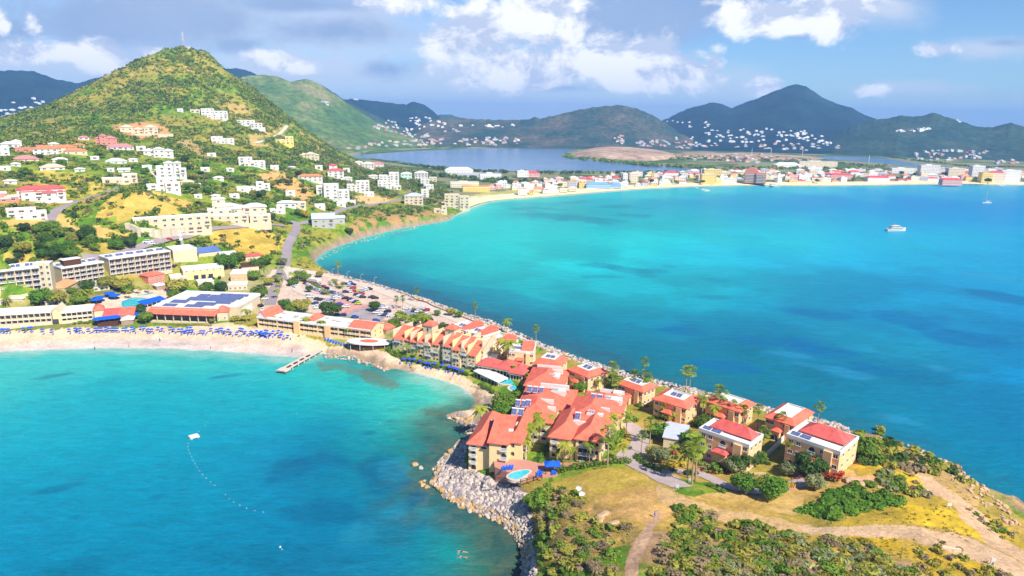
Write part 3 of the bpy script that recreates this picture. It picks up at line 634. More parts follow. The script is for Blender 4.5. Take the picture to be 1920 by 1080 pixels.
for q in [(1500, 640, 90, 14), (1560, 660, 90, 14), (1420, 640, 60, 10), (1640, 690, 80, 12), (1740, 600, 90, 14), (1850, 640, 90, 18), (1400, 690, 80, 14), (1550, 590, 60, 8), (1280, 620, 60, 10), (1880, 560, 80, 12)]: weed(*q, (0, 122, 178), .7)
for q in [(700, 870, 60, 26), (640, 860, 70, 20), (690, 812, 40, 8), (720, 900, 60, 30), (560, 880, 60, 20), (300, 930, 40, 10), (730, 790, 20, 4), (620, 960, 80, 30), (780, 940, 40, 20), (110, 915, 40, 8), (420, 706, 40, 3), (100, 705, 30, 3)]: weed(*q, (8, 108, 150), .55)
for q in [(1540, 690, 90, 8), (1640, 660, 70, 8), (1760, 690, 60, 8), (1470, 664, 60, 6), (1700, 790, 60, 10), (1770, 780, 40, 8), (1860, 520, 60, 5)]: weed(*q, (50, 166, 210), .5)
for q in [(680, 1000, 60, 26), (730, 960, 60, 20), (740, 880, 40, 24)]: weed(*q, (40, 160, 190), .45)
t = NT('sea_water'); at = t.n('ShaderNodeAttribute'); at.attribute_name = 'cover'; p = t.pos()
mp = t.n('ShaderNodeMapping'); t.l(p, mp.inputs[0]); mp.inputs['Scale'].default_value = (0.5, 1.3, 1); mp.inputs['Rotation'].default_value = (0, 0, R(14))
f1 = t.noise(0.16, 6, 0.65, mp.outputs[0], 0.6); f2 = t.noise(0.45, 7, 0.7, mp.outputs[0], 0.5)
var = t.ramp(f1, [(0.3, 0.86), (0.7, 1.1)]); var2 = t.ramp(f2, [(0.3, 0.84), (0.7, 1.14)])
k = t.n('ShaderNodeVectorMath', operation='SCALE'); f3 = t.noise(1.3, 4, 0.65, mp.outputs[0], 0.4); t.l(t.mix(1, t.mix(1, t.mix(1, at.outputs['Color'], var, 'MULTIPLY'), var2, 'MULTIPLY'), t.ramp(f3, [(0.3, 0.84), (0.72, 1.16)]), 'MULTIPLY'), k.inputs[0]); k.inputs['Scale'].default_value = 0.57
t.l(k.outputs[0], t.b.inputs['Base Color']); t.set(0.3, 0.04)
s = t.n('ShaderNodeMath', operation='ADD'); t.l(f1, s.inputs[0]); t.l(f2, s.inputs[1]); t.bump(s.outputs[0], 0.6, 0.8)
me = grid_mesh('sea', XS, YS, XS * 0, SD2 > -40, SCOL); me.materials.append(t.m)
tag(link_mesh('sea', me), kind='structure')
t = NT('lagoon_water'); p = t.pos(); mp = t.n('ShaderNodeMapping'); t.l(p, mp.inputs[0]); mp.inputs['Scale'].default_value = (.15, 1, 1)
f = t.noise(0.02, 5, 0.6, mp.outputs[0]); t.l(t.ramp(f, [(.35, tuple(lin((96, 130, 172)) * .75)), (.7, tuple(lin((124, 158, 196)) * .75))]), t.b.inputs['Base Color']); t.set(0.2, 0.4)
for lg in lagoons:
    b = MB(); b.add([(q[0], q[1], ZL) for q in lg], [tuple(range(len(lg) - 1, -1, -1))]); o = b.build('lagoon', t.m)
    if o.data.polygons[0].normal.z < 0: o.data.flip_normals()
    tag(o, kind='structure')

# ------------------------------------------------------------------ far hills
def hillmat(name, a, b, c, k=1.0):
    t = NT(name); p = t.pos()
    f = t.noise(0.006, 7, 0.62, p); g = t.noise(0.05, 5, 0.65, p)
    c1 = t.ramp(f, [(0.38, tuple(np.array(a) * k)), (0.52, tuple(np.array(b) * k)), (0.68, tuple(np.array(c) * k))])
    t.l(t.mix(1, c1, t.ramp(g, [(0.3, 0.5), (0.72, 1.5)]), 'MULTIPLY'), t.b.inputs['Base Color']); t.set(0.95, 0.05); t.bump(g, 1.0, 6.0)
    return t.m
def far_hill(name, sil, dist, foot, mat, zf=2.0, back=0.35, pw=1.25, gully=0.16, seed=0, n=420, m=70):
    us = np.array([q[0] for q in sil], float); vv = np.array([q[1] for q in sil], float)
    ds = np.array([q[2] if len(q) > 2 else dist for q in sil], float)
    u = np.linspace(us[0], us[-1], n); v = np.interp(u, us, vv); d = np.interp(u, us, ds)
    ker = np.hanning(9); ker /= ker.sum(); v = np.convolve(np.pad(v, 4, mode='edge'), ker, 'valid')
    v += (vnoise(u / 7.0, u * 0 + seed, 5) - .5) * 1.6 + (vnoise(u / 2.5, u * 0 + seed, 6) - .5) * 0.8
    top = np.array([ond(a, b, c) for a, b, c in zip(u, v, d)])
    A = np.arctan2(top[:, 0], top[:, 1]); zr = np.maximum(top[:, 2], zf + 1)
    ft = np.interp(u, us, np.array([q[3] if len(q) > 3 else foot for q in sil], float))
    tt = np.concatenate([np.linspace(0, 1, m), 1 + np.linspace(0.03, 1, 14)])
    TT, AA = np.meshgrid(tt, A, indexing='ij'); zsm = np.convolve(np.pad(zr, 30, mode='edge'), np.hanning(61) / np.hanning(61).sum(), 'valid'); ZR = zsm[None] + (zr - zsm)[None] * np.clip(TT, 0, 1) ** 5; DD = np.broadcast_to(d, TT.shape); FF = np.broadcast_to(ft, TT.shape)
    rad = np.where(TT <= 1, FF + (DD - FF) * TT, DD + (TT - 1) * DD * back)
    x = rad * np.sin(AA); y = rad * np.cos(AA)
    s = np.clip(TT, 0, 1); prof = 0.35 * s + 0.65 * s ** (pw + .7)
    g = np.abs(fbm(x, y, 420, 5, 200 + seed) - .5) * 2 - .35
    prof = prof + g * gully * 2 * s * (1 - s) * 2
    z = np.where(TT <= 1, zf + (ZR - zf) * np.maximum(prof, -.02), zf + (ZR - zf) * (1 - (TT - 1)) ** 1.2)
    z = z + (fbm(x, y, 40, 3, 300 + seed) - .5) * 12 * s * (1 - s) * 2
    me = grid_mesh(name, x, y, z, np.ones(x.shape, bool)); me.materials.append(mat)
    tag(link_mesh(name, me), kind='structure')
    return dict(A=A, tt=tt, x=x, y=y, z=z)
dark = hillmat('hill_forest_cloud_shade', (.005, .022, .034), (.009, .033, .042), (.018, .046, .048))  # forest green darkened and blued: cloud shade painted into the colour
mid = hillmat('hill_forest_soft_shade', (.020, .052, .044), (.034, .072, .046), (.07, .085, .06))  # lighter forest, its colour also lowered to stand for cloud shade
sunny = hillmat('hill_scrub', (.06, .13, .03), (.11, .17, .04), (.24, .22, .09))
brown = hillmat('hill_bare_cloud_shade', (.022, .06, .048), (.07, .08, .06), (.14, .12, .09))  # brown bare slopes, with cloud shade put into the dark tones
FH = []
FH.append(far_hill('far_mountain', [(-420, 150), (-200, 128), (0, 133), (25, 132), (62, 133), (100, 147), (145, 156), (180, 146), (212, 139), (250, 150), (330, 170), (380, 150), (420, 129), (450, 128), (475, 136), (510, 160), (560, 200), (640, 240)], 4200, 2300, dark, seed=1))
FH.append(far_hill('green_hill', [(340, 220), (440, 152), (460, 142), (490, 140), (515, 142), (545, 153), (572, 148), (590, 152), (640, 186), (700, 226, 2950, 2180), (760, 252, 2950, 2320), (830, 270, 2900, 2480), (866, 277.5, 2700, 2560)], 2900, 2100, sunny, seed=2, pw=1.0, gully=.22))
FH.append(far_hill('ridge_hill', [(520, 190), (575, 158), (592, 154), (620, 170), (650, 190), (700, 215), (760, 240)], 3500, 2900, mid, seed=3))
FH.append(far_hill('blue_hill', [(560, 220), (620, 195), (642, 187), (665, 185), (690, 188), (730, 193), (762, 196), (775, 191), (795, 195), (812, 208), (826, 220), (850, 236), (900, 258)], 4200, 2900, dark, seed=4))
FH.append(far_hill('pale_hill', [(800, 218), (832, 214), (845, 214.5), (862, 221), (880, 226)], 5200, 4300, mid, seed=5, n=100))
FH.append(far_hill('low_hill', [(740, 262), (790, 232), (822, 222), (870, 221), (905, 224), (960, 225), (990, 224), (1003, 219), (1012, 223), (1060, 211), (1110, 201), (1160, 197), (1190, 202), (1225, 216), (1250, 232), (1275, 250), (1300, 262)], 3200, 2650, brown, seed=6, gully=.2))
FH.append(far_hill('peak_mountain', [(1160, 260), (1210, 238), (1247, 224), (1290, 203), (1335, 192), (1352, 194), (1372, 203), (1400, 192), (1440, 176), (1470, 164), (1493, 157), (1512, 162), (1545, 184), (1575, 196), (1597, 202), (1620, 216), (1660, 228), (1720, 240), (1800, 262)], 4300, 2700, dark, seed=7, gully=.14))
FH.append(far_hill('bay_hill', [(1540, 268), (1600, 236), (1640, 224), (1665, 222), (1690, 216, 3350, 2620), (1712, 219), (1735, 216), (1752, 210.5), (1772, 219), (1800, 226), (1830, 237), (1860, 239), (1893, 230), (1910, 234), (1950, 246), (2050, 240), (2200, 250), (2400, 262, 3100, 2250)], 3350, 2680, mid, seed=8, gully=.2))

# ------------------------------------------------------------------ haze
HAZE = 1.15e-4
b = MB(); b.box(-14500, 14500, -1000, 14500, -6, 385)
t = NT('haze_air'); t.t.nodes.remove(t.b)
pv = t.n('ShaderNodeVolumePrincipled'); pv.inputs['Color'].default_value = (0.27, 0.54, 1.0, 1); pv.inputs['Density'].default_value = HAZE; pv.inputs['Anisotropy'].default_value = 0.0
t.l(pv.outputs[0], t.t.nodes['Material Output'].inputs['Volume'])
o = b.build('haze', t.m); tag(o, kind='stuff')
# ------------------------------------------------------------------ placing helpers
_CI = np.linalg.inv(_RM)
def project(p):
    q = _CI @ np.array([p[0], p[1], p[2] - H]); return 960 + FPX * q[0] / -q[2], 540 - FPX * q[1] / -q[2]
def ztop(p, v):
    """height at which a point over p shows in row v"""
    lo, hi = -20.0, 400.0
    for _ in range(40):
        m = (lo + hi) / 2
        if project((p[0], p[1], m))[1] > v: lo = m
        else: hi = m
    return lo
def mpp(p): return np.linalg.norm(np.array([p[0], p[1], p[2] - H])) / FPX   # metres a photo pixel spans across the sight line
LMK = []                                                                     # (x, y, phrase) landmarks for labels
_used = {}
def where(p, base, near=None, maxw=16):
    """a label for one of many: the thing, and where it is beside something one can find"""
    L_ = sorted(LMK, key=lambda q: (q[0] - p[0]) ** 2 + (q[1] - p[1]) ** 2)[:14]
    for x, y, ph in L_:
        dx, dy = p[0] - x, p[1] - y
        ax = p[0] / max(p[1], 1) - x / max(y, 1)
        lat = ax * p[1]; dep = math.hypot(p[0], p[1]) - math.hypot(x, y)
        rels = ['right of' if lat > 0 else 'left of', 'beyond' if dep > 0 else 'in front of']
        if abs(dep) > abs(lat): rels = rels[::-1]
        cands = rels + [f'just {rels[1]}', f'further {rels[0]}']
        for r in cands:
            s = f'{base} {r} {ph}'
            if len(s.split()) > maxw: continue
            if s not in _used: _used[s] = 1; return s
    for adj in ('small', 'taller', 'lower', 'fuller', 'thinner', 'broader', 'leaning'):
        s = f'{adj} {base} beside {L_[0][2]}'
        if s not in _used: _used[s] = 1; return s
    return f'{base} beside {L_[0][2]}'
def lmk(p, ph): LMK.append((p[0], p[1], ph))

# ------------------------------------------------------------------ paints
white = paint('white_render', (250, 246, 238), .7, .14, .3, k=.64)
cream = paint('cream_render', (252, 232, 194), .75, .14, .3, k=.62)
yellow_w = paint('yellow_render', (253, 214, 156), .75, .12, .3, k=.84)
peach = paint('peach_render', (250, 192, 138), .75, .12, .3, k=.9)
pinkw = paint('pink_render', (240, 150, 130), .75, .12, .3, k=.72)
grayw = paint('grey_render', (190, 186, 180), .75, .15, .3)
tanw = paint('tan_wall', (226, 190, 140), .8, .16, .3)
roofw = paint('white_roof', (252, 248, 240), .6, .2, .25, k=.68)
roofgrey = paint('grey_roof', (196, 200, 210), .5, .12, .4)
brownd = paint('dark_timber', (92, 56, 40), .7, .2, 1.5)
bluec = paint('blue_canvas', (20, 96, 220), .7, .12, 1.0)
bluec2 = paint('deep_blue_canvas', (60, 84, 214), .7, .12, 1.0)
asphalt = paint('asphalt', (168, 154, 156), .9, .18, .25, k=.7)
conc = paint('pale_concrete', (222, 204, 186), .85, .12, .25, k=.75)
pave = paint('pink_paving', (224, 186, 168), .85, .14, .2, k=.75)
redpave = paint('red_paving', (214, 150, 130), .85, .14, .4, k=.7)
stone = paint('pale_stone', (226, 208, 180), .9, .25, .8)
metal = paint('grey_metal', (190, 194, 200), .4, .08, 2, .5)
def tile(name, rgb, k=.78):
    t = NT(name); p = t.pos(); c = lin(rgb) * k
    f = t.noise(.5, 5, .65, p); g = t.noise(5, 3, .6, p)
    w = t.n('ShaderNodeTexWave'); w.wave_type = 'BANDS'; w.bands_direction = 'Z'; w.inputs['Scale'].default_value = 2.2; w.inputs['Distortion'].default_value = .6; t.l(p, w.inputs['Vector'])
    a = t.ramp(f, [(.3, tuple(c * .68)), (.52, tuple(c)), (.75, tuple(c * 1.15))]); b = t.ramp(g, [(.3, .86), (.7, 1.08)])
    t.l(t.mix(.18, t.mix(1, a, b, 'MULTIPLY'), t.mix(1, a, w.outputs[0], 'MULTIPLY')), t.b.inputs['Base Color']); t.set(.75, .15); t.bump(w.outputs[0], .25, .05)
    _M[name] = t.m; return t.m
red = tile('coral_tiles', (252, 124, 98), .86); red2 = tile('crimson_tiles', (242, 112, 104), .76); orange = tile('orange_tiles', (240, 150, 100)); pinkr = tile('pink_tiles', (238, 150, 150))
def glassm(name, rgb):
    t = NT(name); t.b.inputs['Base Color'].default_value = (*lin(rgb), 1); t.set(.12, .5)
    _M[name] = t.m; return t.m
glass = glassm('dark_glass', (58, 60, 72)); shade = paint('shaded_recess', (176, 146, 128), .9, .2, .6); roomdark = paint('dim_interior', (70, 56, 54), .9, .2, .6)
def solarm():
    t = NT('solar_cells'); p = t.obj(); b = t.n('ShaderNodeTexBrick'); t.l(p, b.inputs['Vector']); b.inputs['Scale'].default_value = 1.0; b.offset = 0
    b.inputs['Brick Width'].default_value = 1.9; b.inputs['Row Height'].default_value = 1.1; b.inputs['Mortar Size'].default_value = .06
    b.inputs['Color1'].default_value = (*lin((78, 84, 126)), 1); b.inputs['Color2'].default_value = (*lin((92, 98, 142)), 1); b.inputs['Mortar'].default_value = (*lin((118, 124, 152)), 1)
    t.l(b.outputs[0], t.b.inputs['Base Color']); t.set(.2, .5); return t.m
solar = solarm()
def poolm():
    t = NT('pool_water'); p = t.pos(); f = t.noise(.5, 4, .6, p)
    t.l(t.ramp(f, [(.3, tuple(lin((40, 176, 200)) * .8)), (.7, tuple(lin((90, 214, 226)) * .8))]), t.b.inputs['Base Color']); t.set(.08, .5); t.bump(f, .1, .1); return t.m
poolw = poolm()

# ------------------------------------------------------------------ windows, balconies (meshes shared by every copy)
_W = {}; SUBP = {}
def window_mesh(w, h, frame=None):
    k = ('w', round(w, 1), round(h, 1), frame)
    if k not in _W:
        b = MB(); w, h = k[1], k[2]; f = .12
        for x0, x1, z0, z1 in ((-w / 2, w / 2, 0, f), (-w / 2, w / 2, h - f, h), (-w / 2, -w / 2 + f, f, h - f), (w / 2 - f, w / 2, f, h - f), (-.05, .05, f, h - f)): b.box(x0, x1, -.09, .02, z0, z1, 0)
        b.box(-w / 2 - .1, w / 2 + .1, -.18, .02, -.12, 0, 0)
        _W[k] = b.mesh('window', [frame or white]); g = MB(); g.quad((-w / 2 + f, -.03, f), (w / 2 - f, -.03, f), (w / 2 - f, -.03, h - f), (-w / 2 + f, -.03, h - f)); SUBP[_W[k].name] = ('pane', g.mesh('pane', glass))
    return _W[k]
def arch_pts(w, h, n=9):
    r = w / 2; return [(-r, 0), (r, 0)] + [(r * math.cos(math.pi * i / n), h - r * .9 + r * .9 * math.sin(math.pi * i / n)) for i in range(n + 1)]
def arch_mesh(w, h, rail=True, mat=None):
    k = ('a', round(w, 1), round(h, 1), rail, mat)
    if k not in _W:
        b = MB(); w, h = k[1], k[2]
        o = arch_pts(w, h); b.extr_y(o, -.03, .02, 1)
        # surround
        q = arch_pts(w + .3, h + .15)
        n = len(o)
        for i in range(1, n - 1): b.quad((o[i][0], -.1, o[i][1]), (q[i][0], -.1, q[i][1]), (q[i + 1][0], -.1, q[i + 1][1]), (o[i + 1][0], -.1, o[i + 1][1]), 0)
        g = MB(); b, b0 = g, b
        if rail:
            b.box(-w / 2 - .3, w / 2 + .3, -.9, .02, -.25, 0, 0); b.box(-w / 2 - .3, w / 2 + .3, -.9, -.78, .85, 1.0, 0)
            for i in range(9):
                x = -w / 2 - .25 + (w + .5) * i / 8; b.box(x - .07, x + .07, -.88, -.8, 0, .85, 0)
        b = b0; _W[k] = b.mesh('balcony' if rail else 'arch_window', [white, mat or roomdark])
        if rail: SUBP[_W[k].name] = ('balustrade', g.mesh('balustrade', white))
    return _W[k]
def cell_mesh(w, h, d=1.5, rail=white, back=None, solid=False, chairs=True):
    """one balcony bay: dim room glass at the back, slab, rail, chairs"""
    k = ('c', round(w, 1), round(h, 1), d, rail, back, solid)
    if k not in _W:
        b = MB(); w, h = k[1], k[2]
        b.quad((-w / 2, -.04, .05), (w / 2, -.04, .05), (w / 2, -.04, h), (-w / 2, -.04, h), 3)
        b.quad((-w * .32, -.08, .05), (w * .34, -.08, .05), (w * .34, -.08, h * .8), (-w * .32, -.08, h * .8), 1)
        b.box(-w * .02, w * .02, -.14, -.08, .05, h * .8, 0)
        b.box(-w / 2, w / 2, -d, 0, -.22, 0, 0)
        if solid: b.box(-w / 2, w / 2, -d, -d + .12, 0, 1.0, 2)
        else:
            b.box(-w / 2, w / 2, -d, -d + .08, .92, 1.02, 2)
            for i in range(7):
                x = -w / 2 + w * (i + .5) / 7; b.box(x - .04, x + .04, -d + .02, -d + .07, 0, .92, 2)
        if chairs: b.box(-w * .3, -w * .12, -d + .5, -d + 1.0, .0, .55, 0)
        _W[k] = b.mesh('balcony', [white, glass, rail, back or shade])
    return _W[k]
FACE = {'F': 0.0, 'R': R(90), 'B': R(180), 'L': R(-90)}
def put(mesh, root, face, along, off, z, name=None):
    """along = position along the wall (local x for F and B, local y for R and L); off = where the wall stands"""
    loc = (along, off, z) if face in 'FB' else (off, along, z)
    o = link_mesh(name or mesh.name.split('.')[0], mesh, root, loc, FACE[face])
    if mesh.name in SUBP: link_mesh(SUBP[mesh.name][0], SUBP[mesh.name][1], o)
    return o
def frame(A, B, name, label, cat, group=None, z=None, mark=None):
    A = Vector(A); B = Vector(B); rz = math.atan2(B[1] - A[1], B[0] - A[0]); w = math.hypot(B[0] - A[0], B[1] - A[1])
    zz = min(A[2], B[2]) if z is None else z
    o = empty(name, (A[0], A[1], zz), rz); tag(o, label, cat, group)
    if mark:
        lmk((A + B) / 2, mark)
    return o, w
def local(o, p):
    c, s = math.cos(o.rotation_euler.z), math.sin(o.rotation_euler.z); dx, dy = p[0] - o.location.x, p[1] - o.location.y
    return dx * c + dy * s, -dx * s + dy * c
def panels(root, x, y, z, n=2, w=1.9, d=2.2, gap=.5, tilt=.5, tank=True, rz=0.0):
    """solar water heaters on a roof"""
    for i in range(n):
        b = MB(); b.add([(-w / 2, 0, .25), (w / 2, 0, .25), (w / 2, d, .25 + d * tilt), (-w / 2, d, .25 + d * tilt), (-w / 2, 0, .13), (w / 2, 0, .13), (w / 2, d, .13 + d * tilt), (-w / 2, d, .13 + d * tilt)], [(0, 1, 2, 3)], 0)
        b.add([(-w / 2, 0, .25), (w / 2, 0, .25), (w / 2, d, .25 + d * tilt), (-w / 2, d, .25 + d * tilt), (-w / 2, 0, 0), (w / 2, 0, 0), (w / 2, d, 0), (-w / 2, d, 0)], [(0, 4, 5, 1), (1, 5, 6, 2), (2, 6, 7, 3), (3, 7, 4, 0)], 1)
        if tank: b.tube([(-w / 2 - .1, d + .2, .3 + d * tilt), (w / 2 + .1, d + .2, .3 + d * tilt)], .32, 8, 1)
        link_mesh('solar_panel', b.mesh('solar_panel', [solar, white]), root, (x + i * (w + gap), y, z), rz)

# ------------------------------------------------------------------ hillside houses
def house(u, vb, vt, wpx, style, label, wall=None, roof=None, storeys=None, depth=.7, yaw=0.0, terrace=None, mark=None, group='houses on the near hillside', blocks=None, wn=None, cat='house', name='hillside_house', frames=None):
    P = T(u, vb); m = mpp(P); w = max(wpx * m, 3.0); h = max(ztop(P, vt) - P.z, 3.0)
    face = math.atan2(P.x, P.y); rz = -face + R(yaw)
    o = empty(name, P, rz); tag(o, label, cat, group)
    if mark: lmk(P, mark)
    wall = wall or white; roof = roof or roofw
    d = w * depth; hw = MB(); n_st = storeys or max(1, round(h / 3.2))
    if blocks is None and wpx > 22 and style == 'flat':
        q = random.Random(u); a = q.uniform(-.1, .25)
        blocks = [(-.5, a, q.uniform(.1, .4), 1, 1, 'flat'), (a, .5, 0, .8, q.uniform(.55, .8), 'flat'), (-.3, a + .1, -.1, .45, .45, 'flat')] if q.random() < .5 else [(a, .5, .2, 1, 1, 'flat'), (-.5, a, 0, .75, q.uniform(.5, .75), 'flat'), (a - .05, .35, -.1, .4, .42, 'flat')]
    blocks = blocks or [(-.5, .5, 0, 1, 1, style)]
    for x0, x1, y0, y1, hf, st in blocks:
        X0, X1, Y0, Y1 = x0 * w, x1 * w, y0 * d, y1 * d; bw, bd = X1 - X0, Y1 - Y0
        rh = min(bw, bd) * .22 if st in ('hip', 'gable') else 0
        hb = max(h * hf - rh, 2.4)
        hw.box(X0, X1, Y0, Y1, -4, hb)
        rb = MB()
        if st == 'hip': rb.hip(X0, X1, Y0, Y1, hb, rh, .6)
        elif st == 'gable': rb.gable(X0, X1, Y0, Y1, hb, rh, .5, 0, 1, 'x' if bw > bd else 'y')
        else:
            rb.box(X0 + .02, X1 - .02, Y0 + .02, Y1 - .02, hb, hb + .12)
            for a in ((X0 - .15, X1 + .15, Y0 - .15, Y0 + .2), (X0 - .15, X1 + .15, Y1 - .2, Y1 + .15), (X0 - .15, X0 + .2, Y0 + .2, Y1 - .2), (X1 - .2, X1 + .15, Y0 + .2, Y1 - .2)): rb.box(*a, hb - .15, hb + .55)
            if bw > 8: rb.box(X0 + bw * .6, X0 + bw * .6 + 1.6, Y0 + bd * .5, Y0 + bd * .5 + 1.4, hb + .1, hb + 1.0)
        rb.build('roof', [roof, wall], o)
        ns = max(1, round(hb / 3.7)); sh = hb / ns
        nw = wn or max(1, min(5, int(bw / 5.5)))
        for s in range(ns):
            for i in range(nw):
                x = X0 + bw * (i + .5) / nw
                hsh = (int(x * 7) + s * 3 + int(P.x)) % 4
                if hsh == 0 and bw / nw > 2.6: put(cell_mesh(min(bw / nw * .8, 3.4), sh * .72, 1.2, wall, None, True), o, 'F', x, Y0, s * sh + .3)
                else: put(window_mesh(min(1.8, bw / nw * .6) if hsh != 2 else min(2.6, bw / nw * .75), min(sh * .5, 1.6)), o, 'F', x, Y0, s * sh + sh * .28)
            for fc, off in (('R', X1), ('L', X0)):
                nn = max(1, int(bd / 5))
                for i in range(nn): put(window_mesh(1.3, min(sh * .45, 1.4)), o, fc, Y0 + bd * (i + .5) / nn, off, s * sh + sh * .3)
    hw.build('wall', [wall], o)
    if terrace:
        x0, x1, dd, hh = terrace; b = MB(); b.box(x0 * w, x1 * w, -dd, -.01, -5, hh)
        for a in ((x0 * w, x1 * w, -dd, -dd + .2), (x0 * w, x0 * w + .2, -dd + .2, -.02), (x1 * w - .2, x1 * w, -dd + .2, -.02)): b.box(*a, hh, hh + .9)
        b.build('terrace', [wall], o)
    return o
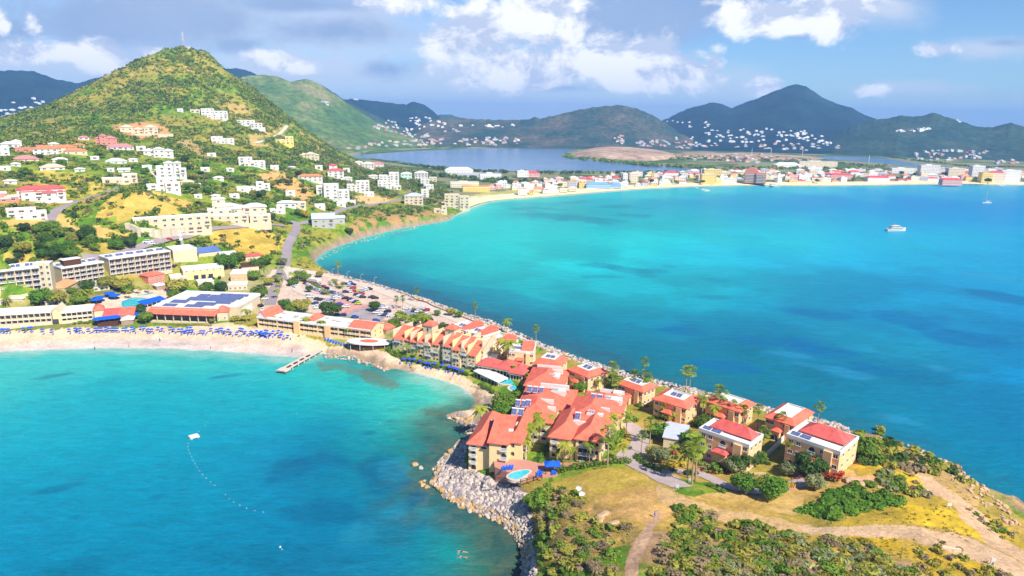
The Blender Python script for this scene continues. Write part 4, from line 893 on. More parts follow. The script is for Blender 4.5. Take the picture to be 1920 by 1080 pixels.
HS = [
 (403, 223, 204, 41, 'flat', 'long white three storey block high on the hill under the bare cutting', dict(depth=.4, mark='the white block high on the hill')),
 (366, 212, 206, 15, 'flat', 'low cream annex left of the white block high on the hill', dict(wall=cream)),
 (338, 210, 204, 9, 'flat', 'tiny white box house alone on the upper green slope', {}),
 (466, 240, 226, 36, 'flat', 'broad white terraced villa below the bare cutting of the hill', dict(depth=.6, blocks=[(-.5, .3, .25, 1, 1, 'flat'), (.1, .62, 0, .6, .62, 'flat')], terrace=(.3, .75, 5, .5), mark='the terraced villa below the cutting')),
 (418, 269, 257, 36, 'flat', 'white two storey villa with blue trim above a dirt road', dict(depth=.45)),
 (262, 252, 234, 54, 'hip', 'cream mansion with two hipped pavilions on a red earth shelf', dict(wall=cream, roof=cream, blocks=[(-.5, -.16, 0, .5, 1, 'hip'), (-.16, .12, .1, .5, .72, 'hip'), (.12, .5, 0, .5, 1, 'hip')], terrace=(-.5, .9, 5, -.3), mark='the cream mansion on red earth')),
 (200, 272, 251, 30, 'hip', 'pink house with a stone tower and a pointed white spire', dict(wall=pinkw, roof=pinkr, blocks=[(-.5, .5, .2, 1, .8, 'hip'), (-.3, .05, 0, .5, .95, 'hip')], mark='the pink tower house')),
 (226, 281, 270, 38, 'hip', 'white house with a pale red roof below the pink tower house', dict(roof=pinkr, depth=.55)),
 (298, 295, 276, 44, 'hip', 'white villa of three hipped roofs beside the winding road', dict(blocks=[(-.5, -.12, .1, .8, .85, 'hip'), (-.16, .2, 0, .7, 1, 'hip'), (.16, .5, .1, .8, .8, 'hip')], mark='the villa of three white hips')),
 (322, 334, 303, 44, 'hip', 'tall white stepped apartment house with four storeys on the slope', dict(depth=.6, blocks=[(-.5, -.1, .1, .8, .7, 'flat'), (-.22, .1, .2, 1, 1.0, 'hip'), (.1, .36, .1, .9, .98, 'hip'), (.28, .52, 0, .6, .55, 'flat')], mark='the tall stepped apartments')),
 (308, 361, 335, 50, 'flat', 'white modern villa with blue tinted glass front on the knoll', dict(depth=.5, blocks=[(-.5, -.1, .1, .8, .55, 'flat'), (-.2, .4, .2, 1, 1.0, 'flat'), (.05, .5, 0, .5, .7, 'flat')], mark='the blue glass villa')),
 (226, 345, 328, 50, 'flat', 'flat roofed cream villa at the top of the hillside road', dict(wall=cream, depth=.4, terrace=(-.2, .5, 5, -.4), mark='the flat cream villa')),
 (80, 378, 350, 62, 'hip', 'large white villa with red roofs and a curved white fin', dict(roof=red2, depth=.5, blocks=[(-.5, .5, .3, 1, 1, 'hip'), (-.42, .05, 0, .4, .68, 'flat'), (.0, .3, -.1, .4, .72, 'hip'), (.3, .5, .1, .5, .6, 'flat')], terrace=(-.55, .62, 7, -.3), mark='the white villa with red roofs')),
 (52, 411, 393, 50, 'flat', 'white low villa with a shaded ground floor beside the bending road', dict(depth=.5, mark='the low white villa by the bend')),
 (10, 379, 363, 34, 'flat', 'red fronted house with a white roof at the picture edge', dict(wall=pinkw)),
 (99, 319, 308, 32, 'hip', 'small white house with a grey hipped roof above the yellow knoll', dict(roof=cream, mark='the small house above the yellow knoll')),
 (49, 303, 297, 33, 'hip', 'low house under a wide pink roof among trees', dict(roof=pinkr, wall=cream)),
 (22, 277, 262, 26, 'hip', 'two white hipped roofs at the upper left edge', dict(blocks=[(-.5, .35, 0, .8, .75, 'hip'), (.0, .5, .3, 1, 1, 'hip')], mark='the white roofs at the upper left edge')),
 (5, 292, 275, 18, 'flat', 'white house cut by the left picture edge', {}),
 (56, 285, 274, 36, 'flat', 'flat roofed salmon house in the row of orange roofs', dict(wall=pinkw, roof=pinkr)),
 (86, 290, 273, 32, 'hip', 'white house with an orange roof next to the salmon house', dict(roof=orange)),
 (120, 287, 272, 36, 'hip', 'cream house with a long orange roof in the middle of its row', dict(roof=orange, wall=cream, depth=.5)),
 (143, 290, 279, 30, 'hip', 'low cream house with an orange roof at the end of its row', dict(roof=orange, wall=cream, depth=.5)),
 (148, 276, 270, 16, 'hip', 'small orange roof behind the row of orange roofs', dict(roof=orange, wall=cream)),
 (157, 262, 255, 15, 'hip', 'small red roofed cottage above the orange roofs', dict(roof=pinkr)),
 (101, 274, 268, 14, 'hip', 'small white cottage behind the orange roofs', {}),
 (113, 304, 297, 20, 'hip', 'white hipped roof hidden deep among dark trees', {}),
 (218, 307, 299, 30, 'hip', 'wide white hipped roof low among the trees', dict(mark='the wide white roof among trees')),
 (233, 323, 316, 17, 'gable', 'white gabled roof above the flat cream villa', {}),
 (208, 322, 317, 10, 'flat', 'little white hut left of the white gabled roof', {}),
 (265, 283, 275, 14, 'flat', 'small white cube left of the villa of three hips', {}),
 (352, 348, 338, 20, 'hip', 'pale yellow cottage right of the blue glass villa', dict(wall=yellow_w, roof=cream)),
 (371, 352, 345, 10, 'flat', 'little cream outhouse right of the yellow cottage', dict(wall=cream)),
 (397, 293, 288, 14, 'flat', 'small white hut on the scrub slope above the arcaded house', {}),
 (534, 271, 257, 30, 'flat', 'bright yellow house at the end of a dirt road', dict(wall=paint('bright_yellow', (250, 224, 110), .8, .1), terrace=(-1.2, .4, 5, -.4), mark='the bright yellow house')),
 (473, 312, 296, 43, 'flat', 'white house with a row of arches above bare terraces', dict(depth=.45, mark='the arcaded white house')),
 (580, 299, 285, 34, 'hip', 'cream villa of clustered hipped roofs on the right hill flank', dict(wall=cream, roof=cream, blocks=[(-.5, .0, .1, .7, .8, 'hip'), (-.15, .3, 0, .8, 1, 'hip'), (.2, .5, .1, .7, .75, 'hip')])),
 (582, 340, 327, 42, 'hip', 'long white bungalow with an orange roof by the lane', dict(roof=orange, depth=.4)),
 (630, 335, 312, 28, 'hip', 'white three storey house with a scarlet roof', dict(roof=red2, blocks=[(-.5, .5, 0, .8, .8, 'hip'), (-.4, .1, .6, 1.2, 1.15, 'hip')], mark='the house with the scarlet roof')),
 (622, 374, 347, 52, 'flat', 'white modern villa with long windows above the bare plot', dict(blocks=[(-.5, .0, .2, .8, .85, 'flat'), (-.25, .25, 0, .8, 1, 'flat'), (.2, .6, 0, .6, .6, 'flat')], terrace=(-.4, .8, 7, -.8), mark='the white modern villa')),
 (672, 361, 341, 40, 'flat', 'white stepped villa right of the white modern villa', dict(blocks=[(-.5, .1, 0, .7, .7, 'flat'), (-.1, .5, .15, .9, 1, 'flat')])),
 (673, 309, 302, 14, 'hip', 'small white house over the lagoon shore', {}),
 (690, 316, 304, 22, 'hip', 'white house on the spur above the lagoon', {}),
 (707, 313, 304, 24, 'hip', 'pink roofed house on the spur above the lagoon', dict(roof=pinkr)),
 (730, 349, 325, 36, 'flat', 'cluster of white cube houses on the rise above the lane', dict(blocks=[(-.5, .1, 0, .8, .8, 'flat'), (0, .5, .2, 1, 1, 'flat')], mark='the cluster of white cubes')),
 (722, 353, 340, 26, 'flat', 'low white house in front of the white cube cluster', {}),
 (762, 336, 323, 20, 'hip', 'pale green house between white villas on the rise', dict(wall=paint('pale_green', (206, 238, 216)))),
 (790, 337, 321, 24, 'hip', 'white hipped villa on top of the rise', dict(mark='the hipped villa on the rise')),
 (797, 350, 337, 16, 'flat', 'white low house below the hipped villa on the rise', {}),
 (812, 341, 333, 14, 'flat', 'small cream house right of the hipped villa on the rise', dict(wall=cream)),
 (806, 357, 347, 14, 'flat', 'little white house beside the green round tree', {}),
 (776, 384, 363, 34, 'hip', 'cream house with a dark roof on the low bluff', dict(wall=cream, roof=roofgrey, mark='the cream house on the bluff')),
 (797, 371, 356, 14, 'flat', 'white tower house right of the cream bluff house', {}),
 (857, 392, 366, 46, 'flat', 'large pale shore house with a big arched front at the beach end', dict(wall=cream, roof=cream, depth=.6, blocks=[(-.5, .1, 0, .8, 1, 'flat'), (.1, .5, -.1, .6, .9, 'flat')], mark='the pale shore house')),
 (826, 400, 388, 24, 'flat', 'low pale house on the rocks left of the large shore house', dict(wall=cream, roof=cream)),
 (480, 362, 343, 28, 'flat', 'white flat villa with dark windows beside palms', dict(mark='the flat villa beside palms')),
 (455, 360, 351, 18, 'flat', 'low white house left of the flat villa beside palms', {}),
 (500, 357, 345, 12, 'flat', 'small white house right of the flat villa beside palms', {}),
 (545, 370, 359, 16, 'flat', 'white site hut on the bare earth plot', dict(depth=.5)),
 (538, 389, 377, 32, 'hip', 'white bungalow with a veranda below the bare earth plot', dict(depth=.5)),
 (521, 400, 387, 26, 'flat', 'white low house beside the yellow flowering tree', dict(mark='the low house by the yellow tree')),
 (562, 392, 380, 22, 'flat', 'brown and white house right of the veranda bungalow', dict(wall=cream)),
 (607, 428, 402, 40, 'gable', 'grey roofed sheds on the slope above the rocky shore', dict(wall=grayw, roof=roofgrey, depth=.9, mark='the grey roofed sheds')),
 (633, 420, 405, 26, 'gable', 'small grey roofed shed among palms on the rocky slope', dict(wall=grayw, roof=roofgrey)),
] + [(u, v, v - h, w, st, lab, dict(depth=.6)) for u, v, h, w, st, lab in (
 (30, 312, 6, 12, 'hip', 'small white roof between trees at the far left'), (178, 300, 6, 12, 'flat', 'small white house right of the dark tree group'), (250, 304, 7, 13, 'hip', 'small white hipped house above the wide white roof'), (276, 318, 7, 14, 'flat', 'small white flat house beside the steep lane'), (385, 322, 7, 14, 'flat', 'small white house alone on the middle slope'), (410, 338, 7, 16, 'hip', 'small hipped house below the arcaded house'), (432, 322, 6, 12, 'flat', 'tiny flat house left of the arcaded house'), (515, 318, 7, 14, 'flat', 'small white house above the bare earth plot'), (548, 318, 6, 12, 'hip', 'small hipped house on the right hill flank'), (598, 318, 7, 13, 'flat', 'small white house above the scarlet roof'), (652, 340, 8, 16, 'hip', 'small hipped house right of the scarlet roof'), (650, 322, 6, 12, 'flat', 'tiny white house on the spur path'), (700, 336, 8, 16, 'hip', 'white hipped house left of the white cubes'), (745, 356, 7, 14, 'flat', 'small flat house below the white cubes'), (692, 368, 7, 18, 'flat', 'low white house on the lane below the white cubes'), (640, 388, 7, 16, 'flat', 'small white house by the coast lane'), (600, 392, 8, 18, 'flat', 'white flat house above the grey sheds'), (440, 372, 7, 16, 'flat', 'small white house behind the hillside resort'), (405, 372, 7, 14, 'hip', 'small hipped house behind the hillside resort'), (372, 372, 6, 12, 'flat', 'tiny white house on the knoll back'), (150, 322, 7, 14, 'hip', 'small white hipped house above the yellow slope'), (10, 320, 7, 14, 'flat', 'white house at the left edge above the road'), (20, 345, 7, 16, 'hip', 'white hipped house at the left edge behind the red front'))]
for u, vb, vt, w, st, lab, kw in HS: house(u, vb, vt, w, st, lab, **kw)
# pointed spire on the tower house
# resort on the ridge road
o = house(447, 420, 372, 96, 'hip', 'sprawling pale resort of stepped terraces above the main road', wall=cream, roof=roofw, depth=.55, cat='resort', name='hillside_resort', mark='the sprawling hillside resort',
      blocks=[(-.5, -.05, .35, .8, .52, 'flat'), (-.35, .02, .6, 1.0, .72, 'hip'), (-.1, .2, .35, .8, .66, 'hip'), (.1, .5, .3, .8, .72, 'hip'), (-.5, .18, 0, .4, .34, 'flat'), (.2, .56, 0, .35, .3, 'flat'), (-.42, -.2, .9, 1.25, .95, 'hip')], terrace=(-.5, .56, 5, .2))
o = house(327, 436, 407, 118, 'flat', 'long cream colonnaded terrace building over a stone retaining wall', wall=cream, roof=roofw, depth=.14, yaw=8, cat='resort building', name='terrace_building', wn=9, blocks=[(-.5, .5, 0, 1, 1, 'flat')], mark='the colonnaded terrace building')
# retaining wall in front of it
def wallrun(name, label, cat, pts, h, th, mat, group=None, mark=None, posts=None, gp=True, base=-1.5):
    P = [T(u, v) if gp else Vector(onz(u, v, 1)) for u, v in pts]
    b = MB()
    for a, c in zip(P, P[1:]):
        d = (c - a); d.z = 0; n = max(1, int(d.length / 4)); t = d.normalized(); s = Vector((-t.y, t.x, 0)) * th / 2
        for i in range(n):
            p, q = a.lerp(c, i / n), a.lerp(c, (i + 1) / n)
            zp, zq = ground(p.x, p.y), ground(q.x, q.y)
            v = [p - s, q - s, q + s, p + s]
            lo = [(x.x, x.y, z + base) for x, z in zip(v, (zp, zq, zq, zp))]; hi = [(x.x, x.y, z + h) for x, z in zip(v, (zp, zq, zq, zp))]
            b.add(lo + hi, [(4, 5, 6, 7), (0, 1, 5, 4), (2, 3, 7, 6), (1, 2, 6, 5), (3, 0, 4, 7)], 0)
            if posts and i % posts == 0:
                b.box(p.x - th, p.x + th, p.y - th, p.y + th, zp + base, zp + h + .25)
    o = b.build(name, mat); tag(o, label, cat, group)
    if mark: lmk(P[len(P) // 2], mark)
    return o
wallrun('retaining_wall', 'tall cream block retaining wall along the main road', 'wall', [(240, 433), (262, 442), (300, 446), (345, 440), (388, 428)], 5.5, 1.2, stone, posts=2)

# ------------------------------------------------------------------ the hotel
def wing(A, B, vt, depth, storeys, bays, label, name='hotel_wing', pair=2, group='wings of the white hotel', mark=None, roofm=None, wall=None, cat='hotel', solid=False, panelsn=6, d=1.6, base=1.0, vtb=None):
    A, B = T(*A), T(*B)
    o, w = frame(A, B, name, label, cat, group, mark=mark)
    h = ztop(A, vt) - o.location.z
    wall = wall or cream; b = MB(); b.box(0, w, 0, depth, -3, h)
    sh = (h - base - .6) / storeys; cw = w / bays
    for i in range(0, bays + 1, pair):
        x = min(max(i * cw, .15), w - .15); b.box(x - .18, x + .18, -d - .1, -.01, -2, h - .3)
    b.box(0, w, -d - .15, -.01, -2, base - .25)
    b.build('wall', [wall], o)
    r = MB(); r.box(.02, w - .02, .02, depth - .02, h, h + .1)
    for a in ((-.2, w + .2, -d - .3, .2), (-.2, w + .2, depth - .2, depth + .2), (-.2, .2, .2, depth - .2), (w - .2, w + .2, .2, depth - .2)): r.box(*a, h - .25, h + .6)
    r.build('roof', [roofm or roofw], o)
    for s in range(storeys):
        for i in range(bays):
            put(cell_mesh(cw * .86, sh * .82, d, white if not solid else wall, None, solid), o, 'F', cw * (i + .5), 0, base + s * sh)
    for s in range(storeys):
        for i in range(2): put(window_mesh(1.2, 1.4), o, 'R', depth * (i + .7) / 2.4, w, base + s * sh + .8)
    for i in range(panelsn): panels(o, w * (i + .3) / panelsn, depth * .35, h + .1, 2, 1.8, 2.4)
    return o, w, h
o, w, h = wing((-30, 559), (79, 545), 512, 14, 4, 7, 'left wing of the white hotel cut by the picture edge', mark='the left hotel wing', panelsn=4)
o, w, h = wing((118, 541), (196, 523), 503, 16, 4, 7, 'middle wing of the white hotel turned at an angle', mark='the middle hotel wing', panelsn=4)
b = MB(); b.box(w * .15, w * .55, 3, 9, h + .1, h + 3.6); b.build('roof_house', [brownd], o); b = MB(); b.box(w * .13, w * .57, 2.7, 9.3, h + 3.6, h + 3.9); b.build('roof_slab', [roofw], o)
o, w, h = wing((206, 518), (321, 508), 486, 14, 4, 10, 'right wing of the white hotel with solar panels on its roof', mark='the right hotel wing', panelsn=6)
P = T(84, 541); o = empty('stair_tower', P, 0.35); tag(o, 'white stair tower with dark windows between the hotel wings', 'tower')
hh = ztop(P, 495) - P.z; b = MB(); b.box(-4, 4, 0, 7, -2, hh); b.box(-1.3, 1.3, -.8, -.01, -2, hh + .6); b.build('wall', [cream], o)
for s in range(4):
    put(window_mesh(1.4, 1.8), o, 'F', -2.8, 0, 1.2 + s * hh / 4.2); put(window_mesh(1.4, 1.8), o, 'F', 2.7, 0, 1.2 + s * hh / 4.2); put(window_mesh(1.6, 1.9), o, 'F', 0, -.8, 1.4 + s * hh / 4.2)
b = MB(); b.box(-4.2, 4.2, -.1, 7.2, hh, hh + .4); b.build('roof', [roofw], o)

def simple(name, label, cat, A, B, vt, depth, wall, roof, style='flat', rh=1.6, wins=(), mark=None, group=None, oh=.4, doors=0, h=None):
    A, B = T(*A), T(*B); o, w = frame(A, B, name, label, cat, group, mark=mark)
    h = (ztop(A, vt) - o.location.z) if h is None else h; h = max(h, 2.4)
    b = MB(); b.box(0, w, 0, depth, -2, h); b.build('wall', [wall], o); r = MB()
    if style == 'hip': r.hip(0, w, 0, depth, h, rh, oh)
    elif style == 'gable': r.gable(0, w, 0, depth, h, rh, oh, 0, 1, 'x' if w > depth else 'y')
    elif style == 'shed': r.add([(-oh, -oh, h), (w + oh, -oh, h), (w + oh, depth + oh, h + rh), (-oh, depth + oh, h + rh), (-oh, -oh, h + .2), (w + oh, -oh, h + .2), (w + oh, depth + oh, h + rh + .2), (-oh, depth + oh, h + rh + .2)], [(3, 2, 1, 0), (4, 5, 6, 7), (0, 1, 5, 4), (1, 2, 6, 5), (2, 3, 7, 6), (3, 0, 4, 7)], 0)
    else:
        r.box(.02, w - .02, .02, depth - .02, h, h + .1)
        for a in ((-.15, w + .15, -.15, .2), (-.15, w + .15, depth - .2, depth + .15), (-.15, .2, .2, depth - .2), (w - .2, w + .15, .2, depth - .2)): r.box(*a, h - .2, h + .5)
    r.build('roof', [roof, wall], o)
    for (n, z, ww, wh) in wins:
        for i in range(n): put(window_mesh(ww, wh), o, 'F', w * (i + .5) / n, 0, z)
    for i in range(doors):
        b = MB(); b.box(-1.4, 1.4, -.06, .02, 0, 2.8); link_mesh('door', b.mesh('door', [glass]), o, (w * (.3 + .18 * i), 0, 0))
    return o, w, h
simple('warehouse', 'tall windowless cream block behind the right hotel wing', 'warehouse', (326, 492), (371, 490), 470, 16, cream, roofw, mark='the windowless cream block')
simple('solar_shed', 'long shed with a blue panelled roof behind the cream block', 'shed', (373, 482), (414, 478), 475, 9, cream, paint('blue_panels', (96, 122, 190), .3, .1, 1.5), 'shed', 2.2)
simple('white_shed', 'white barrel topped shed right of the blue panelled shed', 'shed', (415, 488), (444, 485), 479, 9, cream, roofw, 'gable', 1.6)
simple('service_building', 'long tan service building with a white roof', 'building', (345, 526), (421, 518), 508, 14, yellow_w, roofw, wins=((6, 5.2, .9, 1.1),), doors=3, mark='the long tan service building')
simple('service_annex', 'low cream annex left of the long tan service building', 'building', (320, 530), (352, 527), 521, 9, cream, roofw)
simple('tan_cube', 'small tan cube building with a white roof', 'building', (433, 529), (464, 528), 514, 13, tanw, roofw, wins=((3, 2, .9, 1.1),), mark='the tan cube building')
simple('brown_roof_house', 'low house with a dark brown roof behind the tan cube', 'house', (454, 512), (486, 510), 501, 9, cream, brownd, 'shed', 1.0)
simple('red_roof_house', 'small white house with a narrow red roof up the garden slope', 'house', (461, 490), (492, 488), 482, 9, cream, red2, 'hip', 1.2, wins=((3, 1, 1.2, 1.2),))
simple('gate_house', 'small pink and white house with arches by the pool garden', 'house', (279, 534), (310, 530), 519, 9, pinkw, red, 'hip', 1.8, wins=((4, 1, 1, 1.6), (4, 4, 1, 1.2)), mark='the pink pool garden house')
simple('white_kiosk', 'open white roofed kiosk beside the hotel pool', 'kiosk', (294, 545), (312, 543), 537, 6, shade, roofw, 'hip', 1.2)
simple('low_villa', 'low white roofed garden pavilion under the left hotel wing', 'pavilion', (0, 572), (44, 566), 562, 8, cream, roofw, 'shed', .6, wins=((4, .6, 1.6, 1.5),))
simple('low_villa', 'low white roofed garden pavilion beside the tall leaning tree', 'pavilion', (86, 575), (120, 571), 566, 8, cream, roofw, 'hip', .9, wins=((3, .6, 1.6, 1.5),))
simple('low_villa', 'long low white garden pavilion under the middle hotel wing', 'pavilion', (176, 547), (206, 543), 537, 7, cream, roofw, 'shed', .6, wins=((3, .6, 1.6, 1.5),))
simple('low_villa', 'short low white garden pavilion right of the long one', 'pavilion', (214, 541), (232, 539), 533, 7, cream, roofw, 'shed', .6, wins=((2, .6, 1.4, 1.4),))
simple('thatch_villa', 'garden house with a broad tan hipped roof under the middle wing', 'house', (122, 550), (150, 544), 541, 10, cream, paint('tan_tiles', (216, 160, 110)), 'hip', 2.6)
simple('staff_house', 'low white flat building right of the solar roofed restaurant', 'building', (428, 545), (464, 543), 535, 8, cream, roofw, wins=((4, .8, 1.2, 1.3),))
simple('staff_house', 'low cream flat building above the solar roofed restaurant', 'building', (372, 540), (402, 536), 530, 7, cream, roofw, wins=((4, .8, 1.2, 1.3),))
# the restaurant with the solar roof
A, B = T(280, 604), T(403, 606); o, w = frame(A, B, 'restaurant', 'beach restaurant with a white roof full of solar panels and red eaves', 'restaurant', mark='the solar roofed restaurant')
h = ztop(A, 583) - o.location.z - 1.2; lx, ly = local(o, onz(475, 552, o.location.z + h + 2)); dep = ly; w2 = max(w + 8, lx)
b = MB(); b.box(0, w, 3, dep, -2, h + 2); b.box(w, w2, 12, dep, -2, h + 1.6); b.box(0, w, 0, 2.99, -2, .9)
for i in range(9): b.box(w * i / 8 - .2, w * i / 8 + .2, .0, .35, .9, h)
b.build('wall', [cream], o)
b = MB(); b.quad((0, 2.9, .9), (w, 2.9, .9), (w, 2.9, h), (0, 2.9, h)); b.build('window', [glass], o)
b = MB(); b.add([(-1, -1, h), (w + 1, -1, h), (w + 1, 4.5, h + 2.6), (-1, 4.5, h + 2.6), (-1, -1, h - .2), (w + 1, -1, h - .2), (w + 1, 4.5, h + 2.2), (-1, 4.5, h + 2.2)], [(0, 1, 2, 3), (7, 6, 5, 4), (0, 4, 5, 1), (1, 5, 6, 2), (3, 7, 4, 0)]); b.build('eaves_roof', [red], o)
b = MB(); b.box(.0, w, 4.4, dep, h + 2.0, h + 2.2); b.box(w, w2, 12, dep, h + 1.6, h + 1.8)
for a in ((-.3, w + .3, 4.3, 4.7), (-.3, w2 + .3, dep - .2, dep + .3), (-.3, .2, 4.7, dep - .2), (w2 - .2, w2 + .3, 12, dep - .2)): b.box(*a, h + 1.4, h + 2.9)
b.build('roof', [roofw], o)
fz = h + 2.25
for x0, x1, y0, y1 in ((.1, .3, .17, .28), (.44, .72, .16, .28), (.52, .84, .28, .42), (.1, .36, .36, .5), (.26, 1.02, .52, .68), (.32, .5, .68, .86), (.52, 1.05, .68, .84), (.62, 1.08, .86, .93), (.78, 1.02, .4, .5)):
    b = MB(); X0, X1, Y0, Y1 = x0 * w, min(x1 * w, w2 - 1), y0 * dep, y1 * dep
    b.add([(X0, Y0, fz + .1), (X1, Y0, fz + .1), (X1, Y1, fz + .5), (X0, Y1, fz + .5)], [(0, 1, 2, 3)]); b.build('solar_panel', [solar], o)
A, B = T(404, 600), T(429, 600)
simple('restaurant_porch', 'cream porch with a red hipped roof at the restaurant corner', 'porch', (404, 602), (428, 601), 586, 8, cream, red, 'hip', 2.6, wins=((2, 1, 1, 1.2),))
simple('restaurant_annex', 'low white flat annex right of the solar roofed restaurant', 'building', (430, 593), (474, 589), 582, 12, cream, roofw, wins=((5, .8, 1.4, 1.4),), mark='the white restaurant annex')
# beach wings
wing((-30, 613), (100, 606), 592, 11, 2, 12, 'long two storey beach wing left of the yellow gable', 'beach_wing', 1, 'two storey hotel wings along the beach', 'the left beach wing', roofw, cream, 'hotel', True, 0, 1.4, .6)
wing((117, 605), (176, 600), 586, 11, 2, 6, 'two storey beach wing between the yellow gable and the red roofed bar', 'beach_wing', 1, 'two storey hotel wings along the beach', 'the beach wing by the bar', roofw, cream, 'hotel', True, 0, 1.4, .6)
simple('gable_entrance', 'yellow gabled entrance between the two left beach wings', 'building', (101, 608), (116, 607), 586, 12, yellow_w, cream, 'gable', 2.5, doors=1)
simple('red_pavilion', 'small red roofed pavilion at the end of the beach wing', 'pavilion', (178, 597), (198, 595), 583, 8, cream, red, 'hip', 2.6)
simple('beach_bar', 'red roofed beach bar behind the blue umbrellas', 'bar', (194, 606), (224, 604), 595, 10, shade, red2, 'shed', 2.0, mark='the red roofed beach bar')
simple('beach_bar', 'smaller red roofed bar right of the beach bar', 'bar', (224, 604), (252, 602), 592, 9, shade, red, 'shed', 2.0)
simple('bar_deck', 'brown timber bar deck on the sand under blue umbrellas', 'deck', (184, 613), (222, 611), 606, 6, brownd, brownd, h=1.2)
simple('white_tent', 'round white tent top beside the beach bar', 'tent', (228, 610), (251, 608), 601, 7, shade, roofw, 'hip', 1.4)
# the long right wing
o, w, h = wing((487, 613), (697, 640), 594, 13, 2, 22, 'long cream two storey beach wing with a white roof near the pier', 'beach_wing', 4, 'two storey hotel wings along the beach', 'the long beach wing', roofw, yellow_w, 'hotel', True, 0, 1.4, .6)
b = MB(); b.gable(w - 13, w + .3, -1.5, 12.9, h + .2, 2.4, .3, 0, 1, 'x'); b.build('gable_roof', [red, yellow_w], o)
b = MB(); b.gable(-1, 6, -1.5, 12.9, h + .2, 3.4, .3, 0, 1, 'y'); b.build('gable_roof', [red, roofw], o)
b = MB(); b.hip(w * .40, w * .40 + 5, 3, 13.2, h + .2, 2.2, .2); b.build('gable_roof', [red], o)
b = MB(); b.box(w * .345, w * .345 + 3.4, -2.6, -1.75, -1, h + .8); b.box(w * .62, w * .62 + 3, -2.6, -1.75, -1, h + .4); b.build('stair_column', [peach], o)
rr2 = random.Random(3)
for i in range(12):
    b = MB(); b.box(-1.2, 1.2, -.6, .6, 0, .5); b.build('roof_vent', [grayw], o, (8 + (w - 24) * rr2.random(), 3 + 8 * rr2.random(), h + .1))
simple('red_gatehouse', 'small red hipped gatehouse at the right end of the long beach wing', 'gatehouse', (712, 624), (724, 627), 616, 7, shade, red, 'hip', 2.0)
# oval beach bar
A = T(688, 657); o = empty('round_bar', A, -.1); tag(o, 'oval beach bar with a white roof and a red centre', 'bar', mark_ := None); lmk(A, 'the oval beach bar')
n = 20; rx, ry = 11.5, 5.2; el = [(rx * math.cos(2 * math.pi * i / n), 4 + ry * math.sin(2 * math.pi * i / n)) for i in range(n)]
b = MB(); b.prism([(x * .82, 4 + (y - 4) * .82) for x, y in el], -1, 2.6); b.build('counter', [brownd], o)
b = MB(); b.prism(el, 2.9, 3.4, 0); b.build('roof', [roofw], o); b = MB(); b.prism([(x * .4, 4 + (y - 4) * .4) for x, y in el], 3.4, 3.7); b.build('roof_centre', [red], o)
for i in range(0, n, 2):
    x, y = el[i]; b = MB(); b.tube([(x * .93, 4 + (y - 4) * .93, -1), (x * .93, 4 + (y - 4) * .93, 2.95)], .12); b.build('post', [white], o)

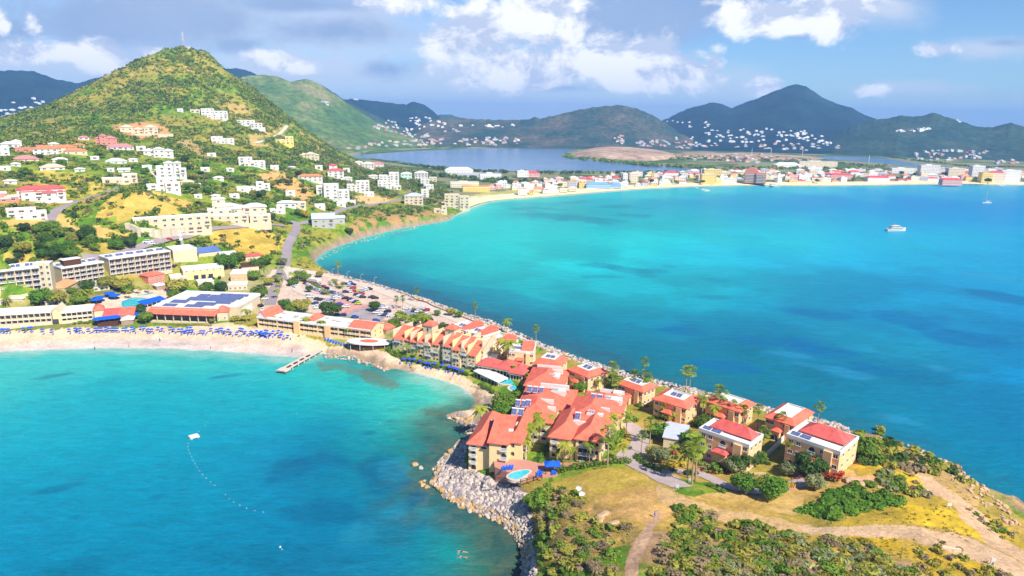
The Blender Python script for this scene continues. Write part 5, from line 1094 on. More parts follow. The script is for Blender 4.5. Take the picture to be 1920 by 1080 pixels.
# ------------------------------------------------------------------ the stepped apartments by the small beach
A, B = T(736, 657), T(893, 691); o, W_ = frame(A, B, 'terrace_apartments', 'row of narrow cream and yellow apartments with steep staggered red roofs', 'apartments', mark='the stepped apartments', z=3.2)
UN = [(736, 757.6, 656, 633.5, cream, 16), (757.6, 770.6, 660, 636.7, yellow_w, 14), (770.6, 783, 664, 640, cream, 17), (783, 796.5, 667.5, 641, yellow_w, 14), (796.5, 809.5, 671, 646, cream, 16), (809.5, 825, 673.6, 644.5, yellow_w, 15), (825, 835, 675, 640, cream, 10),
      (835, 848.4, 681, 649, cream, 15), (848.4, 862.7, 684.7, 655, yellow_w, 16), (862.7, 875.7, 687, 657, cream, 17), (875.7, 893, 690, 664.6, yellow_w, 15), (893, 905, 686, 655, cream, 13)]
for i, (u0, u1, vb, vt, wm, dep) in enumerate(UN):
    a = onz(u0, vb, 3.8); c = onz(u1, vb + (u1 - u0) * .2, 3.8); x0, y0 = local(o, a); x1, y1 = local(o, c); yf = (y0 + y1) / 2
    if i: x0 = px1 + .02
    px1 = x1
    hh = ztop(a, vt) - o.location.z; b = MB(); b.box(x0, x1, yf, yf + dep, -1.5, hh); b.box(x0, x0 + .5, yf + .3, yf + dep, hh, hh + 4.2 * (1 if i != 6 else .2))
    b.build('wall', [wm], o)
    r = MB(); rise = 4.6 if i != 6 else .6; dd = 8.5
    r.add([(x0 + .45, yf - .5, hh), (x1 + .05, yf - .5, hh), (x1 + .05, yf + dd, hh + rise), (x0 + .45, yf + dd, hh + rise), (x0 + .45, yf - .5, hh - .25), (x1 + .05, yf - .5, hh - .25)], [(0, 1, 2, 3), (0, 4, 5, 1)])
    r.add([(x0 + .45, yf + dd, hh + rise), (x1 + .05, yf + dd, hh + rise), (x1 + .05, yf + dep, hh + .5), (x0 + .45, yf + dep, hh + .5), (x1 + .05, yf - .5, hh), (x1 + .05, yf + dep, hh - .1)], [(0, 1, 2, 3)])
    r.build('roof', [red], o)
    g = MB(); g.add([(x1, yf, hh - .1), (x1, yf + dep, hh - .1), (x1, yf + dep, hh + .4), (x1, yf + dd, hh + rise - .1)], [(0, 1, 2, 3)]); g.build('gable_wall', [wm], o)
    if i in (4, 9):
        g = MB(); g.extr_y([(x0 + .1, hh - .2), (x1 - .1, hh - .2), ((x0 + x1) / 2, hh + 2.2)], yf - .62, yf - .3); g.build('gable_front', [wm], o)
    ns = 4; sh = hh / ns; bw = x1 - x0
    for s in range(ns):
        kind = (i * 2 + s) % 3
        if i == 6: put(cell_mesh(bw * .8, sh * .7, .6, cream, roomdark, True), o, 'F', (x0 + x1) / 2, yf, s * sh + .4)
        elif kind == 0: put(arch_mesh(min(bw * .6, 2.8), sh * .6, s > 0), o, 'F', (x0 + x1) / 2, yf, s * sh + .5)
        else:
            for k in range(2 if kind == 1 or bw < 5 else 3):
                nn = 2 if kind == 1 or bw < 5 else 3
                put(arch_mesh(1.0, sh * .42, False), o, 'F', x0 + bw * (k + .75) / (nn + .5), yf, s * sh + sh * .35)
for (u, v, hh) in ((802, 626, 4.5), (843, 633, 4.5)):
    a = onz(u, v, o.location.z + 11); x, y = local(o, a); b = MB(); b.box(x - 2.6, x + 2.6, y, y + 5, 6, 11 + hh - .5); b.build('turret_wall', [cream], o)
    b = MB(); b.hip(x - 2.6, x + 2.6, y, y + 5, 11 + hh - .5, 2.2, .4); b.build('turret_roof', [red], o); put(arch_mesh(1.0, 1.5, False), o, 'F', x, y, 11 + hh - 3.2)
simple('white_block', 'low white flat block between the stepped apartments and the red pool roof', 'building', (906, 690), (928, 690), 676, 9, white, roofw)

# ------------------------------------------------------------------ pool restaurant
A, B = T(893, 704), T(980, 712); o, w = frame(A, B, 'pool_restaurant', 'open sided pool restaurant under long red roofs', 'restaurant', mark='the red roofed pool restaurant', z=3.6)
for x0, y0, x1, y1, hh in ((0, 1, w * .42, 9, 4.2), (w * .42, 0, w * .74, 9.5, 4.6), (w * .74, -1.2, w + .5, 8, 4.2)):
    r = MB(); r.hip(x0, x1 - .04, y0, y1, hh, 2.6, .7); r.build('roof', [red2], o); b = MB()
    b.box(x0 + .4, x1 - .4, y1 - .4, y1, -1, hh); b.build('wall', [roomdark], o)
    for i in range(5):
        x = x0 + .5 + (x1 - x0 - 1) * i / 4; b = MB(); b.box(x - .2, x + .2, y0 + .2, y0 + .6, -1, hh); b.build('post', [white], o)
    b = MB(); b.box(x0 - .5, x1 - .3, y0 - .5, y0 - .35, hh - .7, hh); b.build('valance', [cream], o)
A, B = T(887, 707), T(934, 725)
o, w = frame(A, B, 'pool_canopy', 'long white awning over tables between the beach and the pool', 'awning', mark='the white pool awning')
b = MB(); b.add([(0, 0, 3.0), (w, 0, 3.0), (w, 5.5, 3.9), (0, 5.5, 3.9), (0, 0, 2.7), (w, 0, 2.7), (w, 5.5, 3.6), (0, 5.5, 3.6)], [(0, 1, 2, 3), (7, 6, 5, 4), (0, 4, 5, 1), (1, 5, 6, 2), (2, 6, 7, 3), (3, 7, 4, 0)]); b.build('awning', [roofw], o)
for i in range(8):
    b = MB(); b.box(-.1, .1, -.1, .1, -1, 2.75); b.build('post', [white], o, (.3 + (w - .6) * i / 7, .3, 0)); b = MB(); b.box(-.1, .1, -.1, .1, -1, 3.6); b.build('post', [white], o, (.3 + (w - .6) * i / 7, 5.2, 0))
b = MB(); b.box(.2, w - .2, 1.2, 4.6, -1, .8); b.build('counter', [brownd], o)

# ------------------------------------------------------------------ the peach villas
def villa(FL, FR, BR, hgt_, label, mark, roof='deck', wall=None, group='peach villas along the sea wall', deck=.45, pan=True, rh=1.6, rt=None):
    """eaves corners as seen; the ground under them gives the height"""
    def corner(q):
        z = 8.0
        for _ in range(6):
            p = onz(q[0], q[1], z + hgt_); z = ground(p[0], p[1])
        return Vector((p[0], p[1], z))
    a, b_, c = corner(FL), corner(FR), corner(BR)
    z = min(a.z, b_.z); o, w = frame(a, b_, 'villa', label, 'villa', group, z=z, mark=mark)
    d = abs(local(o, c)[1]); d = min(max(d, 7), 16); h = hgt_; wall = wall or peach; rt = rt or red
    m = MB(); m.box(0, w, 0, d, -3, h)
    m.box(w * .38, w * .62, -2.2, -.01, -3, h * .55); m.box(w * .72, w * .88, -.9, -.01, -3, h - .2)
    m.build('wall', [wall], o)
    r = MB()
    if roof == 'deck': r.deckhip(0, w, 0, d, h, rh, min(w, d) * .26, .7, 0, 1)
    elif roof == 'hip': r.hip(0, w, 0, d, h, 2.8, .7)
    elif roof == 'slope':
        r.box(.02, w - .02, .02, d - .02, h, h + .1, 1)
        for q in ((-.15, w + .15, -.15, .25), (-.15, w + .15, d - .25, d + .15), (-.15, .25, .25, d - .25), (w - .25, w + .15, .25, d - .25)): r.box(*q, h - .25, h + .7, 1)
        x0, x1 = w * .52, w - .5; r.add([(x0, .6, h + .3), (x1, .6, h + .3), (x1, d - .6, h + 2.6), (x0, d - .6, h + 2.6), (x0, d - .6, h + .2), (x1, d - .6, h + .2)], [(0, 1, 2, 3), (3, 2, 5, 4), (0, 3, 4), (1, 5, 2)], 0)
    else:
        e = .25
        r.box(.02, w - .02, .02, d - .02, h, h + .1, 1)
        for q in ((-.15, w + .15, -.15, .3), (-.15, w + .15, d - .3, d + .15), (-.15, .3, .3, d - .3), (w - .3, w + .15, .3, d - .3)): r.box(*q, h - .3, h + .8, 1)
        r.hip(w * .1, w - .9, d * .36, d - .9, h + .5, 2.6, .1, None, 0)
    r.build('roof', [rt, roofw], o)
    s = MB(); s.hip(w * .36, w * .64, -2.6, -.3, h * .55, 1.0, .3); s.build('porch_roof', [rt], o)
    ns = 3 if h > 8 else 2; sh = h / ns
    for k in range(ns):
        for f in (.1, .24, .68, .93): put(window_mesh(1.5 if f != .68 else 1.2, 1.3), o, 'F', w * f, 0, k * sh + sh * .42)
        for f in (.2, .5, .8): put(window_mesh(1.3, 1.3), o, 'R', d * f, w, k * sh + sh * .42); put(window_mesh(1.3, 1.3), o, 'L', d * f, 0, k * sh + sh * .42)
        if k > 0: put(arch_mesh(1.8, sh * .62, True), o, 'F', w * .5, 0 if k * sh > h * .6 else -2.2, k * sh + .4) if k * sh > h * .6 else None
    put(arch_mesh(1.4, 2.3, False), o, 'F', w * .5, -2.2, .1); put(arch_mesh(1.2, 1.8, False), o, 'F', w * .42, -2.2, .3)
    if pan:
        zz = h + (rh + .22 - .5 if roof == 'deck' else .12)
        if roof == 'deck': panels(o, w * .4, d * .38, zz, 2, 1.9, 2.0, .3, .25)
        elif roof == 'slope': panels(o, w * .22, d * .35, zz, 2, 1.9, 2.0, .3, .25)
        elif roof == 'big': panels(o, w * .09, d * .1, zz, 2, 3.0, 2.0, .4, .2, False)
    return o, w, d
villa((842, 612), (874, 623), (897, 610), 6, 'white decked villa with a red slope nearest the car park', 'the villa nearest the car park', 'slope', cream)
villa((872, 622), (906, 632), (933, 621), 6, 'second white decked villa from the car park', 'the second decked villa', 'slope', cream)
villa((902, 639), (935, 650), (960, 635), 6.5, 'third white decked villa from the car park beside its hedge', 'the third decked villa', 'slope', yellow_w)
villa((951, 659), (1000, 660), (1000, 648), 7, 'yellow square villa with a red roof strip facing the tall palms', 'the yellow square villa', 'slope', yellow_w)
villa((1001, 682), (1045, 688), (1066, 674), 6.5, 'peach villa under a broad hipped red roof with two roof panels', 'the broad hipped villa', 'deck', rh=2.4)
villa((1067, 693), (1103, 706), (1134, 695), 7, 'peach villa with a white deck roof behind the dark round tree', 'the villa behind the dark tree', 'deck')
villa((1158, 719), (1205, 733), (1221, 722), 6.5, 'peach villa behind red flowering shrubs and two tall palms', 'the villa behind red flowers', 'deck')
villa((1226, 748), (1287, 763), (1308, 746), 6.5, 'peach villa with a white panelled deck above the sea wall lawn', 'the villa above the sea wall lawn', 'deck')
villa((1324, 752), (1387, 768), (1405, 755), 7, 'peach villa half hidden by a row of fan palms', 'the villa behind fan palms', 'deck', pan=False)
villa((1436, 782), (1489, 795), (1518, 776), 6.5, 'peach villa with a large plain white deck beside the end villa', 'the villa with the plain white deck', 'deck', pan=False)
villa((1311, 806), (1405, 831), (1423, 811), 9.5, 'large peach villa with outside stairs and a crimson roof', 'the villa with outside stairs', 'big', rt=red2, group='large peach villas on the headland')
villa((1475, 817), (1577, 837), (1586, 808), 10, 'large peach end villa by the headland scrub with a crimson roof', 'the end villa', 'big', rt=red2, group='large peach villas on the headland')
simple('utility_shed', 'pale shed with a grey metal roof between two round trees', 'shed', (1243, 838), (1283, 843), 820, 9, cream, roofgrey, 'shed', 1.4, mark='the grey roofed shed')

# ------------------------------------------------------------------ the two cream apartment ranges
def ranges(name, label, mark, blocks, base):
    A, B = T(*base[0]), T(*base[1]); o, w = frame(A, B, name, label, 'apartments', 'cream apartment ranges with coral roofs', mark=mark)
    for i, (fl, fr, ve, dep, ns, opts) in enumerate(blocks):
        a, c = onz(fl[0], fl[1], ground(*onz(fl[0], fl[1], 6)[:2])), onz(fr[0], fr[1], ground(*onz(fr[0], fr[1], 6)[:2]))
        x0, y0 = local(o, a); x1, y1 = local(o, c); yf = min(y0, y1); h = ztop(c, ve) - o.location.z
        wm = opts.get('wall', yellow_w); m = MB(); m.box(x0, x1, yf, yf + dep, -3, h); m.build('wall', [wm], o)
        r = MB(); rh = opts.get('rh', 3.4)
        if opts.get('roof', 'hip') == 'hip': r.hip(x0, x1, yf, yf + dep, h, rh, .7)
        else: r.add([(x0 - .6, yf - .7, h), (x1 + .6, yf - .7, h), (x1 + .6, yf + dep, h + rh), (x0 - .6, yf + dep, h + rh), (x0 - .6, yf - .7, h - .25), (x1 + .6, yf - .7, h - .25), (x1 + .6, yf + dep, h + rh - .3), (x0 - .6, yf + dep, h + rh - .3)], [(0, 1, 2, 3), (0, 4, 5, 1), (1, 5, 6, 2), (3, 7, 4, 0), (7, 6, 5, 4)])
        r.build('roof', [red], o)
        # white soffit line
        e = MB(); e.box(x0 - .12, x1 + .12, yf - .14, yf - .01, h - .5, h - .06); e.build('cornice', [white], o)
        sh = h / ns; bw = x1 - x0
        for s in range(ns):
            for f, ww, kd in opts.get('open', ((.3, 1.8, 'b'), (.7, 1.8, 'b'))):
                if kd == 'b': put(arch_mesh(ww, sh * .62, s > 0), o, 'F', x0 + bw * f, yf, s * sh + .7)
                elif kd == 'w': put(arch_mesh(ww, sh * .5, False), o, 'F', x0 + bw * f, yf, s * sh + 1.0)
                elif kd == 't' and s == ns - 1: put(arch_mesh(ww, sh * .45, False), o, 'F', x0 + bw * f, yf, s * sh + 1.1)
                elif kd == 'l': put(cell_mesh(ww, sh * .72, 1.0, white, roomdark), o, 'F', x0 + bw * f, yf, s * sh + .5)
            for f in opts.get('side', (.3, .7)):
                put(arch_mesh(1.4, sh * .55, s > 0 and f < .5), o, 'R', yf + dep * f, x1, s * sh + .8)
                if opts.get('left', i == 0): put(arch_mesh(1.4, sh * .55, False), o, 'L', yf + dep * f, x0, s * sh + .8)
        zr = h + rh * .55
        for q in opts.get('pan', ()): panels(o, x0 + bw * q[0], yf + dep * q[1], h + rh * q[2], q[3], 1.7, 1.9, .6, .7)
        for q in opts.get('box', ()):
            g = MB(); g.box(0, q[3], 0, q[4], -1.5, q[5]); g.build('parapet', [white], o, (x0 + bw * q[0], yf + dep * q[1], h + rh * q[2]))
            if len(q) > 6:
                g = MB()
                for k in range(3): g.box(k * .9, k * .9 + .6, 0, .7, 0, .9)
                g.build('air_conditioner', [metal], o, (x0 + bw * q[0] + .4, yf + dep * q[1] + .3, h + rh * q[2] + q[5]))
    return o
W0 = [((884, 873), (917, 878), 836, 22, 4, dict(open=((.25, 1.6, 'b'), (.75, 1.8, 't')), side=(), pan=((.9, .35, .75, 2),), box=((.45, .45, .6, 1.2, 4, .6),))),
      ((917, 886), (954, 874), 826, 12, 4, dict(roof='slope', rh=4.2, open=((.8, 1.7, 'b'),), side=(.3,), box=((.85, .4, .42, 1.5, 1.3, .5),))),
      ((954, 873), (980, 866), 822, 22, 4, dict(open=((.3, 1.2, 'w'),), side=(.2, .5, .8), pan=((-.4, .62, .8, 2),), box=((.1, .35, .55, .5, 2.4, .4), (-.6, .8, .9, 2.4, .8, .4)))),
      ((960, 828), (1035, 824), 786, 20, 4, dict(open=((.6, 1.7, 'b'), (.82, 1.7, 'b')), pan=((.03, .3, .6, 2), (.3, .3, .7, 1)), box=((.32, .25, .5, 4.5, 1.0, .6), (.55, .6, .85, 5, .5, .3), (.8, .4, .6, 3, .6, .3)))),
      ((972, 790), (1075, 772), 748, 19, 4, dict(open=((.94, 1.7, 'b'),), pan=((.12, .4, .7, 3),), box=((.3, .75, .95, 11, .9, .45), (.55, .45, .9, 5.5, 3.5, .5, 1)))),
      ((984, 752), (1058, 740), 716, 20, 4, dict(open=((.9, 1.5, 'b'),), box=((.1, .96, .4, 10, .6, .6), (.55, .3, .6, 4.5, 4.5, .5, 1), (.6, .6, .8, 4.5, .8, .5))))]
ranges('apartment_range', 'left cream apartment range of four storeys stepping back from the boulders', 'the left apartment range', W0, ((884, 873), (980, 866)))
E0 = [((1030, 860), (1077, 862), 823, 20, 3, dict(open=((.2, 1.6, 'b'),), side=(), rh=3.6, pan=((.85, .45, .8, 1),), box=((.7, .42, .7, 5.5, .5, .3),))),
      ((1078, 866), (1125, 868), 826, 18, 3, dict(open=((.3, 2.8, 'l'), (.62, 2.0, 'b'), (.86, 1.0, 'w')), side=(.2, .5), rh=3.6, box=((.1, .72, .85, 5.5, 1.4, .35, 1),))),
      ((1060, 838), (1140, 845), 796, 20, 3, dict(open=((.95, 1.3, 'b'),), side=(.3, .7), box=((.5, .4, .6, 6, .5, .3), (.42, .22, .4, 5, .5, .3)))),
      ((1085, 812), (1163, 813), 775, 18, 3, dict(open=((.88, 1.5, 'b'),), side=(.5,), pan=((.25, .3, .7, 2),), box=((.3, .95, .5, 9, .6, .6), (.5, .35, .8, 6.5, 3.4, .5, 1), (.66, .8, .6, 3, 3, .5))))]
ranges('apartment_range', 'right cream apartment range of three storeys facing the lawn', 'the right apartment range', E0, ((1030, 862), (1125, 868)))
# ------------------------------------------------------------------ roads, paths, terraces, pools
def ribbon(name, pts, width, mat, dz=0.14, kind='structure', step=3.0, label=None, cat=None, world=False):
    P = [Vector((*q[:2], 0)) if world else Vector((*T(*q)[:2], 0)) for q in pts]
    # Catmull-Rom through the points
    Q = []
    for i in range(len(P) - 1):
        p0, p1, p2, p3 = P[max(i - 1, 0)], P[i], P[i + 1], P[min(i + 2, len(P) - 1)]
        n = max(2, int((p2 - p1).length / step))
        for k in range(n):
            t = k / n; Q.append(0.5 * ((2 * p1) + (p2 - p0) * t + (2 * p0 - 5 * p1 + 4 * p2 - p3) * t * t + (3 * p1 - p0 - 3 * p2 + p3) * t ** 3))
    Q.append(P[-1]); b = MB(); nw = 5; vs = []
    for i, q in enumerate(Q):
        t = (Q[min(i + 1, len(Q) - 1)] - Q[max(i - 1, 0)]).normalized(); s = Vector((-t.y, t.x, 0))
        wv = width[min(int(i / len(Q) * len(width)), len(width) - 1)] if hasattr(width, '__len__') else width
        row = []
        for k in range(nw):
            x = q + s * wv * (k / (nw - 1) - .5); row.append((x.x, x.y, max(ground(x.x, x.y), ground(q.x, q.y) - .6) + dz))
        vs += row
    fs = [(i * nw + k, i * nw + k + 1, (i + 1) * nw + k + 1, (i + 1) * nw + k)[::-1] for i in range(len(Q) - 1) for k in range(nw - 1)]
    b.add(vs, fs); o = b.build(name, mat); tag(o, label, cat, kind=kind)
    if o.data.polygons[0].normal.z < 0: o.data.flip_normals()
    return o
ribbon('road', [(92, 420), (97, 408), (108, 394), (135, 382), (165, 372), (200, 362), (228, 350)], 6, asphalt)
ribbon('road', [(160, 492), (200, 482), (240, 470), (285, 457), (330, 446), (390, 432), (440, 426), (500, 421), (535, 424)], 7, asphalt)
ribbon('road', [(553, 415), (556, 430), (548, 445), (540, 460), (537, 478), (534, 500), (530, 525)], 7, asphalt)
ribbon('road', [(534, 492), (524, 520), (514, 545), (506, 572)], 7, asphalt, .18)
ribbon('road', [(536, 500), (545, 515), (560, 545), (600, 556), (640, 560)], 6, conc, .2)
ribbon('road', [(560, 420), (590, 412), (620, 402), (655, 390), (700, 384), (740, 377), (765, 366), (772, 356)], 6, asphalt)
ribbon('road', [(290, 322), (296, 332), (283, 322), (270, 318), (300, 318), (330, 312)], 5, conc)
ribbon('road', [(477, 268), (505, 262), (528, 248), (540, 236)], 5, conc)
ribbon('road', [(545, 505), (600, 514), (640, 523), (700, 540), (760, 562), (830, 588), (890, 612)], 9, conc, .16)
ribbon('driveway', [(1150, 772), (1168, 788), (1190, 806), (1202, 824), (1196, 842), (1180, 856), (1200, 870), (1230, 886), (1258, 902), (1282, 914)], [5, 5, 6, 7, 9, 9, 8, 7], paint('worn_drive', (200, 180, 174), .9, .18, .3, k=.72))
ribbon('driveway', [(1225, 882), (1270, 884), (1320, 892), (1350, 906), (1385, 918), (1430, 922), (1480, 912), (1515, 902)], 4.5, paint('worn_drive', (200, 180, 174), .9, .18, .3, k=.72), .18)
ribbon('path', [(1500, 918), (1495, 900), (1500, 880), (1512, 866)], 3.0, redpave)
ribbon('path', [(1308, 890), (1322, 876), (1330, 862)], 3.0, redpave)
ribbon('path', [(1016, 872), (1060, 872), (1110, 870), (1150, 862)], 3.4, redpave)
ribbon('path', [(1110, 742), (1150, 745), (1190, 758), (1230, 770), (1290, 778)], 2.4, redpave)
def poly_sheet(name, pts, mat, z=None, dz=.15, depth=None, kind='structure', parent=None, label=None, cat=None, world=False):
    P = pts if world else [T(u, v) for u, v in pts]
    zz = z if z is not None else max(p[2] for p in P) + dz
    b = MB(); q = [(p[0], p[1]) for p in P]
    a = sum(q[i][0] * q[(i + 1) % len(q)][1] - q[(i + 1) % len(q)][0] * q[i][1] for i in range(len(q)))
    if a < 0: q = q[::-1]
    if depth: b.prism(q, zz - depth, zz)
    else: b.add([(x, y, zz) for x, y in q], [tuple(range(len(q)))])
    o = b.build(name, mat, parent); 
    if parent is None: tag(o, label, cat, kind=kind)
    return o, zz
def rnd(pts): return smooth_poly(pts, 2)
def pool(pts, label, z, mark=None, grow=1.1):
    P = [onz(u, v, z) for u, v in pts]; P = smooth_poly([tuple(p[:2]) for p in P], 2)
    c = np.mean(P, 0); o = empty('swimming_pool', (0, 0, 0)); tag(o, label, 'pool')
    big = [tuple(c + (np.array(p) - c) * (1 + grow / max(np.linalg.norm(np.array(p) - c), 1))) for p in P]
    poly_sheet('coping', [(*p, z) for p in big], conc, z, depth=.9, parent=o, world=True)
    poly_sheet('water', [(*p, z + .06) for p in P], poolw, z + .06, parent=o, world=True)
    if mark: lmk(c, mark)
    return o
pool([(232, 551), (258, 548), (287, 546), (288, 551), (262, 554), (236, 557)], 'pale curving hotel pool nearest the pink garden house', 6.2, 'the upper hotel pool')
pool([(228, 560), (255, 557), (280, 560), (282, 567), (268, 571), (257, 578), (228, 580)], 'large turquoise hotel pool beside the blue awning', 6.0, 'the lower hotel pool')
pool([(903, 701), (916, 699), (930, 702), (928, 707), (914, 707)], 'oval pool tucked under the white pool awning', 4.6)
pool([(934, 713), (952, 710), (974, 715), (970, 720), (948, 720), (936, 718)], 'narrow turquoise pool in front of the pool restaurant', 4.6, 'the narrow resort pool')
pool([(957, 724), (970, 720), (981, 722), (979, 732), (966, 734), (955, 729)], 'bright blue round pool beside the left apartment range', 4.6)
DK = [(926, 884), (945, 876), (985, 872), (1010, 876), (1042, 880), (1046, 893), (1015, 898), (996, 901), (975, 908), (950, 908), (927, 901)]
o, ZD = poly_sheet('pool_terrace', DK, redpave, z=max(T(u, v)[2] for u, v in DK) + .3, depth=6, kind=None, label='red paved pool terrace raised above the boulders', cat='terrace'); lmk(T(960, 890), 'the boulder side pool')
pool([(952, 892), (960, 887), (972, 883), (988, 881), (995, 884), (990, 888), (981, 893), (976, 898), (964, 899), (955, 896)], 'turquoise curved pool on the red terrace above the boulders', ZD + .02, None, .7)
def fence(name, pts, label, cat, h, mat, gap=2.0, z=None):
    P = [Vector(onz(u, v, z)) if z is not None else T(u, v) for u, v in pts]; b = MB()
    for a, c in zip(P, P[1:]):
        n = max(1, int((c - a).length / gap))
        for i in range(n + 1):
            p = a.lerp(c, i / n); b.box(p.x - .12, p.x + .12, p.y - .12, p.y + .12, p.z - .3, p.z + h)
        for zz in (h * .5, h * .95): b.tube([(a.x, a.y, a.z + zz), (c.x, c.y, c.z + zz)], .09, 4)
    o = b.build(name, mat); tag(o, label, cat); return o
fence('terrace_railing', [(927, 884), (928, 901), (946, 902)], 'dark rail at the left corner of the red pool terrace', 'railing', 1.1, brownd, 1.6, ZD)
fence('terrace_railing', [(976, 905), (1000, 900), (1016, 897)], 'dark rail along the front of the red pool terrace', 'railing', 1.1, brownd, 1.6, ZD)
fence('balustrade', [(1362, 884), (1390, 889), (1412, 892), (1434, 892)], 'cream balustrade below the villa with outside stairs', 'balustrade', 1.0, cream, 1.2)
wallrun('garden_wall', 'long white garden wall climbing between the two largest villas', 'wall', [(1423, 871), (1446, 849), (1472, 823)], 1.9, .35, white, mark='the white garden wall')
wallrun('promenade_wall', 'low brown wall along the sea side of the car park road', 'wall', [(606, 511), (660, 523), (720, 540), (780, 562), (850, 589), (895, 606)], .7, .5, paint('brown_block', (176, 130, 106)), mark='the low brown promenade wall')
wallrun('hotel_garden_wall', 'cream terrace wall below the left hotel wing', 'wall', [(-20, 566), (40, 558), (80, 553)], 1.6, .4, cream)

# pier
a, c = Vector(onz(600, 660, 0)), Vector(onz(527, 701, 0)); L_ = (c - a).length
o = empty('pier', (a.x, a.y, 0), math.atan2(c.y - a.y, c.x - a.x)); tag(o, 'pale concrete pier running out from the hotel beach', 'pier'); lmk((a + c) / 2, 'the concrete pier')
b = MB(); b.box(0, L_, -1.9, 1.9, 1.1, 1.6); b.box(L_ - 4, L_, -2.6, 2.6, 1.0, 1.45); b.build('deck', [conc], o)
for i in range(7):
    for s in (-1.5, 1.5):
        b = MB(); b.tube([(L_ * (i + .5) / 7, s, -3), (L_ * (i + .5) / 7, s, 1.1)], .3, 8); b.build('pile', [conc], o)
for i in range(4):
    b = MB(); b.box(-1.4, 1.4, -.5, .5, 0, .35); b.build('bench', [brownd], o, (L_ * (.35 + i * .16), .6, 1.6))

# ------------------------------------------------------------------ leaves
def leaves(rs, cx, cy, cz, rx, ry, rz, n, size, bottom=-.35, lobes=7, flat=.2):
    """leaf-sized quads spread through a lumpy crown; returns verts and faces"""
    L_ = [(0, 0, 0, .72)]
    for i in range(lobes):
        a = 2 * math.pi * i / lobes + rs.uniform(-.5, .5); e = rs.uniform(-.25, .75); d = rs.uniform(.42, .66)
        L_.append((d * math.cos(a) * math.cos(e), d * math.sin(a) * math.cos(e), d * math.sin(e), rs.uniform(.32, .52)))
    v = []; f = []
    for i in range(n):
        l = L_[rs.randrange(len(L_))]; 
        d = Vector((rs.gauss(0, 1), rs.gauss(0, 1), rs.gauss(0, 1))).normalized(); r = l[3] * (0.72 + .34 * rs.random())
        p = Vector((l[0], l[1], l[2])) + d * r
        if p.z < bottom: p.z = bottom + rs.random() * .1
        nrm = (d + Vector((rs.uniform(-.7, .7), rs.uniform(-.7, .7), rs.uniform(-.2, .9)))).normalized()
        t = nrm.orthogonal().normalized(); t.rotate(Matrix.Rotation(rs.uniform(0, 6.28), 3, nrm)); s = nrm.cross(t)
        k = size * rs.uniform(.6, 1.3); c = Vector((cx + p.x * rx, cy + p.y * ry, cz + p.z * rz)); q = len(v)
        for aa, bb in ((-1, -.55), (0.1, -.8), (1, .3), (-.1, .8)): v.append(tuple(c + t * aa * k + s * bb * k))
        f.append((q, q + 1, q + 2, q + 3))
    return v, f
lf_green = leafmat('leaf_green', (.05, .115, .012), (.22, .34, .035))
lf_bright = leafmat('leaf_bright', (.045, .14, .012), (.17, .33, .03))
lf_olive = leafmat('leaf_olive', (.13, .15, .022), (.50, .46, .08))
lf_dark = leafmat('leaf_dark', (.022, .062, .014), (.10, .18, .03))
lf_grey = leafmat('leaf_grey', (.13, .16, .06), (.40, .42, .18))
lf_brown = leafmat('leaf_brown', (.15, .11, .06), (.44, .33, .18))
lf_gold = leafmat('leaf_gold', (.16, .14, .02), (.42, .34, .05))
lf_palm = leafmat('palm_leaf', (.10, .18, .015), (.46, .48, .05))
lf_fan = leafmat('fan_palm_leaf', (.08, .16, .015), (.34, .42, .05))
lf_red = leafmat('red_flowers', (.20, .03, .02), (.55, .10, .05)); lf_yel = leafmat('yellow_flowers', (.40, .28, .02), (.70, .55, .05))
bark = paint('bark', (150, 120, 92), .95, .25, 2.0); palmbark = paint('palm_bark', (176, 150, 118), .95, .2, 2.0)
_protos = {}
def tree_proto(kind, var):
    """meshes of trunk and crown, for a crown radius of 1 (scaled when placed)"""
    k = (kind, var)
    if k in _protos: return _protos[k]
    rs = random.Random(hash(kind) % 1000 if False else sum(map(ord, kind)) * 7 + var)
    mat = dict(green=lf_green, bright=lf_bright, olive=lf_olive, dark=lf_dark, grey=lf_grey, wide=lf_olive, yellow=lf_yel)[kind]
    fl = .62 if kind == 'wide' else .82
    v, f = leaves(rs, 0, 0, .82 if kind != 'wide' else .75, 1, 1, fl, 1500, .085, -.42, 9)
    m = MB(); m.add(v, f); cm = m.mesh('crown', mat)
    t = MB(); t.tube([(0, 0, -.3), (.02, 0, .3), (.0, .03, .75)], [.1, .075, .05], 7)
    for i in range(4):
        a = i * 1.6 + rs.random(); t.tube([(0, .01, .45), (.25 * math.cos(a), .25 * math.sin(a), .8), (.5 * math.cos(a), .5 * math.sin(a), 1.15)], [.045, .03, .015], 5)
    _protos[k] = (t.mesh('trunk', bark), cm); return _protos[k]
def tree(u, v, r, kind, label, group=None, p=None, hs=1.0, mark=None):
    P = Vector(p) if p is not None else T(u, v)
    tm, cm = tree_proto(kind, rng.randrange(3)); o = empty('tree', P, rng.uniform(0, 6.28)); tag(o, label, 'tree', group)
    o.scale = (r, r, r * hs); link_mesh('trunk', tm, o); link_mesh('crown', cm, o)
    if mark: lmk(P, mark)
    return o
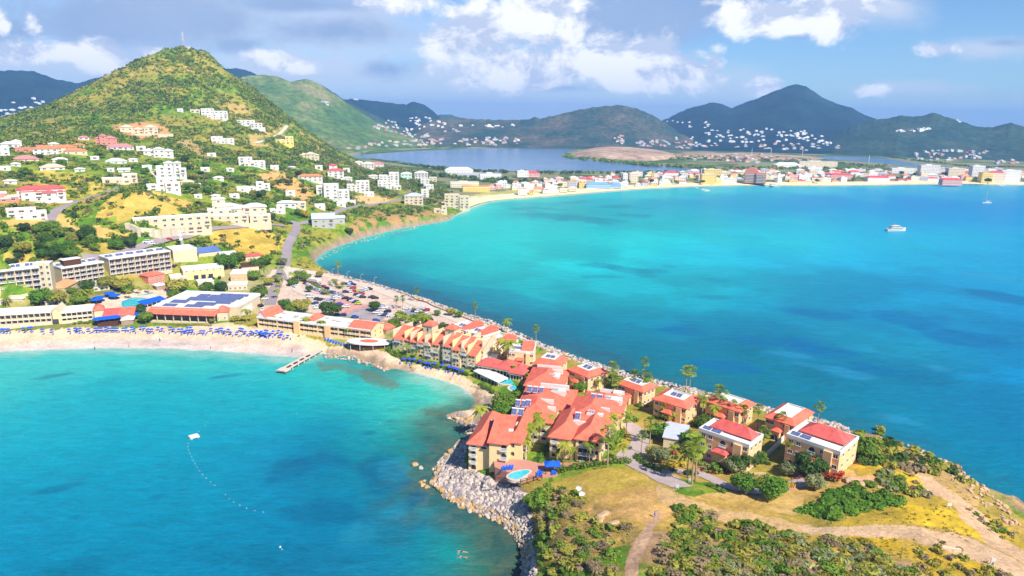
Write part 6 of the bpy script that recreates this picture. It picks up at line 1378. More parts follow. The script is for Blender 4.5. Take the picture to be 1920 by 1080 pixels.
def bush_mesh(kind, var, n=230):
    k = ('bush', kind, var, n)
    if k in _protos: return _protos[k]
    rs = random.Random(var * 31 + sum(map(ord, kind)))
    mat = dict(green=lf_green, bright=lf_bright, olive=lf_olive, dark=lf_dark, grey=lf_grey, brown=lf_brown, gold=lf_gold, red=lf_red, yellow=lf_yel)[kind]
    v, f = leaves(rs, 0, 0, .32, 1, 1, .75, n, .15, -.4, 6); m = MB(); m.add(v, f)
    m.tube([(0, 0, -.4), (.05, 0, .2)], [.06, .03], 5)
    for p_ in range(5): m.tube([(0, 0, -.2), (.4 * math.cos(p_ * 1.3), .4 * math.sin(p_ * 1.3), .3)], [.03, .012], 4)
    _protos[k] = m.mesh('bush', mat); return _protos[k]
def palm_proto(kind, var):
    k = ('palm', kind, var)
    if k in _protos: return _protos[k]
    rs = random.Random(var * 17 + len(kind)); hgt_ = 1.0
    t = MB(); bend = rs.uniform(-.06, .06)
    t.tube([(0, 0, -.1), (bend * .2, 0, .35), (bend * .6, 0, .7), (bend, 0, 1.0)], [.028, .02, .016, .015] if kind == 'coco' else [.03, .024, .02, .02], 7)
    c = MB(); top = Vector((bend, 0, 1.0))
    if kind == 'coco':
        for i in range(20):
            a = i * 2.399 + rs.random() * .3; el = rs.uniform(-.25, 1.1); L = rs.uniform(.40, .52); d = Vector((math.cos(a), math.sin(a), 0)); s = Vector((-d.y, d.x, 0))
            prev = None
            for j in range(7):
                q = j / 6; p = top + d * L * q * math.cos(el * .6) + Vector((0, 0, L * (q * math.sin(el) - .75 * q * q)))
                wd = .075 * math.sin(math.pi * min(1, .12 + q * .9)) + .008
                row = (p - s * wd + Vector((0, 0, -wd * .5)), p, p + s * wd + Vector((0, 0, -wd * .5)))
                if prev:
                    # leaflets: leave gaps along the rib
                    m1 = [(prev[z_] + row[z_]) / 2 for z_ in range(3)]
                    c.quad(prev[0].lerp(prev[1], .0), prev[1], row[1], m1[0]); c.quad(prev[1], prev[2], m1[2], row[1])
                prev = row
        for i in range(5): c.dome(top.x + .04 * math.cos(i * 1.3), .04 * math.sin(i * 1.3), .95, .025, .04, 6, 2)
    else:
        for i in range(34):
            a = i * 2.399; el = rs.uniform(-.9, 1.3); L = rs.uniform(.15, .22); d = Vector((math.cos(a) * math.cos(el), math.sin(a) * math.cos(el), math.sin(el)))
            s = d.cross(Vector((0, 0, 1))).normalized(); n_ = s.cross(d); e = top + d * L
            for j in range(6):
                g = (j - 2.5) * .42; g2 = g + .3
                c.add([tuple(e), tuple(e + (d * math.cos(g) + s * math.sin(g)) * .13 - Vector((0, 0, .03))), tuple(e + (d * math.cos(g2) + s * math.sin(g2)) * .13 - Vector((0, 0, .03)))], [(0, 1, 2)])
            c.tube([top, e], [.006, .004], 3)
        # skirt of dead fronds
        for i in range(12):
            a = i * .52; d = Vector((math.cos(a), math.sin(a), 0)); c.add([tuple(top + Vector((0, 0, -.04))), tuple(top + d * .08 + Vector((0, 0, -.2))), tuple(top + Vector((-d.y, d.x, 0)) * .05 + d * .06 + Vector((0, 0, -.2)))], [(0, 1, 2)])
    _protos[k] = (t.mesh('trunk', palmbark), c.mesh('crown', lf_palm if kind == 'coco' else lf_fan)); return _protos[k]
def palm(u, v, h, kind, group=None, label=None, p=None):
    P = Vector(p) if p is not None else T(u, v); tm, cm = palm_proto(kind, rng.randrange(4))
    o = empty('palm_tree', P, rng.uniform(0, 6.28)); o.scale = (h * (1 if kind == 'coco' else .95),) * 2 + (h,)
    tag(o, label or where(P, {'coco': 'feathery palm', 'fan': 'round headed fan palm'}[kind]), 'palm', group or 'palms of the resort gardens'); link_mesh('trunk', tm, o); link_mesh('crown', cm, o)
    return o
PALMS = [(634, 518, 11, 'fan'), (782, 566, 9, 'fan'), (891, 597, 9, 'fan'), (950, 625, 9, 'coco'), (1005, 641, 9, 'fan'), (1206, 709, 10, 'fan'), (1286, 734, 11, 'fan'), (1292, 733, 11, 'fan'), (1532, 796, 9, 'fan'), (744, 580, 8, 'fan'), (755, 579, 8, 'fan'), (630, 553, 8, 'fan'), (642, 553, 8, 'fan'),
         (944, 684, 14, 'coco'), (952, 688, 14, 'coco'), (902, 808, 11, 'coco'), (990, 850, 11, 'coco'), (998, 842, 11, 'coco'), (1006, 828, 11, 'coco'), (1022, 822, 10, 'coco'), (984, 862, 9, 'coco'), (1057, 869, 8, 'coco'), (1070, 868, 6, 'coco'), (1046, 868, 5, 'coco'), (1105, 869, 8, 'coco'), (1139, 872, 13, 'fan'), (1142, 832, 12, 'coco'),
         (1174, 818, 9, 'fan'), (1218, 834, 10, 'fan'), (1202, 850, 8, 'fan'), (1297, 908, 15, 'fan'), (1304, 902, 14, 'fan'), (1288, 896, 10, 'coco'), (1482, 872, 10, 'fan'), (1430, 848, 9, 'fan'), (1420, 848, 7, 'coco'), (1148, 732, 12, 'fan'), (1151, 754, 12, 'fan'), (1189, 744, 11, 'fan'), (1208, 748, 12, 'fan'), (1216, 744, 9, 'fan'), (1343, 786, 13, 'fan'), (1316, 785, 10, 'fan'), (1420, 804, 9, 'fan'), (1461, 820, 9, 'fan'),
         (1372, 795, 9, 'fan'), (1384, 798, 8, 'fan'), (1394, 800, 8, 'fan'), (1353, 792, 9, 'fan'), (1336, 794, 8, 'coco'), (748, 668, 5, 'coco'), (764, 670, 7, 'coco'), (780, 674, 5, 'coco'), (160, 571, 10, 'coco'), (212, 541, 9, 'coco'), (243, 562, 7, 'coco'), (260, 553, 6, 'coco'), (278, 551, 6, 'coco'), (463, 606, 9, 'coco'), (470, 604, 7, 'coco'), (15, 580, 8, 'coco'), (172, 568, 9, 'coco'),
         (500, 612, 7, 'coco'), (512, 614, 7, 'coco'), (526, 616, 7, 'coco'), (575, 622, 9, 'coco'), (604, 628, 9, 'coco'), (655, 636, 7, 'coco'), (1245, 782, 7, 'coco'), (1118, 716, 6, 'coco'), (1128, 722, 7, 'coco'), (1122, 734, 6, 'coco'), (964, 706, 6, 'coco'), (1010, 694, 5, 'coco'), (1016, 698, 5, 'coco'), (760, 618, 9, 'coco'), (772, 622, 9, 'coco'), (790, 618, 10, 'coco'), (800, 622, 10, 'coco'), (748, 612, 8, 'coco'),
         (870, 640, 6, 'coco'), (880, 642, 6, 'coco'), (888, 646, 6, 'coco'), (860, 636, 6, 'coco'), (898, 660, 7, 'coco'), (560, 528, 7, 'fan'), (548, 530, 8, 'coco'), (530, 518, 8, 'coco'), (528, 540, 8, 'coco'), (524, 550, 8, 'coco'), (520, 560, 7, 'coco'), (492, 540, 8, 'coco'), (496, 522, 8, 'coco'), (618, 545, 6, 'fan'), (605, 516, 6, 'fan'), (602, 460, 8, 'coco'), (610, 456, 8, 'coco'), (620, 452, 7, 'coco'), (566, 500, 7, 'coco'), (580, 504, 6, 'coco'), (1290, 880, 9, 'fan'), (1168, 862, 6, 'coco'), (1262, 862, 6, 'coco')]
for u, v, h, k in PALMS: palm(u, v, h * .82, k)
TREES = [(566, 586, 8, 'wide', 'broad olive crowned tree by the car park left corner', 1), (621, 595, 8, 'dark', 'broad dark green tree behind the long beach wing'), (703, 584, 5, 'dark', 'small dark tree among the parked cars'), (800, 614, 5, 'dark', 'feathery dark tree behind the stepped apartments'), (832, 626, 5, 'dark', 'low dark green tree left of the decked villas'), (780, 607, 5, 'green', 'green tree at the car park lower edge'), (740, 617, 5, 'green', 'green tree between beach wing and car park'), (752, 602, 5, 'green', 'green tree under two fan palms in the car park'), (812, 618, 4, 'grey', 'grey green tree behind the stepped apartments'), (846, 592, 4, 'olive', 'wind bent tree on the sea wall verge'), (860, 596, 3.5, 'green', 'small green tree next to the wind bent tree'), (820, 592, 3, 'green', 'small tree by the dark blue parked car'),
         (945, 772, 8, 'green', 'large leafy tree at the back of the rocky beach'), (966, 762, 7, 'green', 'leafy tree between the rocky beach and the apartments'), (940, 785, 6, 'bright', 'lower leafy tree above the rocky beach'), (1037, 806, 4.5, 'green', 'tall tree before the left apartment range with a red bloom'), (1064, 800, 5, 'dark', 'dark tree squeezed between the two apartment ranges'), (1237, 822, 6, 'bright', 'bright round tree left of the grey roofed shed'), (1292, 842, 6.2, 'bright', 'round green tree right of the grey roofed shed', 1), (1385, 884, 6, 'dark', 'dark spreading tree before the villa with outside stairs'), (1410, 872, 5, 'dark', 'second dark tree right of the outside stairs'), (1425, 868, 4, 'green', 'green tree at the foot of the white garden wall'), (1520, 892, 7.5, 'dark', 'large dark tree covering the front of the end villa', 1), (1505, 890, 5, 'dark', 'dark tree left part of the clump at the end villa'), (1617, 856, 7, 'green', 'wide green tree between the end villa and the cliff', 1),
         (1392, 924, 5.8, 'bright', 'bright green round tree by the bend of the drive', 1), (1446, 938, 6.6, 'bright', 'largest bright green round tree on the lawn edge', 1), (1373, 888, 5, 'grey', 'grey leaved tree in front of the outside stairs'), (1475, 893, 4.5, 'grey', 'grey leaved tree left of the red brick path'), (1526, 918, 5, 'grey', 'grey leaved tree right of the brick circle'), (1238, 868, 5.5, 'grey', 'tall grey leaved tree in the drive island'), (1225, 862, 4.5, 'olive', 'olive tree left in the drive island'), (1245, 786, 4, 'green', 'green tree on the slope above the bright round tree'), (1318, 802, 5, 'green', 'green tree before the villa behind fan palms'), (1232, 776, 4, 'green', 'green tree below the villa above the sea wall lawn'), (1258, 788, 4.5, 'olive', 'olive tree below the villa above the sea wall lawn'), (1152, 728, 6, 'dark', 'dark round tree by the sea wall between two villas', 1), (1160, 750, 4.5, 'green', 'green tree under the dark round tree'), (1086, 735, 4.5, 'bright', 'bright green tree beside the path lawn'), (1102, 730, 3.5, 'green', 'small green tree on the path lawn'), (1008, 956, 6.5, 'green', 'big domed green bush tree above the pebble shore', 1),
         (78, 572, 8, 'bright', 'tall leaning light green tree before the left hotel wing', 1), (108, 572, 8, 'olive', 'olive tree right of the leaning tree'), (150, 571, 6, 'green', 'green tree before the hotel garden house'), (136, 552, 4, 'green', 'small round tree on the garden house roof line'), (165, 548, 6, 'dark', 'dark tree at the foot of the middle hotel wing'), (200, 541, 8, 'wide', 'wide olive tree under the hotel wings join'), (228, 545, 8, 'wide', 'second wide olive tree under the right hotel wing'), (240, 551, 5, 'green', 'green tree beside the upper hotel pool'), (332, 549, 9, 'wide', 'broad umbrella shaped tree left of the tan service building', 1), (260, 592, 5.5, 'dark', 'dark green tree beside the blue awning'), (274, 606, 6, 'green', 'green tree at the restaurant beach corner'), (326, 560, 5, 'green', 'green tree behind the solar roof'), (388, 549, 6, 'green', 'green tree left of the white staff house'), (414, 549, 6, 'dark', 'dark tree with yellow flowers by the service yard'), (430, 505, 9, 'bright', 'spreading bright green bank of trees behind the service building'), (418, 498, 7, 'bright', 'bright green tree left in the bank behind the service building'), (445, 492, 7, 'green', 'green tree above the tan cube building'), (398, 606, 2.5, 'olive', 'small round bush tree at the restaurant corner'), (441, 603, 3, 'olive', 'small round tree on the beach by the annex'),
         (484, 505, 7, 'green', 'green tree at the hotel road'), (500, 497, 7, 'green', 'green roadside tree above the tan cube'), (478, 525, 6, 'green', 'roadside green tree beside the brown roofed house'), (488, 560, 7, 'green', 'dark green tree behind the restaurant annex'), (505, 535, 5, 'olive', 'olive tree in the road divider'), (520, 530, 5, 'grey', 'grey tree in the road divider'), (530, 498, 5, 'grey', 'thin grey tree on the road divider top'), (550, 536, 5, 'green', 'green tree at the car park entry'), (562, 524, 6, 'green', 'large green tree by the car park entry'), (575, 528, 5, 'green', 'green tree at the top corner of the car park'), (548, 588, 5, 'green', 'round hedge tree on the road island'), (535, 580, 5, 'bright', 'bright tree on the road island'), (600, 520, 4, 'olive', 'olive shrub tree on the sea wall road'), (580, 548, 3.5, 'dark', 'small dark tree in the car park row'), (608, 552, 3, 'grey', 'small grey tree at the end of the car park hedge'), (628, 532, 3, 'olive', 'small crooked tree near the sea wall lamps'), (622, 396, 7, 'green', 'green tree near the grey sheds'), (655, 440, 6, 'dark', 'dark trees behind the white and red building'), (590, 418, 6, 'dark', 'dark tree beside the white and red building'), (573, 408, 6, 'yellow', 'yellow flowering tree beside the hillside road', 1), (560, 404, 6, 'green', 'green tree by the yellow flowering tree'), (505, 418, 7, 'dark', 'dark tree at the right end of the resort')]
for q in TREES: tree(q[0], q[1], q[2] * (.66 if q[1] > 690 else .8), q[3], q[4], 'garden trees', mark=('the ' + q[4].split(' by ')[0].split(' on ')[0].split(' right ')[0].split(' left ')[0].split(' before ')[0].split(' between ')[0].split(' above ')[0].split(' covering ')[0]) if len(q) > 5 else None)

# hedges and garden shrubs
def hedge(pts, r, kind, label, n=10, group='clipped and flowering hedges'):
    P = [T(u, v) for u, v in pts]; m = MB(); rs = random.Random(int(P[0].x)); L_ = sum((b_ - a_).length for a_, b_ in zip(P, P[1:])); k = max(2, int(L_ / (r * 1.1)))
    mat = dict(green=lf_green, bright=lf_bright, olive=lf_olive, dark=lf_dark, red=lf_red, yellow=lf_yel, grey=lf_grey)[kind]
    for i in range(k):
        t = i / (k - 1) * (len(P) - 1); j = min(int(t), len(P) - 2); p = P[j].lerp(P[j + 1], t - j); rr_ = r * rs.uniform(.8, 1.25)
        v, f = leaves(rs, p.x, p.y, ground(p.x, p.y) + rr_ * .4, rr_, rr_, rr_ * .8, 90, .2 * rr_, -.5, 4); m.add(v, f)
    o = m.build('hedge', mat); tag(o, label, 'hedge', group); return o
hedge([(727, 655), (740, 668), (770, 676), (800, 684), (822, 690)], 1.6, 'green', 'long green hedge between the small beach and the stepped apartments')
hedge([(836, 692), (862, 698), (876, 704)], 1.5, 'green', 'short hedge before the right half of the stepped apartments')
hedge([(575, 523), (590, 535), (605, 546), (614, 552)], 1.5, 'green', 'clipped hedge between two rows of parked cars')
hedge([(775, 580), (790, 588), (806, 592)], 1.2, 'green', 'low hedge at the right end of the car park')
hedge([(700, 640), (692, 652), (684, 656)], 1.6, 'green', 'hedge behind the oval beach bar')
hedge([(1050, 884), (1075, 880), (1110, 874), (1150, 868), (1176, 868)], 1.6, 'green', 'curved green hedge between the lawn and the right apartment range')
hedge([(1195, 858), (1208, 872), (1235, 884)], 1.5, 'green', 'green hedge on the inner curve of the drive')
hedge([(1243, 880), (1262, 876), (1278, 874)], 1.4, 'yellow', 'yellow flower bed beside the drive island')
hedge([(1142, 842), (1152, 828), (1164, 815), (1150, 838)], 2.2, 'green', 'dense shrubs at the right end of the right apartment range')
hedge([(1262, 884), (1290, 890), (1300, 890)], 1.5, 'dark', 'dark low shrubs under the tall pair of palms')
hedge([(1326, 884), (1338, 878), (1350, 880), (1345, 886)], 2.2, 'green', 'leafy shrubs at the foot of the outside stairs')
hedge([(1336, 888), (1360, 884)], 1.1, 'red', 'red flowers under the leafy shrubs by the stairs')
hedge([(1508, 890), (1530, 893)], 1.4, 'red', 'red flowers under the large dark tree')
hedge([(1555, 896), (1575, 890), (1566, 900)], 1.8, 'red', 'red flowering shrubs at the right corner of the end villa')
hedge([(1545, 906), (1562, 902)], 1.2, 'green', 'low green shrubs below the red corner shrubs')
hedge([(1470, 880), (1482, 882), (1490, 880)], 2.0, 'dark', 'dark shrubs at the left foot of the end villa')
hedge([(1120, 770), (1140, 778), (1165, 782), (1190, 790)], 1.6, 'green', 'garden shrubs above the upper drive')
hedge([(1200, 762), (1225, 765), (1250, 772)], 1.7, 'bright', 'bright garden shrubs below the panelled deck villa')
hedge([(1075, 722), (1095, 726), (1120, 722)], 1.6, 'bright', 'bright hedge at the foot of the villa behind the dark tree')
hedge([(1180, 752), (1200, 756), (1218, 752)], 1.7, 'green', 'shrubs under the red flowers and tall palms')
hedge([(1192, 742), (1204, 744), (1216, 744)], 1.9, 'red', 'crimson flowering shrubs before a peach villa')
hedge([(953, 690), (968, 700), (985, 706)], 1.8, 'green', 'garden shrubs below the yellow square villa')
hedge([(900, 664), (918, 668), (930, 672)], 1.6, 'dark', 'shrubs behind the white flat block')
hedge([(1300, 798), (1340, 804), (1380, 806)], 1.9, 'green', 'shrub bank behind the villa with outside stairs')
hedge([(1400, 822), (1420, 818), (1450, 822), (1470, 824)], 1.4, 'olive', 'low hedge behind the white garden wall')
hedge([(1005, 868), (1018, 850), (1028, 838)], 1.3, 'bright', 'green strip hedge between the apartment ranges')
hedge([(882, 850), (880, 862), (884, 876)], 2.0, 'green', 'shrubs at the left wall of the left apartment range')
hedge([(900, 722), (915, 730), (925, 738)], 1.2, 'green', 'low hedge on the beach side of the white awning')
hedge([(186, 604), (165, 606), (140, 608)], 1.6, 'green', 'beach hedge before the right end of the left beach wing')
hedge([(395, 611), (360, 610), (320, 609)], .8, 'olive', 'low planting strip before the restaurant')
hedge([(160, 568), (130, 572), (100, 578), (60, 582)], 2.0, 'green', 'garden shrubs behind the left beach wing')
hedge([(700, 612), (690, 606), (670, 602), (650, 600)], 1.4, 'green', 'small trees hedge behind the white roof of the long beach wing')
hedge([(1350, 920), (1358, 924)], 1.2, 'green', 'low round bush pair beside the lower drive'); hedge([(1330, 912), (1336, 914)], 1.2, 'green', 'low round bush on the drive verge')
P = T(1482, 914); o = empty('planter', P); tag(o, 'round brick planter with yellow flowers on the paved circle', 'planter')
b = MB(); b.prism([(2 * math.cos(i * .42), 2 * math.sin(i * .42)) for i in range(15)], -.4, .5); b.build('ring', [redpave], o)
v, f = leaves(random.Random(4), 0, 0, .8, 1.7, 1.7, .8, 260, .2, -.4, 5); b = MB(); b.add(v, f); b.build('flowers', [lf_yel], o)

# ------------------------------------------------------------------ scrub
def scatter_px(poly, n, rs):
    us = [q[0] for q in poly]; vs_ = [q[1] for q in poly]; out = []
    while len(out) < n:
        u = rs.uniform(min(us), max(us)); v = rs.uniform(min(vs_), max(vs_))
        if inpoly(np.array([u]), np.array([v]), poly)[0]: out.append((u, v))
    return out
rs = random.Random(11); BU = []
for poly, n, kinds, r0, r1 in (
    ([(1000, 975), (1060, 940), (1090, 930), (1120, 985), (1200, 990), (1180, 1085), (1010, 1085)], 95, ['green', 'olive', 'green', 'olive', 'brown'], 1.0, 2.7),
    ([(1240, 965), (1290, 938), (1390, 965), (1480, 1005), (1400, 1040), (1190, 1085), (1215, 1010)], 125, ['olive', 'olive', 'green', 'green', 'brown'], 1.0, 2.6),
    ([(1400, 1010), (1500, 1000), (1600, 1005), (1660, 1040), (1740, 1085), (1190, 1085)], 210, ['olive', 'green', 'grey', 'olive', 'brown', 'green', 'gold'], .9, 2.5),
    ([(1500, 960), (1560, 925), (1620, 905), (1685, 905), (1700, 940), (1640, 960), (1560, 976)], 60, ['bright', 'bright', 'green'], 1.4, 2.8),
    ([(1600, 812), (1650, 806), (1700, 835), (1780, 872), (1850, 920), (1790, 900), (1700, 880), (1630, 880), (1600, 850)], 95, ['olive', 'green', 'dark', 'brown', 'olive'], 1.0, 2.4),
    ([(1640, 880), (1720, 900), (1760, 930), (1700, 935), (1640, 905)], 30, ['brown', 'olive', 'grey', 'green'], .9, 1.9),
    ([(1740, 1000), (1840, 1040), (1900, 1085), (1700, 1085)], 28, ['olive', 'gold', 'brown'], .6, 1.4),
    ([(1780, 940), (1840, 960), (1900, 1005), (1880, 1010), (1800, 965)], 26, ['olive', 'green', 'brown'], .6, 1.3),
    ([(1020, 905), (1090, 925), (1060, 940), (1010, 930)], 16, ['olive', 'brown', 'green'], .8, 1.6)):
    for u, v in scatter_px(poly, n, rs): BU.append((T(u, v), rs.choice(kinds), rs.uniform(r0, r1)))
PATHS = [np.array(TP(q)) for q in ([(1230, 960), (1204, 1015), (1182, 1090)], [(1285, 918), (1330, 945), (1420, 972), (1500, 992), (1640, 992), (1760, 1005), (1860, 1045), (1920, 1080)], [(1740, 900), (1790, 950), (1850, 1010), (1900, 1050)])]
BU = [q for q in BU if min(distpoly(np.array([q[0].x]), np.array([q[0].y]), p_, False)[0] for p_ in PATHS) > q[2] + 3.0]
BU.sort(key=lambda q: -q[2] / q[0].length)
ZN = {'olive': 'olive green bush', 'green': 'green bush', 'grey': 'grey leaved bush', 'brown': 'dry brown bush', 'gold': 'golden dry bush', 'bright': 'bright green bush', 'dark': 'dark green bush'}
FL = [((1770, 950), 'the middle white sign frame'), ((1860, 1055), 'the front white sign frame'), ((1085, 920), 'the two satellite dishes'), ((1137, 965), 'the pale rock outcrop'), ((1227, 968), 'the walker on the path'), ((1270, 912), 'the white sign by the drive'), ((1640, 930), 'the bright green thicket'), ((1780, 1028), 'the fallen pale slab'), ((1420, 970), 'the dirt track bend'), ((1030, 1060), 'the pebble shore'), ((1720, 895), 'the dark bird'), ((1700, 850), 'the cliff edge')]
for q, ph in FL: lmk(T(*q), ph)
for i, (P, k, r) in enumerate(BU[:260]):
    o = link_mesh('bush', bush_mesh(k, i % 3), None, P, rs.uniform(0, 6.28)); o.scale = (r, r * rs.uniform(.8, 1.2), r * rs.uniform(.45, .7))
    sz = 'small' if r < 1.2 else ('large' if r > 1.9 else 'mid sized')
    tag(o, where(P, f'{sz} {ZN[k]}'), 'bush', 'bushes of the near headland')
DRV = np.array(TP([(1150, 772), (1190, 806), (1202, 824), (1180, 856), (1230, 886), (1282, 914)])); VIL = np.array([(o.location.x, o.location.y) for o in C.objects if o.get('category') in ('villa', 'apartments', 'shed')])
gn = 0
for u, v in scatter_px([(1075, 720), (1160, 735), (1310, 775), (1440, 815), (1470, 870), (1300, 872), (1215, 850), (1165, 790), (1110, 750)], 130, rs):
    P = T(u, v)
    if gn >= 40 or distpoly(np.array([P.x]), np.array([P.y]), DRV, False)[0] < 6 or (np.hypot(VIL[:, 0] - P.x, VIL[:, 1] - P.y) < 3).any(): continue
    k = rs.choice(['green', 'bright', 'green', 'dark', 'olive', 'red', 'yellow']); r = rs.uniform(.9, 1.9); o = link_mesh('bush', bush_mesh(k, gn % 3), None, P, rs.uniform(0, 6.28)); o.scale = (r, r, r * .8)
    tag(o, where(P, {'red': 'red flowering garden bush', 'yellow': 'yellow flowering garden bush'}.get(k, ZN.get(k, 'green bush').replace('bush', 'garden bush'))), 'bush', 'garden bushes among the villas'); gn += 1
m = {}
def scrub(acc, P, k, r, rs, n=26):
    v, f = leaves(rs, P.x, P.y, P.z + r * .3, r, r, r * .75, n, r * .34, -.5, 4); a = acc.setdefault(k, MB()); a.add(v, f)
SM = {'olive': 0, 'green': 1, 'grey': 2, 'brown': 3, 'bright': 4, 'dark': 5, 'gold': 6}; SML = [lf_olive, lf_green, lf_grey, lf_brown, lf_bright, lf_dark, lf_gold]
def merge_build(acc, name, label=None):
    b = MB()
    for k, a in acc.items(): b.add(a.v, a.f, SM[k])
    o = b.build(name, SML); tag(o, kind='stuff'); return o
for P, k, r in BU[260:]: scrub(m, P, k, r, rs, 60)
# low tufts all over the headland
for u, v in scatter_px([(1000, 930), (1250, 985), (1500, 1005), (1700, 860), (1850, 930), (1920, 1010), (1920, 1085), (1000, 1085)], 900, rs):
    P = T(u, v)
    if min(distpoly(np.array([P.x]), np.array([P.y]), p_, False)[0] for p_ in PATHS) < 3.4: continue
    scrub(m, P, rs.choice(['olive', 'gold', 'gold', 'olive', 'green']), rs.uniform(.25, .75), rs, 10)
merge_build(m, 'scrub')
# scrub over the hills: numpy, thinned by the ground colour
m = {}; cnt = 0
SITES = [(o.location.x, o.location.y, 11 if o.get('category') not in ('hotel', 'apartments', 'restaurant') else 22) for o in C.objects if o.type == 'EMPTY' and o.get('category') in ('house', 'resort', 'resort building', 'hotel', 'building', 'villa', 'apartments', 'restaurant', 'shed', 'warehouse', 'pavilion', 'kiosk', 'tower')]
SX = np.array([s[0] for s in SITES]); SY = np.array([s[1] for s in SITES]); SR = np.array([s[2] for s in SITES])
nr = np.random.RandomState(5); N_ = 60000
A_ = np.radians(nr.uniform(-42, -5, N_)); Rr = np.sqrt(nr.uniform(430 ** 2, 1500 ** 2, N_)); xs, ys = Rr * np.sin(A_), Rr * np.cos(A_)
gz = groundv(xs, ys); cr = groundv(xs, ys, COL[..., 0]); cg = groundv(xs, ys, COL[..., 1]); sdf = groundv(xs, ys, SDF)
dens = np.clip((cg / (cr + 1e-3) - .62) * 2.2, .1, 1) * (.25 + 1.2 * sstep(.35, .6, fbm(xs, ys, 38, 4, 401)))
keep = (nr.rand(N_) < dens * .62) & (sdf > 8) & (gz > 5) & ~((gz < 12) & (xs > -330) & (Rr < 560))
roads = [np.array([tuple(T(*q)[:2]) for q in pts]) for pts in ([(92, 420), (108, 394), (165, 372), (228, 350)], [(160, 492), (240, 470), (330, 446), (440, 426), (535, 424)], [(553, 415), (548, 445), (534, 500)], [(560, 420), (620, 402), (700, 384), (740, 377), (772, 356)], [(477, 268), (528, 248), (540, 236)])]
for rd in roads: keep &= distpoly(xs, ys, rd, False) > 6
idx = np.nonzero(keep)[0]
vis = []
for i in idx:
    x, y, z = xs[i], ys[i], gz[i]
    d2 = (SX - x) ** 2 + (SY - y) ** 2
    fr = np.hypot(x, y) < np.hypot(SX, SY) + 4
    if ((d2 < SR ** 2) | ((d2 < (SR * 1.5) ** 2) & fr)).any(): continue
    vis.append(i)
for i in vis:
    r_ = rs.uniform(1.6, 3.6) * (1 + (Rr[i] > 900) * .3); k = rs.choice(['green', 'green', 'dark', 'olive', 'green', 'dark', 'brown'] if gz[i] < 60 else ['green', 'green', 'olive', 'dark', 'green', 'olive'])
    scrub(m, Vector((xs[i], ys[i], gz[i])), k, r_, rs, 12 if Rr[i] > 800 else 18); cnt += 1
print('hill scrub', cnt)
merge_build(m, 'hillside_scrub')
# trees one can tell apart among the hillside houses
HT = scatter_px([(0, 290), (60, 300), (160, 290), (280, 300), (420, 290), (560, 330), (640, 350), (700, 370), (560, 410), (480, 400), (380, 390), (300, 350), (200, 330), (100, 340), (0, 350)], 110, random.Random(21)) + scatter_px([(0, 430), (100, 425), (200, 440), (255, 465), (180, 480), (60, 500), (0, 500)], 40, random.Random(22)) + scatter_px([(700, 330), (790, 325), (840, 345), (800, 365), (740, 370), (690, 360)], 26, random.Random(23))
k = 0
for u, v in HT:
    P = T(u, v); d2 = (SX - P.x) ** 2 + (SY - P.y) ** 2; fr = math.hypot(P.x, P.y) < np.hypot(SX, SY) + 5
    if (d2 < 100).any() or ((d2 < 520) & fr).any(): continue
    kd = rs.choice(['green', 'dark', 'green', 'olive', 'bright', 'dark'])
    tree(0, 0, rs.uniform(3.2, 6), kd, where(P, {'green': 'green hillside tree', 'dark': 'dark hillside tree', 'olive': 'olive hillside tree', 'bright': 'bright green hillside tree'}[kd]), 'trees among the hillside houses', p=P)

# ------------------------------------------------------------------ boulders
bould = paint('boulder_stone', (226, 208, 192), .95, .4, 1.1, k=.62); bould2 = paint('wet_boulder', (196, 158, 106), .9, .35, 1.2); bould3 = paint('grey_boulder', (168, 154, 156), .95, .35, 1.0, k=.65)
def rock_proto(var, mat):
    rs = random.Random(var); bm = bmesh.new(); bmesh.ops.create_icosphere(bm, subdivisions=2, radius=1)
    pl = [(Vector((rs.gauss(0, 1), rs.gauss(0, 1), rs.gauss(0, 1))).normalized(), rs.uniform(.55, .85)) for _ in range(9)]
    for v in bm.verts:
        for n, d in pl:
            t = v.co.dot(n) - d
            if t > 0: v.co -= n * t
        v.co *= rs.uniform(.97, 1.03)
    me = bpy.data.meshes.new('boulder'); bm.to_mesh(me); bm.free(); me.materials.append(mat); return me
RK = [rock_proto(i, [bould, bould, bould3, bould2][i % 4]) for i in range(12)]
RIP = [(838, 781), (862, 776), (885, 790), (905, 797), (893, 835), (884, 880), (930, 905), (955, 912), (990, 930), (1000, 985), (1006, 1085), (980, 1085), (975, 1022), (945, 985), (880, 955), (828, 930), (809, 905), (820, 870), (840, 850), (868, 824), (884, 802), (855, 790)]
rs = random.Random(31); LB = []
cw = np.array([tuple(c) for c in coast])
for u, v in scatter_px(RIP, 2300, rs):
    P = T(u, v); dd = groundv(np.array([P.x]), np.array([P.y]), SDF)[0]; low = v > 960
    LB.append((P, rs.uniform(.35, .8) if low else rs.uniform(.5, 1.1) * (1.15 if dd < 5 else 1), dd))
for u, v in [(789, 905), (792, 910), (800, 914), (796, 902), (815, 900), (812, 880), (865, 952), (880, 958), (900, 968), (790, 878), (778, 872)]:
    P = Vector(onz(u, v, 0)); LB.append((P, rs.uniform(.7, 1.2), -1))
LB.sort(key=lambda q: -q[1] / q[0].length)
def rock_at(P, r, dd, i):
    me = RK[rs.choice([3, 7, 11])] if dd < 2.0 and rs.random() < .5 else RK[rs.choice([0, 1, 2, 4, 5, 6, 8, 9, 10])]
    return me, (r * rs.uniform(.8, 1.4), r * rs.uniform(.8, 1.2), r * rs.uniform(.55, .9)), rs.uniform(0, 6.28)
